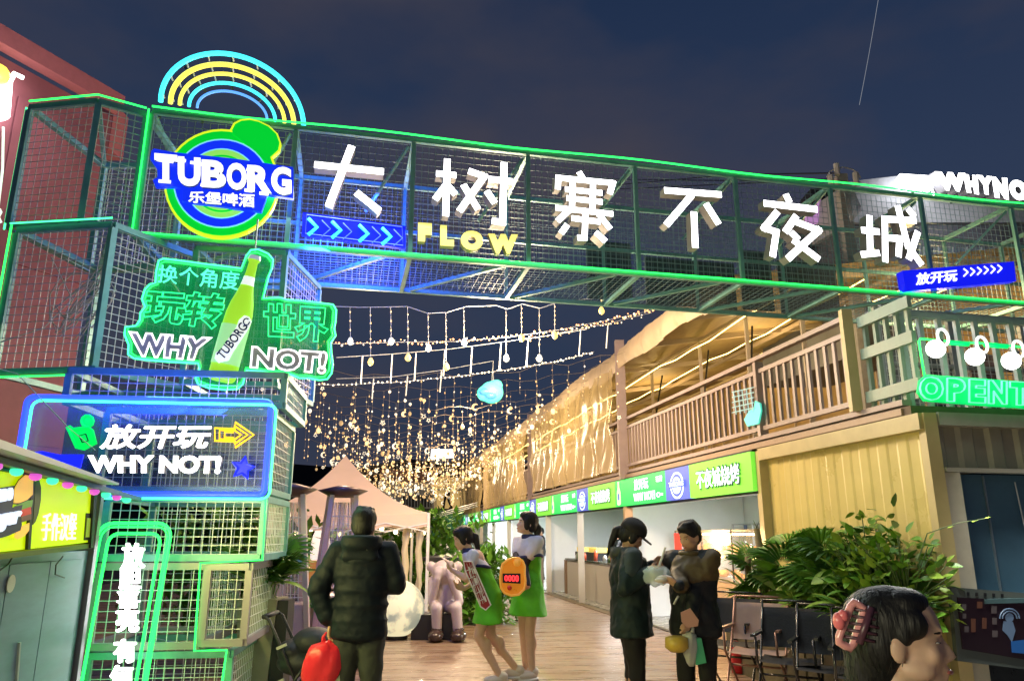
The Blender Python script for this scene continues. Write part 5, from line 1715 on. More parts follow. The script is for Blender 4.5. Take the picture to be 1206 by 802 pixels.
# ================================================================== PLANTS
M_leafs = [mat('leaf_%d' % i, c, .42, noise=.35, scale=9, spec=.4) for i, c in enumerate([(.09, .24, .025), (.14, .33, .03), (.05, .15, .025), (.27, .42, .05), (.14, .18, .05)])]
def leaf_blade(L, W, bend=.5, n=6, name='leaf', mt=None):
    m = MB(); vs = []
    for i in range(n + 1):
        t = i / n
        w = W * math.sin(PI * min(1, .08 + t * .92)) ** .8 * (1 - .3 * t)
        a = bend * t
        x = L * (math.sin(a) / bend if bend else t); z = -L * (1 - math.cos(a)) / bend if bend else 0
        vs += [Vector((x, -w, z + .12 * w)), Vector((x, 0, z - .1 * w)), Vector((x, w, z + .12 * w))]
    fs = []
    for i in range(n):
        for k in (0, 1):
            fs.append((i * 3 + k, i * 3 + k + 1, i * 3 + k + 4, i * 3 + k + 3))
    m.add(vs, fs)
    me = bpy.data.meshes.new(name); me.from_pydata([tuple(v) for v in m.v], [], m.f); me.materials.append(mt or M_leafs[0])
    for p in me.polygons: p.use_smooth = True
    return me
def fan_leaf(R_, mt, nseg=13, name='leaf', spread=2.5):
    """palm fan: folded fingers around a hub plus its stalk"""
    m = MB()
    for k in range(nseg):
        a = -spread / 2 + spread * k / (nseg - 1)
        L = R_ * (1 - .25 * abs(a / spread * 2) ** 2)
        d = Vector((math.cos(a), math.sin(a), 0)); s = Vector((-d.y, d.x, 0))
        w = .055 * R_
        p = [d * .04, d * L * .55 + Vector((0, 0, .03)), d * L * .85 + Vector((0, 0, -.02 * R_)), d * L + Vector((0, 0, -.12 * R_))]
        m.add([p[0], p[1] - s * w + Vector((0, 0, .01)), p[1] - Vector((0, 0, .015)), p[1] + s * w + Vector((0, 0, .01)), p[2] - s * w * .55, p[2] + s * w * .55, p[3]], [(0, 1, 2), (0, 2, 3), (1, 4, 2), (2, 4, 5), (2, 5, 3), (4, 6, 5)])
    m.bar((0, 0, 0), (-R_ * .9, 0, -.35 * R_), .008)
    me = bpy.data.meshes.new(name); me.from_pydata([tuple(v) for v in m.v], [], m.f); me.materials.append(mt)
    return me
LB = [leaf_blade(.42, .035, 1.1, mt=M_leafs[i]) for i in (0, 1, 3)]
LW = [leaf_blade(.24, .085, .7, mt=M_leafs[i]) for i in (0, 1, 2, 3)]
LS = [leaf_blade(.09, .028, .4, 3, mt=M_leafs[i]) for i in (0, 1, 3, 3)]
LF = [fan_leaf(.36, M_leafs[i]) for i in (0, 1, 2)]
def place_leaf(me, base, az, el, sc, par, roll=0.0):
    inv = world(par).inverted()
    M = Matrix.Translation(base) @ Matrix.Rotation(az, 4, 'Z') @ Matrix.Rotation(-el, 4, 'Y') @ Matrix.Rotation(roll, 4, 'X')
    M = inv @ M
    o = bpy.data.objects.new('leaf', me); C.objects.link(o); o.parent = par
    o.location = M.to_translation(); o.rotation_euler = M.to_euler(); o.scale = (sc, sc, sc)
    return o
def plant(name, label, cat, base, kind, n, h, spread, z0, par=None):
    g = thing(name, label, cat, (base[0], base[1], z0))
    b = Vector((base[0], base[1], z0))
    st_ = MB()
    for i in range(n):
        az = random.uniform(0, 2 * PI)
        q = random.random()
        r = spread * math.sqrt(random.random())
        tipz = h * (.35 + .65 * random.random()) * (1 - .35 * (r / spread) ** 2)
        p = b + Vector((r * .8 * math.cos(az), r * .8 * math.sin(az), tipz))
        if kind == 'fan':
            place_leaf(random.choice(LF), p, az, random.uniform(.1, 1.0), random.uniform(.7, 1.2), g, random.uniform(-.5, .5))
        elif kind == 'blade':
            p = b + Vector((r * .4 * math.cos(az), r * .4 * math.sin(az), tipz * .65))
            place_leaf(random.choice(LB), p, az, random.uniform(.4, 1.4), random.uniform(.7, 1.3), g, random.uniform(-.5, .5))
        elif kind == 'broad':
            place_leaf(random.choice(LW), p, az, random.uniform(-.3, .9), random.uniform(.7, 1.3), g, random.uniform(-.8, .8))
        else:
            p = b + Vector((r * math.cos(az), r * math.sin(az), h * random.random() * (1 - .5 * (r / spread))))
            place_leaf(random.choice(LS), p, az, random.uniform(-.4, 1.2), random.uniform(.8, 1.6), g, random.uniform(-.8, .8))
        if kind != 'small' or i % 5 == 0:
            st_.tube([b + Vector((random.uniform(-.03, .03), random.uniform(-.03, .03), 0)), b.lerp(p, .6) + Vector((0, 0, .06)), p], [.009, .006, .004], 5)
    if st_.v:
        st_.build('stem', mat('plant_stem', (.08, .13, .03), .6), g, smooth=True)
    return g
def planter(label, c, L, Wd, H_, mt):
    g = thing('planter', label, 'planter', (c[0], c[1], 0), FP.ang)
    m = MB(); A = Vector((FP.t.x, FP.t.y, 0)); N_ = Vector((FP.n.x, FP.n.y, 0)); cc = Vector((c[0], c[1], 0))
    m.bar(cc - A * L / 2 + Vector((0, 0, H_ / 2)), cc + A * L / 2 + Vector((0, 0, H_ / 2)), Wd, H_); m.build('tub', mt, g)
    m = MB(); m.bar(cc - A * (L / 2 - .02) + Vector((0, 0, H_ + .004)), cc + A * (L / 2 - .02) + Vector((0, 0, H_ + .004)), Wd - .06, .012); m.build('soil', mat('soil', (.03, .02, .015), .9, bump=.5), g)
    return g
M_pl = mat('olive_planter', (.10, .09, .05), .5, noise=.2)
for lab, s, L, h, mt in (('low olive planter box at the far end, behind the first black chair', 2.45, .75, .62, M_pl), ('olive planter box behind the pink chair', 1.62, .80, .66, mat('planter_khaki', (.14, .125, .07), .5, noise=.2)), ('olive planter box nearest the container corner', .78, .80, .70, M_pl)):
    p = FP.w(s, 0, .42); planter(lab, (p.x, p.y), L, .40, h, mt)
def pw(s, d): 
    p = FP.w(s, 0, d); return (p.x, p.y)
plant('fan_palm', 'dark fan palm at the left end of the planters beside the display case', 'palm', pw(2.35, .36), 'fan', 17, .62, .28, .62)
plant('bushy_plant', 'arching strap leaved plant spilling over the left planter', 'plant', pw(2.5, .42), 'blade', 44, .38, .26, .60)
plant('fan_palm', 'tallest fan palm in the middle of the planters against the tan wall', 'palm', pw(1.72, .36), 'fan', 20, .85, .36, .66)
plant('bushy_plant', 'broad leaved green plant in front of the tallest fan palm', 'plant', pw(1.55, .42), 'broad', 56, .50, .30, .64)
plant('fan_palm', 'fan palm with upright fronds right of the middle planter', 'palm', pw(1.15, .36), 'fan', 16, .72, .34, .68)
plant('bushy_plant', 'thick small leaved shrub low between the palms', 'shrub', pw(1.15, .45), 'small', 240, .48, .32, .62)
plant('bushy_plant', 'pale broad leaved plant near the container corner behind the woman', 'plant', pw(.62, .40), 'broad', 50, .62, .34, .70)
plant('tall_leafy_shrub', 'loose upright shrub with round leaves at the container corner', 'shrub', pw(.50, .34), 'small', 400, 1.05, .34, .74)
plant('bushy_plant', 'bright trailing leafy plant wrapped round the container corner', 'plant', pw(.12, .32), 'small', 300, 1.05, .34, .74)
plant('bushy_plant', 'upright broad leaved plant closest to the container corner', 'plant', pw(.15, .38), 'broad', 34, .50, .24, .66)
plant('fan_palm', 'second tall fan palm between the middle planter and the round leaved shrub', 'palm', pw(.95, .30), 'fan', 16, .84, .28, .70)
plant('bushy_plant', 'long bladed plant right behind the head of the woman with the pink clip', 'plant', pw(.42, .58), 'blade', 40, .55, .28, .62)
# thin twig reaching right
tw = thing('thin_twig', 'thin bare twig with bright leaves reaching over the blue shutters', 'plant', pw(.3, .4) + (1.2,))
p0, p1 = P(1092, 628, 6.1), P(1163, 610, 6.0)
m = MB(); m.tube([p0 - Vector((.1, 0, .2)), p0, p0.lerp(p1, .5) + Vector((0, 0, .02)), p1], [.006, .005, .003, .002], 5); m.build('twig', mat('plant_stem', (.08, .13, .03), .6), tw)
for q in (.35, .75, .97): place_leaf(LS[3], p0.lerp(p1, q), .3, .4, .8, tw)
# cut cane in the planter
cn = thing('spiky_cane', 'thick brown cane with a spiky tuft standing by the display case', 'plant', pw(2.75, .35) + (0,))
cb0, ct0 = P(899, 668, 8.55), P(891, 622, 8.55)
m = MB(); m.tube([Vector((cb0.x, cb0.y, .62)), cb0, ct0], [.045, .042, .034], 10); m.build('cane', mat('cane_brown', (.16, .13, .05), .7, noise=.3, scale=30), cn, smooth=True)
LSp = leaf_blade(.15, .006, .4, 3, mt=M_leafs[4])
for k in range(11): place_leaf(LSp, ct0, k * .57, .6 + .5 * (k % 2), .8, cn)
for k in range(7): place_leaf(LSp, P(881, 655, 8.6), k * .9, .3 + .4 * (k % 2), .38, cn)
c2 = P(879, 690, 8.6)
m = MB(); m.tube([Vector((c2.x, c2.y, .62)), P(881, 655, 8.6)], [.04, .035], 10); m.build('cane', mat('cane_brown', (.16, .13, .05), .7), cn, smooth=True)

# left potted palm beside the tower
lp_ = P(309, 720, 6.9)
pt = thing('tall_pot', 'tall tapered pale and black pot beside the cage tower', 'pot', (lp_.x, 6.9, 0))
m = MB(); m.loft([[Vector((lp_.x + sx * w, 6.9 + sy * w, z)) for sx, sy in ((-1, -1), (1, -1), (1, 1), (-1, 1))] for w, z in ((.11, 0), (.17, .92))]); m.build('pot', mat('pot_cream', (.38, .37, .27), .5, noise=.1), pt)
m = MB(); m.box((lp_.x + .20, 6.86, .46), (.12, .2, .9)); m.build('side_slab', M_black, pt)
plant('potted_palm', 'small dark palm in the tall pot beside the cage tower', 'palm', (lp_.x, 6.9), 'fan', 12, .42, .2, .9)
plant('bushy_plant', 'long leaved plant drooping over the tall pot', 'plant', (lp_.x, 6.85), 'blade', 30, .30, .2, .92)

# foliage behind the tent and behind the cages
def leafmass(name, label, cx, cy, w, d, z0, z1, n, mt, sz=.12, stuff=True):
    m = MB()
    for i in range(n):
        p = Vector((cx + random.gauss(0, w * .4), cy + random.uniform(-d, d) / 2, z0 + (z1 - z0) * random.random()))
        a = random.uniform(0, 6.28); e_ = random.uniform(-.6, 1.2)
        dv = Vector((math.cos(a) * math.cos(e_), math.sin(a) * math.cos(e_), math.sin(e_)))
        s = dv.cross(Vector((0, 0, 1)));
        if s.length < .01: s = Vector((1, 0, 0))
        s.normalize(); k = sz * random.uniform(.6, 1.5)
        m.add([p, p + dv * k * .5 + s * k * .22, p + dv * k, p + dv * k * .5 - s * k * .22], [(0, 1, 2, 3)], random.randrange(2))
    o = m.build(name, mt, None)
    tag(o, label, 'plants')
    if stuff: o['kind'] = 'stuff'
    return o
pp = P(480, 690, 16.5)
leafmass('green_backdrop', 'tall green foliage backdrop behind the rose tent', pp.x + .1, 17, 1.6, .8, .1, 1.9, 2600, [M_leafs[0], M_leafs[1]], .22)
pp = P(565, 700, 13.5)
leafmass('lane_plants', 'green plants beside the statue and behind the two girls', pp.x, 13.6, .7, .8, 0, 1.15, 1500, [M_leafs[0], M_leafs[1]], .2)
pp = P(260, 640, 9)
leafmass('cage_plants', 'green plants seen through the cage tower', pp.x, 9.4, 1.0, .8, .3, 1.75, 1700, [M_leafs[1], M_leafs[0]], .2)
pp = P(350, 650, 12)
leafmass('table_plants', 'leafy plants on the tables under the tent', pp.x + .05, 14.5, .8, .7, .7, 1.45, 1100, [M_leafs[1], M_leafs[2]], .18)
pp = P(545, 690, 24)
leafmass('far_plants', 'low dark plants at the far left of the lane', pp.x, 26, 1.2, 2, 0, 1.0, 900, [M_leafs[2], M_leafs[0]], .25)

# things under the tent: table, boxes, chair, white panel
tbl = thing('work_table', 'wooden work table with boxes under the rose tent', 'table', P(355, 700, 12.3).xy.to_3d())
tx = P(355, 700, 12.3).x
m = MB(); m.box((tx, 12.4, .74), (1.1, .6, .04)); m.build('table_top', mat('table_wood', (.45, .27, .13), .5, noise=.2), tbl)
for sx in (-.5, .5):
    for sy in (-.26, .26):
        m = MB(); m.box((tx + sx, 12.4 + sy, .36), (.05, .05, .72)); m.build('leg', mat('table_wood', (.45, .27, .13), .5), tbl)
for i, (dx, w_, h_, c_, lb) in enumerate(((-.25, .3, .22, (.02, .02, .02), 'black box on the work table'), (.15, .28, .30, (.50, .26, .08), 'orange brown carton on the work table'), (.38, .16, .42, (.55, .32, .12), 'tall orange board at the right end of the work table'))):
    o = MB().box((tx + dx, 12.35, .762 + h_ / 2), (w_, .25, h_)).build('crate', mat('crate_%d' % i, c_, .6), None); tag(o, lb, 'box')
o = MB().box((tx - .02, 11.9, .30), (.5, .3, .6)).build('black_bin', M_black, None); tag(o, 'black bin in front of the work table', 'bin')
o = MB(); 
pc_ = P(374, 645, 12.8)
o.ball((pc_.x, 13.0, pc_.z - .05), (.17, .06, .42), 14, 10); o = o.build('paper_lantern', glow('white_shade', (.9, .85, .85), .8), None, smooth=True); tag(o, 'tall white glowing rounded shade hanging under the tent', 'lamp shade')
bt_ = thing('bare_twigs', 'bare brown twigs standing before the nearest patio heater', 'twigs', (hb1.x - .1, 7.6, 0))
m = MB()
for k in range(6):
    b0_ = Vector((hb1.x - .12, 7.6, .0)); top = b0_ + Vector((random.uniform(-.12, .35), 0, random.uniform(1.3, 1.75)))
    md_ = b0_.lerp(top, .6) + Vector((random.uniform(-.06, .06), 0, 0))
    m.tube([b0_, md_, top], [.008, .006, .003], 4)
    m.tube([md_, md_ + Vector((random.uniform(-.2, .2), 0, .25))], .003, 4)
m.build('twig', mat('twig_brown', (.2, .12, .08), .7), bt_)
# dark umbrella table far by the statue
ut = thing('dark_side_table', 'dark round table behind the seated statue', 'table', P(522, 660, 15).xy.to_3d())
pz = P(522, 658, 15)
m = MB(); m.tube([Vector((pz.x, 15, pz.z - .03)), Vector((pz.x, 15, pz.z + .03)), Vector((pz.x, 15, pz.z + .06))], [.42, .42, .3], 20); m.build('table_top', M_dark, ut)
m = MB(); m.tube([Vector((pz.x, 15, 0)), Vector((pz.x, 15, pz.z - .03))], .03, 8); m.build('leg', M_dark, ut)

# ================================================================== FOLDING CHAIRS
def chair_proto(seatm, tube_m, label):
    g = thing('folding_chair', label, 'chair', (0, 0, 0), 0, 'folding chairs in front of the planters')
    W_ = .25
    for sx in (-1, 1):
        m = MB(); m.tube([(sx * W_, -.28, .01), (sx * W_, -.26, .0), (sx * W_, .16, .66), (sx * W_, .27, .88)], .011, 8); m.build('back_leg', tube_m, g, smooth=True)
        m = MB(); m.tube([(sx * (W_ - .02), .24, .01), (sx * (W_ - .02), -.24, .44), (sx * (W_ - .02), -.25, .62)], .011, 8); m.build('front_leg', tube_m, g, smooth=True)
        m = MB(); m.bar((sx * W_, -.27, .63), (sx * W_, .17, .63), .035, .02); m.build('armrest', tube_m, g)
    m = MB()
    for y, z in ((.27, .88), (.24, .015), (-.28, .015), (-.05, .30)):
        m = MB(); m.tube([(-W_, y, z), (W_, y, z)], .010, 8); m.build('cross_bar', tube_m, g, smooth=True)
    m = MB(); vs = []
    for j in range(7):
        t = j / 6
        for k in range(7):
            x = -W_ + .5 * k / 6
            vs.append(Vector((x, -.24 + .42 * t, .43 - .02 * math.sin(PI * t) - .015 * math.sin(PI * k / 6))))
    m.add(vs, [(j * 7 + k, j * 7 + k + 1, j * 7 + k + 8, j * 7 + k + 7) for j in range(6) for k in range(6)])
    m.build('seat', seatm, g, smooth=True)
    m = MB(); vs = []
    for dd in (0, .012):
        for j in range(6):
            t = j / 5
            for k in range(7):
                x = -W_ + .5 * k / 6
                vs.append(Vector((x, .12 + .13 * t + .03 * math.sin(PI * k / 6) + dd, .50 + .32 * t)))
    fs = []
    for q in (0, 42):
        fs += [(q + j * 7 + k, q + j * 7 + k + 1, q + j * 7 + k + 8, q + j * 7 + k + 7) for j in range(5) for k in range(6)]
    for k in range(6):
        fs += [(k, k + 1, 43 + k, 42 + k), (35 + k, 36 + k, 78 + k, 77 + k)]
    m.add(vs, fs)
    m.build('backrest', seatm, g, smooth=True)
    return g
M_cf = mat('black_chair_fabric', (.022, .024, .027), .75, noise=.2, bump=.2, bscale=60)
M_ct = mat('black_chair_tube', (.09, .09, .09), .25, .7)
ch = chair_proto(M_cf, M_ct, 'black folding chair nearest the couple, at the far end of the row')
chp = chair_proto(mat('pink_chair_fabric', (.50, .34, .27), .7, noise=.1), mat('rose_chair_tube', (.42, .24, .18), .35, .4), 'pale pink folding chair, the only light one in the row')
# facing the lane (towards -x and a bit to the camera)
def cpos(u, v, Y): 
    p = P(u, v, Y); return (p.x, Y, 0)
crz = -PI / 2 - .75 + PI / 2
ch.location = cpos(862, 760, 7.9); ch.rotation_euler = (0, 0, -.62)
chp.location = cpos(892, 760, 7.35); chp.rotation_euler = (0, 0, -.55)
for i, (u, Y, r_, lb) in enumerate(((930, 6.85, -.50, 'black folding chair directly right of the pink one'), (975, 6.45, -.50, 'black folding chair just left of the pink hair clip'), (1022, 6.1, -.45, 'black folding chair behind the head of the foreground woman'))):
    dup(ch, cpos(u, 760, Y), r_, lb)
rb_ = thing('red_barrel', 'small red cylinder on the deck under the chairs', 'canister', cpos(868, 770, 8.75))
q_ = Vector(cpos(868, 770, 8.75)); m = MB(); m.tube([q_ + Vector((0, 0, .01)), q_ + Vector((0, 0, .28)), q_ + Vector((0, 0, .33))], [.07, .07, .03], 12); m.build('bottle', mat('ext_red', (0.6, 0.02, 0.03), 0.35), rb_, smooth=True)
m = MB(); m.bar(q_ + Vector((-.03, 0, .35)), q_ + Vector((.05, 0, .36)), .025); m.build('handle', M_black, rb_)
# ================================================================== STRING LIGHTS
M_cord = mat('pale_cord', (.45, .45, .45), .5, emit=(.5, .5, .5), es=.25)
M_pt = glow('fairy_point', (1.0, .66, .28), 1.7, False)
M_pw = glow('fairy_white', (1.0, .90, .70), 1.3, False)
M_pd = glow('fairy_dim', (.8, .5, .22), 1.0, False)
M_bulbw = glow('glass_bulb_white', (.95, .90, .82), 1.1, False)
M_bulby = glow('glass_bulb_gold', (1.0, .72, .22), 1.4, False)
YS = 9.8
def string_thing(label, pts, Y, cord=.006):
    g = thing('string_lights', label, 'string lights', P(pts[0][0], pts[0][1], Y))
    m = MB(); m.tube([P(u, v, Y) for u, v in pts], cord, 4); m.build('cord', M_cord, g)
    return g
g = string_thing('foremost light string with long drops ending in round glass bulbs, just under the gate', [(326, 362), (400, 361), (425, 362), (480, 361), (504, 369), (526, 368), (549, 361), (585, 360), (598, 364), (615, 358), (636, 363), (654, 357), (662, 357), (690, 352), (760, 352)], YS)
for u, v0, v1, y in ((412, 362, 402, 0), (436, 362, 426, 1), (460, 362, 402, 0), (480, 362, 421, 1), (504, 368, 410, 0), (525, 368, 432, 1), (546, 361, 403, 0), (596, 363, 422, 0), (614, 358, 398, 1), (635, 363, 422, 0), (653, 356, 395, 1), (708, 352, 366, 1), (372, 362, 408, 1), (350, 362, 392, 0)):
    m = MB(); m.tube([P(u, v0, YS), P(u + .5, v1 - 6, YS)], .0035, 4); m.build('drop_wire', M_cord, g)
    m = MB()
    c = P(u + .5, v1, YS)
    m.tube([c + Vector((0, 0, z)) for z in (.055, .04, .0, -.035, -.055)], [.012, .025, .042, .034, .008], 10)
    m.build('glass_bulb', M_bulby if y else M_bulbw, g, smooth=True)
    m = MB()
    for k in range(1, 6):
        if y or k % 2:
            m.ball(P(u + .4, v0 + (v1 - v0 - 8) * k / 6, YS), .011, 5, 4)
    m.build('fairy_bulb', M_pt, g)
def dotted(label, pts, Y, n, jit, col, r=.012):
    g = string_thing(label, pts, Y, .003)
    m = MB(); m2 = MB()
    tot = len(pts) - 1
    for k in range(n):
        t = k / n * tot; i = int(t); f = t - i
        u = pts[i][0] * (1 - f) + pts[i + 1][0] * f; v = pts[i][1] * (1 - f) + pts[i + 1][1] * f
        (m if k % 3 else m2).ball(P(u + random.uniform(-1, 1), v + random.uniform(-jit, jit), Y), r * random.uniform(.7, 1.3), 6, 4)
    a = m.build('fairy_bulb', col, g); a['kind'] = 'stuff'
    a = m2.build('fairy_bulb', M_pw, g); a['kind'] = 'stuff'
dotted('red gold dotted light string rising to the canopy edge', [(326, 404), (400, 405), (470, 403), (540, 402), (600, 397), (660, 388), (720, 376), (775, 364)], 11, 120, 3.0, glow('fairy_amber', (1.0, .42, .18), 2.0, False), .014)
dotted('second gold dotted light string under the red gold one', [(326, 453), (400, 453), (470, 450), (540, 443), (600, 435), (660, 425), (700, 414)], 12, 80, 1.2, M_pw, .013)
dotted('dotted light string meeting the canopy edge at the mast', [(620, 400), (680, 388), (720, 380), (768, 368)], 11.5, 36, 3, M_pt, .013)
for lab, pts, Y, sticks in (('pale string with hanging glass tubes, upper one', [(396, 421), (460, 417), (530, 411), (590, 403), (640, 396), (690, 388)], 11.4, ((427, 419, 451), (462, 417, 449), (490, 416, 448), (524, 412, 443), (556, 408, 440), (590, 404, 436), (622, 400, 431), (684, 388, 418), (716, 383, 410))),
                            ('pale string with hanging glass tubes, lower one', [(396, 446), (460, 444), (520, 436), (581, 425), (581, 450)], 12.6, ((440, 446, 470), (480, 443, 466), (520, 437, 462)))):
    g = string_thing(lab, pts, Y, .005)
    for u, v0, v1 in sticks:
        m = MB(); m.tube([P(u, v0, Y), P(u - 2, v1, Y)], .011, 5); m.build('glass_tube', mat('icicle_tube', (.55, .55, .55), .3, emit=(.7, .68, .6), es=.35), g)
# blue green glowing lantern
ln = thing('colour_lantern', 'lumpy glowing turquoise and blue lantern hanging over the market', 'lantern', P(578, 462, 12.4))
m = MB(); c = P(579, 462, 12.4)
m.ball(c, (.20, .18, .19), 16, 12); m.ball(c + Vector((-.13, 0, -.02)), (.12, .12, .13), 12, 8); m.ball(c + Vector((.08, 0, .12)), (.11, .1, .1), 12, 8)
remesh_obj(m, 'shade', glow('lantern_teal', (.10, .85, .60), 1.1), ln, .02)
m = MB(); m.ball(c + Vector((-.10, -.10, -.01)), (.11, .08, .07), 10, 8); m.ball(c + Vector((-.01, -.13, -.08)), (.10, .07, .06), 10, 8); m.build('blue_patch', glow('lantern_blue', (.06, .25, .95), 1.0), ln, smooth=True)
m = MB(); m.tube([c + Vector((0, 0, .16)), P(581, 425, 12.4)], .004, 4); m.build('wire', M_cord, ln)

# the dense curtain of drops over the far lane
mats3 = [M_pt, M_pw, M_pd]
mb = MB(); mw = MB(); orn = MB()
left0, leftd = -5.4, 0.0
for r in range(24):
    Y = 13.5 + r * 1.18
    xr = 4.665 * 0 + (1.55 + .179 * (17.4 - Y))
    xl = -4.6 - (Y - 13) * .13
    if r % 4 == 1:
        xl -= .5
    zb = 4.55 - .012 * r
    n = int((xr - xl) / (.30 if r < 5 else .27))
    sag = .32
    pts = []
    for i in range(n + 1):
        t = i / n
        x = xl + (xr - xl) * t
        z = zb - sag * 4 * t * (1 - t) + .25 * t * t + .05 * math.sin(i * 1.9 + r)
        pts.append(Vector((x, Y + .1 * math.sin(i), z)))
    mw.tube(pts, .004 + .0002 * r, 3)
    for i, p in enumerate(pts[1:-1]):
        Ld = random.choice((.35, .6, .8, 1.0, 1.25)) * random.uniform(.7, 1.1)
        if random.random() < .10:
            continue
        mw.bar(p, p - Vector((0, 0, Ld)), .0035 + .0002 * r)
        k = 0.12
        while k < Ld:
            q = p - Vector((random.uniform(-.01, .01), 0, k))
            rr = random.uniform(.008, .015) + .0006 * r
            mb.ball(q, (rr, rr, rr * 1.5), 4, 3, mi=random.choice((0, 0, 1, 2, 2)))
            k += random.uniform(.14, .30) if r < 6 else random.uniform(.14, .34)
        q = p - Vector((0, 0, Ld + .05))
        kind = random.random()
        s_ = random.uniform(.038, .062) * (1 + r * .022)
        if kind < .35:
            orn.ball(q, (s_ * .8, s_ * .6, s_), 7, 5, mi=random.choice((0, 1, 2)))
        elif kind < .52:
            pts2 = [q + Vector(((s_ if j % 2 else s_ * .45) * math.cos(j * PI / 5 + .3), 0, (s_ if j % 2 else s_ * .45) * math.sin(j * PI / 5 + .3))) for j in range(10)]
            orn.tube(pts2, .007, 4, True, mi=1)
        elif kind < .64:
            orn.tube([q + Vector((s_ * math.cos(a), 0, s_ * math.sin(a))) for a in [.9 + j * .55 for j in range(9)]], [.004 + .022 * math.sin(PI * j / 8) for j in range(9)], 5, mi=random.choice((0, 1)))
        if random.random() < .35:
            q2 = p - Vector((0, 0, Ld * random.random()))
            orn.ball(q2, (s_ * .7, s_ * .5, s_ * .7), 7, 5, mi=random.choice((0, 1, 2)))
o = mb.build('fairy_light_curtain', [M_pt, M_pw, M_pd], None); tag(o, 'dense curtain of tiny gold fairy light points hanging over the far lane', 'string lights'); o['kind'] = 'stuff'
o = mw.build('fairy_light_wires', mat('dim_wire_gold', (.28, .23, .17), .5), None); tag(o, 'thin wires carrying the curtain of gold fairy lights', 'wires'); o['kind'] = 'stuff'
M_o1 = glow('ornament_gold', (1.0, .70, .34), .95, False); M_o2 = glow('ornament_pale', (.95, .85, .66), 1.0, False); M_o3 = glow('ornament_dim', (.62, .42, .20), .6, False)
o = orn.build('hanging_ornaments', [M_o1, M_o2, M_o3], None); tag(o, 'mass of glowing stars, moons and balls hanging among the fairy lights', 'ornaments'); o['kind'] = 'stuff'
# pale glowing tube standing in for a light trail in the sky
m = MB()
p0, p1 = P(1036, -10, 60), P(1012, 124, 60)
m.tube([p0.lerp(p1, t / 10) + Vector((.05 * math.sin(t * .3), 0, 0)) for t in range(11)], .022, 4)
tag(m.build('sky_light_trail', glow('light_trail_pale', (.55, .58, .62), .45, False), None), 'thin pale light trail in the night sky at the upper right', 'light trail')

# ================================================================== PEOPLE
M_skin = mat('skin_warm', (.50, .29, .19), .5, noise=.10, scale=14, sss=.08, bump=.05)
M_skin2 = mat('skin_pale', (.62, .41, .30), .48, noise=.07, scale=14, sss=.08)
M_hair = mat('black_hair', (.007, .007, .008), .52, bump=.35, bscale=90, stretch=(1, 1, .12), spec=.35)
M_eyew = mat('eye_white', (.6, .58, .55), .3)
M_eyeb = mat('eye_dark', (.01, .008, .006), .2)
M_lip = mat('lips', (.42, .13, .11), .45)
V = Vector
def hrot(yaw, pitch, roll=0):
    return Matrix.Rotation(yaw, 3, 'Z') @ Matrix.Rotation(pitch, 3, 'X') @ Matrix.Rotation(roll, 3, 'Y')

def hand(mb, w, d, palm_n, side, curl=.6, k=1.0, spread=.06):
    """w wrist, d unit direction of fingers, palm_n palm normal, side = direction of thumb; five bent fingers"""
    d = V(d).normalized(); nrm = V(palm_n).normalized(); s = V(side).normalized()
    w = V(w)
    for t in (-.028, -.010, .010, .028):
        cap(mb, w + d * .01 * k + s * t * .7 * k, .014 * k, w + d * .085 * k + s * t * k, .0125 * k, 8)
    for i, (t, L) in enumerate(((.031, .070), (.011, .078), (-.010, .073), (-.030, .058))):
        p = w + d * .088 * k + s * t * k
        dd = (d + s * spread * (1.5 - i)).normalized()
        for j in range(3):
            a = curl * (j + .6)
            v_ = (dd * math.cos(a) + nrm * math.sin(a)).normalized()
            q = p + v_ * (L * k * (.45, .32, .26)[j])
            cap(mb, p, (.0098 - j * .001) * k, q, (.0092 - j * .001) * k, 8)
            p = q
    p = w + d * .02 * k + s * .026 * k
    q = p + (s * .75 + d * .6 + nrm * .2).normalized() * .042 * k
    cap(mb, p, .0135 * k, q, .0115 * k, 8)
    cap(mb, q, .0115 * k, q + (d * .85 + nrm * .55 + s * .1).normalized() * .036 * k, .0095 * k, 8)

def head_prims(mb, c, R, k=1.0, jaw=1.0):
    """c = centre of the skull (between the ears, eye height)"""
    def q(x, y, z): return c + R @ (V((x, y, z)) * k)
    mb.ball(q(0, -.005, .035), (.076 * k, .095 * k, .088 * k), 18, 14, R)
    mb.ball(q(0, .022, -.02), (.063 * k, .070 * k, .075 * k), 16, 12, R)
    mb.ball(q(0, .040, -.072), (.040 * k * jaw, .044 * k, .034 * k), 14, 10, R)
    for s in (-1, 1):
        mb.ball(q(s * .036, .060, -.022), (.026 * k, .022 * k, .024 * k), 10, 8, R)
        mb.ball(q(s * .046, .020, -.055), (.025 * k, .045 * k, .028 * k), 10, 8, R)
        mb.ball(q(s * .077, -.012, -.012), (.009 * k, .020 * k, .031 * k), 10, 8, R @ Matrix.Rotation(s * .35, 3, 'Z'))
        mb.ball(q(s * .011, .094, -.034), (.010 * k, .011 * k, .008 * k), 8, 6, R)
    cap(mb, q(0, .082, .012), .008 * k, q(0, .103, -.028), .0105 * k, 8)
    cap(mb, q(-.03, .082, .030), .010 * k, q(.03, .082, .030), .010 * k, 8)
    mb.ball(q(0, .086, -.058), (.021 * k, .011 * k, .008 * k), 10, 6, R)
    mb.ball(q(0, .083, -.070), (.018 * k, .011 * k, .008 * k), 10, 6, R)
    mb.ball(q(0, .078, -.092), (.017 * k, .013 * k, .014 * k), 10, 6, R)

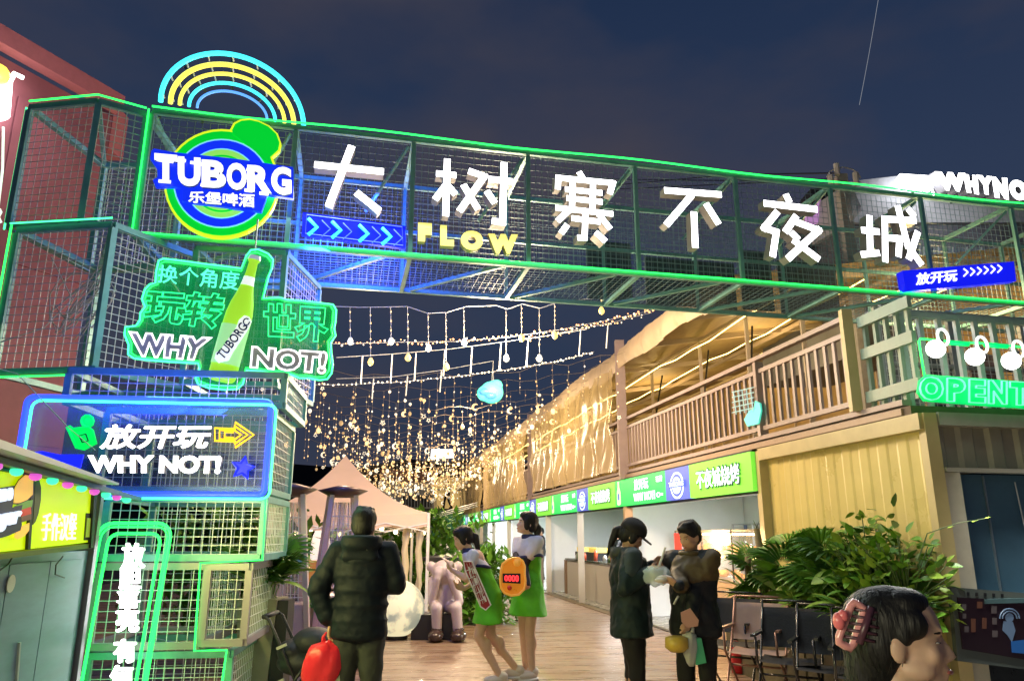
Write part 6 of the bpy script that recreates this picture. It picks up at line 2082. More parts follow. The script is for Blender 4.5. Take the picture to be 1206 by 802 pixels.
def face_parts(par, c, R, k=1.0, brow=M_hair, ez=1.0, lid=None):
    def q(x, y, z): return c + R @ (V((x, y, z)) * k)
    for s in (-1, 1):
        m = MB(); m.ball(q(s * .031, .0755 - (1 - ez) * .004, .004), (.0125 * k, .007 * k, .0050 * k * ez), 10, 6, R); eo = m.build('eye', M_eyew, par, smooth=True)
        m = MB(); m.ball(q(s * .031, .0800 - (1 - ez) * .004, .0035), (.0060 * k, .004 * k, .0049 * k * ez), 8, 6, R); m.build('iris', M_eyeb, eo, smooth=True)
        m = MB(); m.tube([q(s * (.018 + .0085 * i), .0815 - .0032 * i - (1 - ez) * .003, .0085 * (.5 + ez * .5) - (.002 if i in (0, 3) else 0)) for i in range(4)], [.0008 * k, .0016 * k, .0018 * k, .0008 * k], 5); m.build('eyelash', M_hair, par)
        m = MB(); m.tube([q(s * (.015 + .012 * i), .086 - .004 * i * i * .5 + .002, .0255 + (.003 if i == 1 else 0)) for i in range(4)], [.002 * k, .0035 * k, .003 * k, .0015 * k], 5); m.build('eyebrow', brow, par)
    m = MB(); m.tube([q(x, .0955 - abs(x) * .35, -.0635 + abs(x) * .05) for x in (-.022, -.011, 0, .011, .022)], [.0015 * k, .005 * k, .006 * k, .005 * k, .0015 * k], 6); m.build('mouth', M_lip, par, smooth=True)

DEF = dict(pel=(0, 0, .90), wai=(0, 0, 1.05), che=(0, 0, 1.23), nec=(0, -.005, 1.40), hed=(0, .015, 1.535),
           shL=(-.165, 0, 1.355), shR=(.165, 0, 1.355), elL=(-.215, -.02, 1.09), elR=(.215, -.02, 1.09), wrL=(-.225, .05, .86), wrR=(.225, .05, .86),
           hiL=(-.085, 0, .88), hiR=(.085, 0, .88), knL=(-.095, .02, .47), knR=(.095, .02, .47), anL=(-.10, -.01, .085), anR=(.10, -.01, .085))

class Person:
    def __init__(s, label, loc, rz, k=1.0, yaw=0, pitch=0, roll=0, skin=None, group=None, gth=1.0, **J):
        s.g = thing('person', label, 'person', loc, rz, group)
        s.M = world(s.g); s.k = k; s.gth = gth
        s.J = {a: V(b) * k for a, b in {**DEF, **J}.items()}
        s.skin = skin or M_skin
        s.R = hrot(yaw, pitch, roll)
        s.hands = {}; s.ez = .8
    def reach(s, a, u, v, Y, pole=(0, -.3, -1)):
        w = s.M.inverted() @ P(u, v, Y)
        sh = s.J['sh' + a]; L1, L2 = .285 * s.k, .25 * s.k
        dv = w - sh
        if dv.length > (L1 + L2) * .985:
            w = sh + dv.normalized() * (L1 + L2) * .985; dv = w - sh
        D_ = dv.length
        x = (L1 * L1 - L2 * L2 + D_ * D_) / (2 * D_)
        h = math.sqrt(max(0, L1 * L1 - x * x))
        n = dv.normalized(); pl = V(pole); pl = (pl - n * pl.dot(n)).normalized()
        s.J['el' + a] = sh + n * x + pl * h; s.J['wr' + a] = w
        return w
    def put(s, mb):
        mb.v = [s.M @ p for p in mb.v]
        return mb
    def body(s, vox=.011, hands=None, legs=True, headk=1.0):
        J, k = s.J, s.k
        w = s.gth
        m = MB()
        m.ball(J['pel'], (.155 * k * w, .11 * k * w, .12 * k), 14, 10)
        cap(m, J['pel'], .115 * k * w, J['wai'], .105 * k * w)
        m.ball(J['wai'], (.135 * k * w, .10 * k * w, .10 * k), 14, 10)
        m.ball(J['che'], (.155 * k * w, .105 * k * w, .16 * k), 14, 10)
        cap(m, J['wai'], .10 * k, J['che'], .105 * k)
        cap(m, J['che'], .09 * k, J['nec'], .055 * k)
        cap(m, J['shL'], .055 * k, J['shR'], .055 * k)
        cap(m, J['nec'], .052 * k, J['hed'] + s.R @ V((0, -.02, -.03)) * k, .05 * k)
        for a in 'LR':
            cap(m, J['sh' + a], .052 * k, J['el' + a], .040 * k)
            cap(m, J['el' + a], .040 * k, J['wr' + a], .026 * k)
            if legs:
                cap(m, J['hi' + a], .085 * k * w, J['kn' + a], .055 * k)
                cap(m, J['kn' + a], .055 * k, J['an' + a], .036 * k)
                calf = J['kn' + a].lerp(J['an' + a], .3) + V((0, -.018, 0)) * k
                m.ball(calf, (.052 * k, .055 * k, .10 * k), 10, 8)
                cap(m, J['an' + a], .036 * k, J['an' + a] + V((0, .12, -.05)) * k, .028 * k)
        head_prims(m, J['hed'], s.R, k * headk)
        for a in 'LR':
            h = (hands or {}).get(a)
            if h is None:
                h = dict(d=(J['wr' + a] - J['el' + a]).normalized(), n=(1 if a == 'L' else -1, 0, 0), s=(0, 1, 0), curl=.45)
            hand(m, J['wr' + a], h['d'], h['n'], h['s'], h.get('curl', .6), k * 1.05)
        s.put(m)
        o = remesh_obj(m, 'body', s.skin, s.g, vox, 9 if vox < .006 else 3)
        # face
        R = world(s.g).to_3x3() @ s.R
        face_parts(s.g, s.M @ J['hed'], R, k * headk, ez=s.ez)
        s.RW = R
        return o
    def part(s, mb, name, mt, vox=None, it=4, fold=0.0):
        s.put(mb)
        if vox:
            return remesh_obj(mb, name, mt, s.g, vox, it, fold)
        return mb.build(name, mt, s.g, smooth=True)
    def top(s, name, mt, hem=.76, w=1.0, arm=.064, cuff=1.0, short=False, vox=.013, puff=False, hemw=1.0):
        J, k = s.J, s.k; w *= s.gth
        m = MB()
        bx = J['pel'] * 1.0
        rings = []
        levels = [(hem, J['pel'], .185 * hemw, .135 * hemw), (.90, J['pel'], .178, .135), (1.02, J['wai'], .170, .128), (1.14, J['wai'].lerp(J['che'], .5), .175, .130), (1.26, J['che'], .182, .132), (1.34, J['che'].lerp(J['nec'], .5), .165, .115), (1.385, J['nec'], .10, .085)]
        for z, c, rx, ry in levels:
            zz = z * k
            cc = V((c.x, c.y, 0))
            # follow torso line
            if z <= .9: zz = J['pel'].z + (z - .9) * k
            elif z <= 1.05: zz = J['pel'].z + (J['wai'].z - J['pel'].z) * (z - .9) / .15
            elif z <= 1.23: zz = J['wai'].z + (J['che'].z - J['wai'].z) * (z - 1.05) / .18
            else: zz = J['che'].z + (J['nec'].z - J['che'].z) * (z - 1.23) / .17
            rings.append([V((cc.x + rx * k * w * math.cos(t), cc.y + ry * k * w * math.sin(t), zz)) for t in [2 * PI * i / 20 for i in range(20)]])
        m.loft(rings)
        cap(m, J['shL'] + V((.02, 0, 0)) * k, .068 * k * w, J['shR'] - V((.02, 0, 0)) * k, .068 * k * w)
        if puff:
            for i in range(6):
                z = J['pel'].z + (i - 1.0) * .10 * k
                f = (z - J['pel'].z) / (J['nec'].z - J['pel'].z); f = max(0, min(1, f))
                c = J['pel'].lerp(J['che'], min(1, f * 1.3))
                m.ball(V((c.x, c.y, z)), (.186 * k * w, .141 * k * w, .058 * k), 18, 8)
        for a in 'LR':
            sh, el, wr = J['sh' + a], J['el' + a], J['wr' + a]
            if short:
                cap(m, sh, arm * k, sh.lerp(el, .62), arm * .92 * k)
            else:
                cap(m, sh, arm * 1.08 * k, el, arm * .88 * k)
                cap(m, el, arm * .90 * k, el.lerp(wr, .93 * cuff), arm * .66 * k)
                if puff:
                    for i in range(4):
                        m.ball(sh.lerp(el, i / 3.5), arm * 1.10 * k, 12, 8)
                        m.ball(el.lerp(wr, i / 4), arm * 1.0 * k, 12, 8)
        return s.part(m, name, mt, vox, 3, .026 if puff else .045)
    def trousers(s, mt, w=1.0, name='trousers', low=.10):
        J, k = s.J, s.k
        m = MB()
        m.ball(J['pel'] + V((0, 0, -.01)) * k, (.170 * k * s.gth, .125 * k * s.gth, .13 * k), 16, 10)
        for a in 'LR':
            cap(m, J['hi' + a], .098 * k * w * s.gth, J['kn' + a], .073 * k * w)
            cap(m, J['kn' + a], .073 * k * w, J['kn' + a].lerp(J['an' + a], .97), .060 * k * w)
        return s.part(m, name, mt, .014, 3, .03)
    def shoes(s, mt, sole=None, rot=(0, 0)):
        for a, r in zip('LR', rot):
            J = s.J['an' + a]; k = s.k
            R = Matrix.Rotation(r, 3, 'Z')
            m = MB()
            c = V((J.x, J.y, 0))
            m.ball(c + R @ V((0, .05, .055)) * k, (.048 * k, .13 * k, .048 * k), 12, 8, R)
            m.ball(c + R @ V((0, -.02, .085)) * k, (.045 * k, .06 * k, .05 * k), 12, 8, R)
            z = s.J['an' + a].z - .085 * k
            m.v = [V((p.x, p.y, max(p.z, .012) + z)) for p in m.v]
            s.part(m, 'shoe', mt)
            if sole:
                m = MB()
                m.loft([[c + R @ V((.047 * math.cos(t), .05 + .135 * math.sin(t), zz)) * k + V((0, 0, z)) for t in [2 * PI * i / 16 for i in range(16)]] for zz in (.002, .03)])
                s.part(m, 'sole', sole)
    def hair(s, style='short', vox=.009, mt=None, extra=(), it=2):
        k = s.k; c = s.J['hed']; R = s.R
        m = MB()
        def q(x, y, z): return c + R @ (V((x, y, z)) * k)
        hs = .92 if style == 'long' else 1.0
        m.ball(q(0, -.020, .044 if hs < 1 else .050), (.091 * k * hs, .106 * k * hs, .094 * k * hs), 18, 12, R)
        m.ball(q(0, -.045, .0), (.085 * k, .072 * k, .088 * k), 16, 12, R)
        if style == 'long':
            pass
        elif style == 'short':
            m.ball(q(0, .045, .088), (.066 * k, .05 * k, .035 * k), 14, 8, R)
            for i in range(10):
                a = i * 2.4
                m.ball(q(.05 * math.cos(a), -.01 + .06 * math.sin(a), .118), (.022 * k, .026 * k, .02 * k), 8, 6, R)
        else:
            m.ball(q(0, .030, .085), (.078 * k, .062 * k, .047 * k), 14, 8, R)
            for sx in (() if style == 'long' else (-1, 1)):
                m.ball(q(sx * .073, .012, .01), (.020 * k, .042 * k, .080 * k), 10, 8, R)
        if style == 'pony':
            cap(m, q(0, -.095, .03), .028 * k, q(0, -.14, -.02), .038 * k)
            cap(m, q(0, -.14, -.02), .038 * k, q(.0, -.13, -.13), .030 * k)
            cap(m, q(0, -.13, -.13), .030 * k, q(.01, -.115, -.24), .010 * k)
        for f in extra: f(m, q, k, R)
        return s.part(m, 'hair', mt or M_hair, vox, it)

# ---- 1: man in the dark puffer, seen from behind
pm = P(425, 700, 5.5)
M_puff = mat('dark_navy_puffer', (.006, .011, .018), .6, bump=.25, bscale=22, spec=.2)
p1 = Person('man seen from behind in a dark quilted jacket, holding a red bag', (pm.x, 5.5, 0), 0, .985, yaw=-.12, pitch=-.12, gth=1.0,
            elL=(-.245, -.03, 1.10), wrL=(-.255, .03, .865), elR=(.245, .03, 1.13), wrR=(.14, .19, 1.12), shL=(-.18, 0, 1.36), shR=(.18, 0, 1.36))
p1.reach('L', 389, 733, 5.48, (-1, -.3, 0))
p1.body(hands={'L': dict(d=(0, .05, -1), n=(1, 0, 0), s=(0, 1, 0), curl=1.0), 'R': dict(d=(-.5, .8, .2), n=(-.3, 0, 1), s=(0, 0, 1), curl=.7)})
p1.top('jacket', M_puff, hem=.80, w=1.08, arm=.072, puff=True, vox=.013)
m = MB(); J = p1.J
for i in range(3):
    m.tube([J['nec'] + V((.115 * math.cos(t), -.045 + .085 * math.sin(t) - (.03 if math.sin(t) < 0 else 0), -.005 + i * .02 + (.0 if math.sin(t) > 0 else .01))) for t in [2 * PI * j / 18 for j in range(18)]], .032, 8, True)
cap(m, J['nec'] + V((-.07, -.10, -.03)), .05, J['nec'] + V((.07, -.10, -.03)), .05)
cap(m, J['nec'] + V((-.09, -.10, -.07)), .045, J['nec'] + V((.09, -.10, -.07)), .045)
p1.part(m, 'hood', M_puff, .014)
for x in (-.045, .055):
    m = MB(); m.ball(J['nec'] + V((x, -.155, -.02)), (.014, .006, .008), 8, 6); p1.part(m, 'hood_tab', mat('tab_pale', (.4, .42, .4), .4))
p1.trousers(mat('green_grey_trousers', (.032, .04, .036), .8, noise=.3, scale=5, bump=.3, bscale=14), 1.05)
p1.shoes(M_black)
def hback(m, q, k, R):
    m.ball(q(0, -.06, -.03), (.066 * k, .05 * k, .06 * k), 14, 10, R)
    m.ball(q(-.03, -.05, .12), (.03 * k, .04 * k, .022 * k), 8, 6, R)
p1.hair('short', extra=(hback,))

# bags
def bag(name, label, top, w, h, mt, lean=0.0, depth=.09, seed=1):
    g = thing(name, label, 'bag', (top.x, top.y, top.z - h))
    rnd = random.Random(seed)
    rings = []
    n = 26
    ph = [rnd.uniform(0, 6) for _ in range(4)]
    for j in range(12):
        t = j / 11
        r = math.sin(PI * min(1, .12 + .80 * t ** .8)) ** .6 * (1 if t < .9 else (1 - (t - .9) * 3.5)) if j else .12
        rr = []
        for i in range(n):
            a = 2 * PI * i / n
            f = 1 + .10 * math.sin(3 * a + ph[0] + t * 3) + .07 * math.sin(7 * a + ph[1] + t * 5) + .04 * math.sin(12 * a + ph[2])
            rr.append(V((top.x + lean * t + w / 2 * r * f * math.cos(a), top.y + depth * r * f * math.sin(a), top.z - .10 * h - .90 * h * t)))
        rings.append(rr)
    m = MB(); m.loft(rings); m.build('sack', mt, g, smooth=True)
    for s in (-1, 1):
        m = MB(); m.tube([top + V((s * .02, 0, -.13 * h)), top + V((s * .028, .01, -.03 * h)), top + V((s * .006, 0, .02))], [.02, .012, .006], 6); m.build('handle', mt, g, smooth=True)
    return g
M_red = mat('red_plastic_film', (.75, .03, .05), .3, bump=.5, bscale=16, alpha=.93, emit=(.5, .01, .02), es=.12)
ht = P(389, 744, 5.46)
bag('plastic_bag', 'bulging red plastic carrier bag held by the man in the dark quilted jacket', ht + V((-.02, 0, -.02)), .26, .36, M_red, -.05)
bag('plastic_bag', 'thin white and green carrier bag hanging beside the red bag', ht + V((.06, .03, .0)), .10, .46, mat('white_green_film', (.40, .55, .38), .4, alpha=.85, bump=.4), .01, .05, 4)
m = MB(); c = P(399, 735, 5.6); m.prism([c + V((x, 0, z)) for x, z in ((-.03, .05), (.0, .08), (.03, -.02), (.0, -.09))], (0, .02, 0)); tag(m.build('pink_card', mat('pink_card', (.6, .25, .32), .5), None), 'small pink leaflet showing beside the hand with the red bag', 'leaflet')

# ---- 2: girl upright in white and green, holding an orange board
M_gr = mat('apple_green_knit', (.10, .52, .015), .7, noise=.15, scale=7, bump=.25, bscale=18)
M_wh = mat('white_knit', (.55, .57, .66), .7, noise=.1, bump=.2, bscale=20)
M_nv = mat('navy_knit', (.01, .02, .10), .7)
M_bk = mat('black_sleeve', (.010, .012, .022), .65, noise=.2, bump=.3, bscale=20)
def dress(p, hem, z_split=1.22, short=True, wl=1.0, sway=0.0, lo=.255):
    J, k = p.J, p.k
    m = MB(); rings = []
    lv = [(hem, lo * 1.0, .165), (hem + .12, .205, .15), (.90, .182, .135), (1.04, .150, .115), (1.14, .160, .122), (z_split, .168, .124)]
    for z, rx, ry in lv:
        if z <= .9:
            t = (.9 - z); c = J['pel'] + V((sway * t, 0, 0)); zz = J['pel'].z - t * k
            cx_, cy_ = c.x + (J['knL'].x + J['knR'].x) / 2 * t * .9 - J['pel'].x * t * .9, c.y + ((J['knL'].y + J['knR'].y) / 2 - J['pel'].y) * t * 1.1
        elif z <= 1.05:
            f = (z - .9) / .15; c = J['pel'].lerp(J['wai'], f); zz = c.z; cx_, cy_ = c.x, c.y
        else:
            f = (z - 1.05) / .18; c = J['wai'].lerp(J['che'], f); zz = c.z; cx_, cy_ = c.x, c.y
        rings.append([V((cx_ + rx * k * wl * math.cos(t) * (1 + .03 * math.sin(5 * t + z * 9)), cy_ + ry * k * wl * math.sin(t), zz)) for t in [2 * PI * i / 28 for i in range(28)]])
    m.loft(rings)
    return p.part(m, 'dress', M_gr, .012, 3, .022)
def yoke(p, z0=1.20):
    """white shoulders and short sleeves with a navy band and collar"""
    J, k = p.J, p.k
    m = MB()
    up = (J['nec'] - J['che'])
    rings = []
    for f, rx, ry in ((-.12, .174, .128), (.3, .172, .122), (.62, .150, .10), (.92, .085, .075)):
        c = J['che'] + up * f
        rings.append([c + V((rx * k * math.cos(t), ry * k * math.sin(t), 0)) for t in [2 * PI * i / 22 for i in range(22)]])
    m.loft(rings)
    cap(m, J['shL'], .062 * k, J['shR'], .062 * k)
    for a in 'LR':
        cap(m, J['sh' + a], .066 * k, J['sh' + a].lerp(J['el' + a], .55), .062 * k)
    p.part(m, 'white_yoke', M_wh, .012, 3, .015)
    m = MB(); c = J['che'] - up * .13
    m.tube([c + V((.176 * k * math.cos(t), .130 * k * math.sin(t), .012 * math.cos(2 * t))) for t in [2 * PI * i / 26 for i in range(26)]], .017 * k, 8, True)
    p.part(m, 'navy_band', M_nv)
    m = MB()
    for q in (0, 1, 2):
        c = J['nec'] + V((0, 0, (-.025 + q * .022) * k))
        m.tube([c + V((.062 * k * math.cos(t), .058 * k * math.sin(t), 0)) for t in [2 * PI * i / 18 for i in range(18)]], .015 * k, 8, True)
    p.part(m, 'collar', M_nv, .01)
pm = P(622, 700, 8.4)
p2 = Person('girl standing upright in a white and apple green outfit holding an orange board', (pm.x, 8.4, 0), 2.25, 1.02, yaw=-.42, pitch=.20, skin=M_skin2, gth=.90,
            elL=(-.21, .03, 1.10), wrL=(-.10, .24, 1.03), elR=(.22, .02, 1.09), wrR=(.08, .25, .95), knL=(-.06, .03, .47), knR=(.07, .0, .47), anL=(-.08, .02, .085), anR=(.06, -.02, .085))
p2.reach('L', 622, 690, 8.12, (1, .2, -.4)); p2.reach('R', 596, 690, 8.12, (-1, .2, -.5))
p2.body(hands={'L': dict(d=(.5, .8, -.1), n=(.6, -.4, 0), s=(0, .2, 1), curl=.6), 'R': dict(d=(-.5, .8, .1), n=(0, -.2, 1), s=(.3, .6, .3), curl=.55)})
dress(p2, .62); yoke(p2)
m = MB()
for a in 'LR':
    J = p2.J; cap(m, J['sh' + a].lerp(J['el' + a], .45), .050, J['el' + a], .046); cap(m, J['el' + a], .046, J['el' + a].lerp(J['wr' + a], .95), .034)
p2.part(m, 'black_sleeves', M_bk, .010)
p2.shoes(mat('white_sneaker', (.62, .55, .50), .5), M_white)
p2.hair('pony')
m = MB(); J = p2.J; cap(m, J['pel'] + V((.16, -.14, -.02)), .045, J['pel'] + V((.13, -.17, -.28)), .04); cap(m, J['pel'] + V((.14, -.1, .3)), .018, J['pel'] + V((.16, -.14, .0)), .02)
p2.part(m, 'dark_strap_bag', M_black, .012)
# orange board with display
ob = thing('orange_board', 'rounded orange translucent board with a red 0000 display held by the upright girl', 'board', P(603, 680, 8.05))
OP = Plane((P(603, 680, 8.0).x, 8.0), (1, .12))
bl = [(590, 671), (592, 664), (598, 659), (604, 657), (611, 657), (616, 661), (618, 667), (618, 676), (619, 684), (617, 694), (611, 700), (602, 701), (594, 698), (590, 692), (589, 682)]
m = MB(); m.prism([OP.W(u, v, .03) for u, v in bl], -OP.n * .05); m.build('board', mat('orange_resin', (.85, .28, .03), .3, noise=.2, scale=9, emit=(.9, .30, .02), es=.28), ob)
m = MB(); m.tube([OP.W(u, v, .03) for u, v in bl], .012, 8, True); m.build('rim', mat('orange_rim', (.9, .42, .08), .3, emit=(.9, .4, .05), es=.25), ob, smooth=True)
m = MB(); m.ball(OP.W(609, 662, .03), (.04, .03, .04), 12, 8); m.build('knob', mat('orange_rim', (.9, .42, .08), .3), ob, smooth=True)
m = MB(); m.prism([OP.W(u, v, .045) for u, v in ((592, 675), (613, 675), (613, 687), (592, 686))], -OP.n * .015); m.build('display', M_black, ob)
m = MB(); put_text(m, '0000', OP, [(594, 677), (611, 677), (611, 685), (594, 684)], .046, .05, .03, ms=0); m.build('display_digits', glow('digit_red', (1, .04, .05), 1.6), ob)
m = MB(); m.tube([OP.W(600, 692, .03), OP.W(600, 692, .055)], .024, 14); m.build('button', mat('button_red', (.75, .05, .02), .3), ob, smooth=True)

# ---- 3: girl bending forward in green
pm = P(575, 700, 8.15)
p3 = Person('girl leaning forward in a white and green outfit, holding a red and white sign', (pm.x + .03, 8.15, 0), 1.62, .97, yaw=.18, pitch=-.30, skin=M_skin2, gth=.95,
            pel=(0, .02, .90), wai=(0, .07, 1.04), che=(0, .16, 1.19), nec=(0, .25, 1.33), hed=(0, .31, 1.455), shL=(-.15, .20, 1.29), shR=(.15, .20, 1.29),
            elR=(.20, .10, 1.06), wrR=(.10, .28, .94), elL=(-.19, .26, 1.05), wrL=(-.08, .42, 1.14), knL=(-.07, .13, .48), knR=(.08, .00, .47), anL=(-.08, -.10, .085), anR=(.08, -.28, .12), hiL=(-.08, .02, .88), hiR=(.08, .02, .88))
p3.body(hands={'R': dict(d=(-.4, .8, .2), n=(-.4, 0, 1), s=(0, .3, 1), curl=.6), 'L': dict(d=(.2, .5, .8), n=(0, 1, 0), s=(1, 0, .2), curl=.5)})
dress(p3, .60, wl=.97); yoke(p3)
p3.shoes(mat('white_sneaker', (.62, .55, .50), .5), M_white)
p3.hair('pony')
m = MB(); J = p3.J
m.tube([J['wrL'] + V((.03, .03, .02)), J['wrL'] + V((.10, .02, .05)), J['wrL'] + V((.2, .0, -.02))], [.03, .045, .03], 8)
p3.part(m, 'cream_scarf', mat('cream_cloth', (.62, .55, .38), .7), .012)
ss = thing('red_white_sign', 'slanted red and white lettered sign held under the arm of the leaning girl', 'hand sign', P(562, 690, 7.85))
SP = Plane((P(562, 690, 7.85).x, 7.85), (1, .1))
m = MB(); m.prism([SP.W(u, v, .02) for u, v in ((546, 661), (556, 661), (578, 712), (572, 718), (566, 714), (548, 672))], -SP.n * .02); m.build('board', mat('red_board', (.35, .02, .03), .5), ss)
m = MB()
put_text(m, '打卡这', SP, [(549, 663), (556, 661), (574, 709), (564, 712)], .022, .034, .05, ms=0)
m.build('lettering', mat('white_sign_text', (.75, .68, .66), .5), ss)
m = MB(); m.tube([SP.W(u, v, .025) for u, v in ((546, 661), (556, 661), (578, 712), (572, 718), (566, 714), (548, 672))], .008, 6, True); m.build('edge', mat('white_sign_text', (.75, .68, .66), .5), ss)
m = MB()
for k in range(5):
    m.bar(SP.W(549 + k * 3.6, 672 + k * 9, .03), SP.W(556 + k * 3.4, 669 + k * 9, .03), .014, .006)
m.build('white_stripe', mat('white_sign_text', (.75, .68, .66), .5), ss)

# ---- 4: person in cap and dark jacket
M_dg = mat('dark_green_shell', (.008, .022, .022), .6, noise=.3, scale=4, bump=.3, bscale=9, spec=.3)
M_blk = mat('black_denim', (.009, .009, .010), .8, noise=.3, bump=.3, bscale=14)
pm = P(742, 700, 6.35)
p4 = Person('person in a black cap and loose dark green jacket looking down at a food bag', (pm.x, 6.35, 0), -1.6, .945, yaw=-.05, pitch=-.50, gth=1.12,
            elR=(.26, .02, 1.10), wrR=(.10, .26, 1.20), elL=(-.24, .03, 1.10), wrL=(-.06, .28, 1.12), hed=(0, .035, 1.525), shL=(-.18, 0, 1.36), shR=(.18, 0, 1.36))
p4.reach('R', 764, 672, 6.1, (.4, -.5, -1)); p4.reach('L', 768, 664, 6.4, (-.6, -.3, -1))
p4.body(hands={'R': dict(d=(-.1, 1, .0), n=(-1, 0, 0), s=(0, 0, 1), curl=.8), 'L': dict(d=(.1, 1, .0), n=(1, 0, 0), s=(0, 0, 1), curl=.7)})
p4.top('jacket', M_dg, hem=.72, w=1.14, arm=.078, vox=.013, hemw=1.08)
m = MB(); J = p4.J
for i in range(2):
    m.tube([J['nec'] + V((.10 * math.cos(t), -.03 + .09 * math.sin(t), -.02 + i * .03)) for t in [2 * PI * j / 18 for j in range(18)]], .03, 8, True)
cap(m, J['nec'] + V((-.06, -.10, -.02)), .05, J['nec'] + V((.06, -.10, -.02)), .05)
p4.part(m, 'hood', mat('sage_grey_hood', (.035, .045, .038), .7, noise=.2, bump=.3, bscale=12), .013, 3, .02)
p4.trousers(M_blk, 1.05); p4.shoes(M_black)
p4.hair('pony')
m = MB(); c = p4.J['hed']; R = p4.R; k = p4.k
def q4(x, y, z): return c + R @ (V((x, y, z)) * k)
m.ball(q4(0, -.012, .062), (.103 * k, .121 * k, .098 * k), 18, 12, R)
m.v = [p if (R.inverted() @ (p - c)).z > .028 * k else p - R @ V((0, 0, (R.inverted() @ (p - c)).z - .028 * k)) for p in m.v]
p4.part(m, 'cap', mat('cap_black', (.008, .008, .010), .8, bump=.2))
m = MB()
for i in range(9):
    pass
top_, bot_ = [], []
for i in range(13):
    a = PI * i / 12
    top_.append(q4(.084 * math.cos(a), .075 + .105 * math.sin(a), .040 - .018 * math.sin(a)))
    bot_.append(q4(.084 * math.cos(a), .075 + .105 * math.sin(a), .028 - .018 * math.sin(a)))
m.add(top_ + bot_, [tuple(range(13)), tuple(range(25, 12, -1))] + [(i, i + 1, 14 + i, 13 + i) for i in range(12)])
p4.part(m, 'cap_brim', mat('cap_black', (.008, .008, .010), .8))
m = MB(); m.bar(q4(-.03, .092, .085), q4(.03, .092, .085), .004, .018); p4.part(m, 'cap_print', mat('cap_print', (.30, .06, .08), .6))
# sleeve panel
m = MB(); cap(m, J['shR'] + V((.015, .01, .0)), .082, J['shR'].lerp(J['elR'], .55) + V((.01, .015, 0)), .074)
p4.part(m, 'shoulder_panel', mat('grey_green_panel', (.022, .038, .036), .6, bump=.2, bscale=12), .013, 3, .02)

# ---- 5: man facing, brown and black jacket
pm = P(817, 700, 6.2)
p5 = Person('man in a black and olive brown jacket facing the capped person, holding a leaflet', (pm.x, 6.2, 0), 2.45, .935, yaw=-.22, pitch=-.28, gth=1.06,
            hed=(0, .02, 1.535), elR=(.25, .05, 1.10), wrR=(.04, .29, 1.12), elL=(-.255, .0, 1.08), wrL=(-.13, .18, .87), shL=(-.18, 0, 1.36), shR=(.18, 0, 1.36))
p5.reach('R', 800, 690, 5.9, (-.3, -.5, -1)); p5.reach('L', 812, 731, 6.0, (1, -.5, -.2))
for a_ in 'R':
    pass
p5.body(hands={'R': dict(d=(.75, .35, .45), n=(0, -.4, -1), s=(0, .6, .8), curl=.35), 'L': dict(d=(.25, .4, -.9), n=(.5, -.5, 0), s=(.3, .8, 0), curl=1.0)})
M_j5 = mat('black_shell', (.007, .010, .015), .55, noise=.3, bump=.3, bscale=9, spec=.35)
M_ol = mat('olive_brown_shell', (.075, .050, .014), .55, noise=.25, bump=.3, bscale=9)
p5.top('jacket', M_j5, hem=.74, w=1.13, arm=.078, vox=.013)
J = p5.J
m = MB(); up = J['nec'] - J['che']
rings = []
for f, rx, ry in ((-.35, .185, .146), (.1, .198, .150), (.55, .18, .128), (.95, .11, .10)):
    cc = J['che'] + up * f
    rings.append([cc + V((rx * 1.06 * math.cos(t), ry * 1.14 * math.sin(t), 0)) for t in [2 * PI * i / 22 for i in range(22)]])
m.loft(rings)
cap(m, J['shL'], .080, J['shL'].lerp(J['elL'], .5), .076); cap(m, J['shR'].lerp(J['elR'], .55), .074, J['elR'].lerp(J['wrR'], .8), .062)
p5.part(m, 'olive_yoke', M_ol, .013, 3, .04)
m = MB()
m.tube([J['nec'] + V((.085 * math.cos(t), .0 + .09 * math.sin(t), .0)) for t in [2 * PI * j / 18 for j in range(18)]], .026, 8, True)
m.tube([J['nec'] + V((.105 * math.cos(t), -.04 + .10 * math.sin(t), -.03)) for t in [2 * PI * j / 18 for j in range(18)]], .036, 8, True)
p5.part(m, 'hood', M_ol, .013)
m = MB(); m.bar(J['elL'] + V((.09, .14, -.04)), J['elL'] + V((.13, .14, -.10)), .02, .012); p5.part(m, 'reflective_tab', mat('reflective', (.6, .62, .64), .4))
p5.trousers(M_blk, 1.05); p5.shoes(M_black)
p5.hair('short')
# bags of the couple
bw = P(773, 676, 6.02)
fbg = thing('food_bag', 'clear plastic bag with a takeaway tub and a white straw held by the capped person', 'bag', bw - V((0, 0, .1)))
m = MB(); m.ball(bw, (.105, .09, .088), 20, 12)
m.v = [p + V((.008 * math.sin(p.z * 90 + p.x * 60), .01 * math.sin(p.x * 80), .010 * math.sin(p.x * 90))) if p.z < bw.z + .055 else V((bw.x + (p.x - bw.x) * .8, bw.y + (p.y - bw.y) * .8, bw.z + .055 + .012 * math.sin(p.x * 120))) for p in m.v]
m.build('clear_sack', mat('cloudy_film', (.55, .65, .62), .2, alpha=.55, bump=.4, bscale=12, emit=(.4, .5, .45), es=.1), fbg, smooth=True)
m = MB(); m.tube([bw + V((-.0, 0, -.05)), bw + V((0, 0, .06))], [.05, .065], 16); m.build('tub', mat('tub_white', (.65, .62, .55), .5), fbg, smooth=True)
m = MB(); m.tube([bw + V((0, 0, .055)), bw + V((0, 0, .064))], [.06, .05], 16); m.build('food', mat('noodle_tan', (.5, .33, .14), .6, noise=.4, scale=40), fbg)
m = MB(); m.tube([bw + V((.01, -.02, .03)), bw + V((.075, -.02, .20))], .009, 8); m.build('straw', M_white, fbg)
hw = P(812, 742, 6.0)
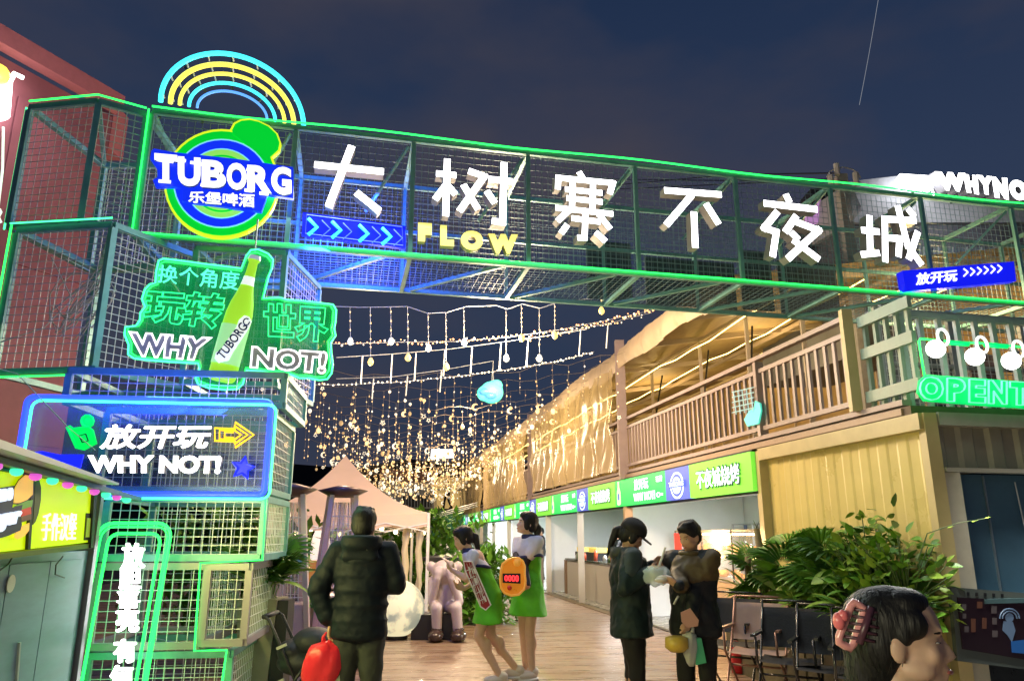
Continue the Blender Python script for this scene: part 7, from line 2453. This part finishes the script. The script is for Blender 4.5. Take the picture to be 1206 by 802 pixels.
bag('plastic_bag', 'translucent white carrier bag hanging from the hand of the man in the olive jacket', hw + V((.0, 0, .02)), .12, .27, mat('white_film', (.60, .62, .58), .3, alpha=.72, bump=.4), .0, .06, 2)
yb = P(797, 757, 5.98)
o = MB().tube([yb + V((0, 0, -.06)), yb + V((0, 0, -.03)), yb + V((0, 0, .04)), yb + V((0, 0, .05))], [.05, .09, .085, .05], 14).build('yellow_food_bowl', mat('yellow_tub', (.62, .42, .06), .35, noise=.2), None, smooth=True)
tag(o, 'round yellow food bowl hanging left of the white carrier bag', 'bowl')
m = MB(); gb_ = P(826, 766, 5.98); m.prism([P(u, v, 5.97) for u, v in ((817, 752), (826, 751), (832, 780), (820, 783))], (0, .05, 0)); tag(m.build('green_carton', mat('mint_carton', (.08, .48, .25), .5), None), 'mint green carton hanging right of the white carrier bag', 'carton')
m = MB(); m.prism([P(u, v, 5.92) for u, v in ((802, 721), (813, 716), (823, 730), (822, 737), (810, 739), (803, 732))], (0, .012, 0)); tag(m.build('folded_leaflet', mat('pinkish_paper', (.55, .30, .24), .6), None), 'folded pinkish leaflet in the lower hand of the man in the olive jacket', 'leaflet')
m = MB(); hx = p5.M @ (p5.J['wrR'] + V((.75, .35, .45)).normalized() * .12); m.ball(hx, (.065, .03, .022), 14, 8); m.ball(hx + V((-.03, -.01, -.015)), (.05, .03, .02), 12, 8); tag(m.build('white_food_box', mat('pale_box', (.62, .58, .50), .5), None, smooth=True), 'small pale snack in the raised hand of the man in the olive jacket', 'snack')

# ---- 6: woman in the foreground, profile to the right
kf = .88
YF = 1.9
tgt = P(1058, 755, YF)
M_top = mat('dark_green_top', (.015, .06, .045), .8, noise=.2, bump=.3, bscale=30)
hedz = tgt.z
p6 = Person('dark haired woman in profile at the lower right wearing a pink claw clip', (tgt.x - .01, YF, hedz - 1.535 * .985 + .0), -1.93, .985, yaw=-.05, pitch=.02, skin=mat('skin_soft', (.60, .40, .29), .5, noise=.04, scale=10, sss=.15, bump=.04, bscale=120),
            pel=(0, -.02, .90), knL=(-.095, .30, .72), knR=(.095, .30, .72), anL=(-.10, .10, .42), anR=(.10, .10, .42))
off = p6.g.location.z
p6.J['anL'].z = .085 - off; p6.J['anR'].z = .085 - off
for a in 'LR':
    p6.J['an' + a].y = .05
    p6.J['kn' + a].z = (p6.J['hi' + a].z + p6.J['an' + a].z) / 2
    p6.J['kn' + a].y = .22
p6.ez = .45
p6.body(vox=.0055)
p6.top('top', M_top, hem=.80, w=1.05, arm=.066, vox=.014)
p6.trousers(M_blk); 
for a in 'LR':
    J = p6.J['an' + a]; m = MB(); m.ball(V((J.x, J.y + .05, J.z - .03)), (.048, .13, .045), 12, 8); p6.part(m, 'shoe', M_black)
def longhair(m, q, k, R):
    m.ball(q(0, -.058, -.035), (.066 * k, .062 * k, .085 * k), 16, 12, R)
    m.ball(q(0, -.034, .052), (.083 * k, .092 * k, .076 * k), 18, 12, R)
    cap(m, q(0, -.085, -.05), .050 * k, q(0, -.085, -.20), .044 * k)
    m.ball(q(0, -.108, .0), (.035 * k, .030 * k, .055 * k), 12, 8, R)
    m.ball(q(0, .012, .090), (.072 * k, .062 * k, .036 * k), 14, 10, R)
    for sx in (-1, 1):
        m.ball(q(sx * .062, .028, .045), (.022 * k, .034 * k, .034 * k), 12, 8, R)
        m.ball(q(sx * .070, .004, .030), (.016 * k, .020 * k, .034 * k), 12, 8, R)
ho = p6.hair('long', vox=.005, extra=(longhair,), it=12)
rs = random.Random(3)
msh = ho.data
m = MB()
vv = [v for v in msh.vertices]
for _ in range(420):
    v0 = rs.choice(vv); p = v0.co.copy(); nrm = v0.normal
    if p.y > p6.J['hed'].y - .01:
        continue
    g_ = (V((0, 0, -1)) * .8 - nrm * nrm.dot(V((0, 0, -1))) * .8 + V((rs.uniform(-.3, .3), rs.uniform(-.3, .3), 0)))
    l = [p + nrm * .0005, p + nrm * .002 + g_ * .012, p + nrm * .001 + g_ * .028, p - nrm * .001 + g_ * .045]
    m.tube(l, .0006, 3)
o_ = m.build('loose_strand', M_hair, None); o_.location = (0, 0, 0); o_.data.transform(Matrix.Translation(V(((min(q.x for q in m.v) + max(q.x for q in m.v)) / 2, (min(q.y for q in m.v) + max(q.y for q in m.v)) / 2, min(q.z for q in m.v))))); o_.parent = p6.g; o_['kind'] = 'stuff'
m = MB(); c = p6.J['hed']; R = p6.R
# claw clip
m = MB()
def qc(x, y, z): return c + R @ V((x, y, z))
cl = [(-.062, -.100, .070), (-.050, -.118, .078), (-.02, -.150, .02), (-.03, -.158, -.045), (-.055, -.142, -.050), (-.075, -.125, .0)]
cl = [qc(.012, -.118, .085), qc(.012, -.152, .075), qc(.010, -.172, -.035), qc(.010, -.138, -.052)]
P_clip = [P(u, v, 1.86) for u, v in ((1004, 708), (1018, 716), (1003, 764), (986, 755))]
inv = p6.M.inverted()
m = MB(); m.v = []
lp = [inv @ p for p in P_clip]
pts = []
for i in range(4):
    a, b = lp[i], lp[(i + 1) % 4]
    pts += [a.lerp(b, t) for t in (.12, .5, .88)]
m.tube(pts, .0095, 8, True); p6.part(m, 'claw_clip', mat('pink_clip', (.75, .33, .33), .25, coat=.5))
m = MB(); cc = inv @ P(988, 731, 1.85); m.ball(cc, (.012, .014, .020), 12, 8); m.ball(cc + V((0, .01, .012)), (.01, .012, .014), 10, 8); p6.part(m, 'clip_wing', mat('coral_clip', (.75, .18, .20), .25))
m = MB()
for i in range(5):
    a = lp[0].lerp(lp[3], .15 + i * .17); b = lp[1].lerp(lp[2], .15 + i * .17)
    m.tube([a.lerp(b, .25), a.lerp(b, .5) + V((0, .03, 0)), a.lerp(b, .8) + V((0, .05, 0))], .004, 5)
m.tube([lp[0].lerp(lp[1], .5).lerp(lp[3].lerp(lp[2], .5), t) + V((0, .03, 0)) for t in (.05, .5, .95)], .009, 8)
p6.part(m, 'clip_teeth', mat('clip_dark', (.08, .03, .05), .3))
# teeth glimpse
m = MB(); R_ = p6.R
m.tube([c + R_ @ V((x, .0945 - abs(x) * .3, -.0645)) for x in (-.010, 0, .010)], .0024, 6); p6.part(m, 'teeth', mat('teeth', (.7, .66, .55), .3))

# ---- simple smaller people farther away
def far_person(label, u, Y, z0, rz, shirt, k=1.0, legs=True, hatc=None, pitch=0.0, **J):
    pp = P(u, 650, Y)
    q = Person(label, (pp.x, Y, z0), rz, k, pitch=pitch, **J)
    q.body(vox=.02)
    q.top('jacket', shirt, vox=.022)
    q.trousers(M_blk); q.shoes(M_black); q.hair('short', vox=.018, mt=hatc)
    return q
far_person('worker in white with a dark cap at the far left of the lane', 521, 19, 0, 2.6, M_white, .92, elR=(.2, .12, 1.1), wrR=(.1, .3, 1.1), elL=(-.2, .12, 1.1), wrL=(-.1, .3, 1.05))
far_person('second worker in white bending at the far left of the lane', 536, 20, 0, 2.9, M_white, .92, pitch=-.5)
pp = FP.w(15.8, 0, -.9)
far_person('stall worker in black with a dark hat behind the second counter', 0, 0, 0, 0, M_black, .97) if False else None
def in_stall(label, s, d, shirt, rz, k=.95, hatc=None):
    p = FP.w(s, 0, d)
    q = Person(label, (p.x, p.y, .02), rz, k, elR=(.2, .12, 1.1), wrR=(.1, .28, 1.05), elL=(-.2, .12, 1.1), wrL=(-.1, .28, 1.05), pitch=-.3)
    q.body(vox=.02); q.top('jacket', shirt, vox=.022); q.trousers(M_blk); q.shoes(M_black); q.hair('short', vox=.018, mt=hatc)
in_stall('stall worker in black standing behind the pale service counter', 12.9, -1.4, M_black, 1.75, .95)
in_stall('cook in a peach shirt inside the near stall, between the couple', 7.3, -1.05, mat('peach_shirt', (.70, .36, .24), .7, noise=.1), 2.0, .97)
in_stall('market visitor in black behind the two girls', 19.5, -.9, M_black, 1.7, 1.0)
# person on the far stair
fp_ = P(527, 599, 44.4)
q = Person('silhouetted person walking on the balcony of the far white building', (fp_.x, 44.4, fp_.z), 1.2, 1.02, anL=(-.1, .2, .085), anR=(.1, -.2, .085), knL=(-.09, .15, .47), knR=(.09, -.02, .47))
q.body(vox=.025); q.top('coat', M_black, vox=.03); q.trousers(M_black); q.shoes(M_black); q.hair('short', vox=.025)

# ================================================================== STROLLER
sp = P(352, 780, 6.1)
sr = thing('stroller', 'dark folded hood stroller left of the man with the red bag', 'stroller', (sp.x, 6.1, 0))
b = V((sp.x, 6.1, 0))
M_sf = mat('stroller_fabric', (.012, .016, .024), .6, noise=.3, bump=.3, bscale=14)
m = MB(); m.ball(b + V((.03, 0, .52)), (.20, .17, .10), 16, 10); m.ball(b + V((-.05, 0, .60)), (.12, .16, .09), 14, 8); remesh_obj(m, 'seat', M_sf, sr, .015)
m = MB()
for i in range(9):
    a = -.2 + i * .22
    pass
m.ball(b + V((.10, .02, .66)), (.17, .16, .11), 16, 10); remesh_obj(m, 'hood', M_sf, sr, .015)
m = MB()
for sy in (-.17, .17):
    m.tube([b + V((.22, sy, .06)), b + V((-.06, sy, .58)), b + V((-.20, sy, .84)), b + V((-.24, sy, .86))], .012, 6)
    m.tube([b + V((-.16, sy, .06)), b + V((-.02, sy, .36)), b + V((.12, sy, .56))], .012, 6)
m.tube([b + V((-.24, -.17, .86)), b + V((-.24, .17, .86))], .018, 8)
m.build('frame', M_dark, sr, smooth=True)
for x in (.22, -.16):
    for sy in (-.17, .17):
        m = MB(); m.tube([b + V((x + .065 * math.cos(t), sy, .075 + .065 * math.sin(t))) for t in [k * PI / 8 for k in range(16)]], .012, 6, True); m.tube([b + V((x, sy - .015, .075)), b + V((x, sy + .015, .075))], .03, 8); m.build('wheel', M_black, sr)
for z in (.28, .40, .64):
    m = MB(); m.bar(b + V((-.12, -.19, z)), b + V((-.05, -.19, z + .03)), .02); m.build('pale_clip', mat('tab_pale', (.4, .42, .4), .4), sr)

# ================================================================== LAMPS FOR SIGNS, STRINGS AND STALLS, PLUS ADDED FILL
WARM = (1.0, .74, .46)
for k, s in enumerate((5.0, 11.5, 18, 25)):
    p = FP.w(s, 4.0, 2.6)
    lamp('festoon_light', 'POINT', p, 420, WARM, .25)
for k, s in enumerate((2.5, 7, 12, 18, 25)):
    lamp('terrace_light', 'POINT', FP.w(s, 4.4, -2.4), 90, (1.0, .66, .28), .25)
for s in (4.6, 11, 17, 24):
    lamp('stall_light', 'AREA', FP.w(s, 2.15, -1.1), 230, (.95, .97, 1.0), 1.0, to=FP.w(s, 0, -.6))
lamp('case_light', 'POINT', FP.w(4.5, 1.4, .0), 55, (1.0, .62, .28), .1)
lamp('tent_light', 'POINT', (peak.x, peak.y - .3, 1.65), 60, (1.0, .78, .46), .15)
for i, (u, v) in enumerate(((1102, 411), (1148, 420), (1191, 425))):
    lamp('floodlight_beam', 'SPOT', E2.W(u, v, .46), 420, (1, .97, .9), .08, to=E2.w(1.0 + i * .5, 0.2, 3.5), spot=2.4)

lamp('letter_light', 'AREA', GP.w(4.2, 4.75, .45), 150, (.93, .97, 1.0), 6.5, to=GP.w(3.9, 1.0, 5.2), sy=.8)
lamp('festoon_light', 'POINT', (-.3, 9.8, 3.95), 380, WARM, .25)
lamp('green_sign_light', 'AREA', BP.W(270, 380, .5), 40, (.25, 1.0, .45), 1.2, to=BP.w(.3, 2.4, 4))
lamp('kiosk_sign_fill', 'AREA', KP.w(-1.0, 1.55, .35), 55, (1.0, .92, .30), 1.6, to=KP.w(-.5, 1.3, 6), sy=.4)
lamp('chevron_glow', 'AREA', GP.W(415, 262, -.15), 120, (.03, .08, 1.0), .9, to=GP.W(400, 320, -.9))
lamp('blue_sign_glow', 'AREA', TP.W(170, 470, .2), 7, (.05, .1, 1.0), 1.2, to=TP.W(170, 420, -1), sy=.2)
lamp('kiosk_sign_fill', 'AREA', KP.w(-4.9, 1.6, .35), 75, (1.0, .90, .62), 2.4, to=KP.w(-3.0, 1.3, 6), sy=.4)  # added fill by the unseen sign stretch, for surfaces facing the camera
lamp('festoon_light', 'POINT', (-2.2, 10.6, 3.5), 160, WARM, .25)
lamp('cocktail_light', 'POINT', BL.W(25, 120, 1.0), 34, (1, .95, .92), .3)
lamp('rooftop_letter_light', 'AREA', RB.W(1150, 222, 1.2), 14, (1, 1, 1), 2.5, to=RB.W(1100, 300, 0), sy=.5)
for o_ in bpy.data.objects:
    if 'label' in o_ and not 4 <= len(o_['label'].split()) <= 16:
        print('LABEL', len(o_['label'].split()), o_['label'])
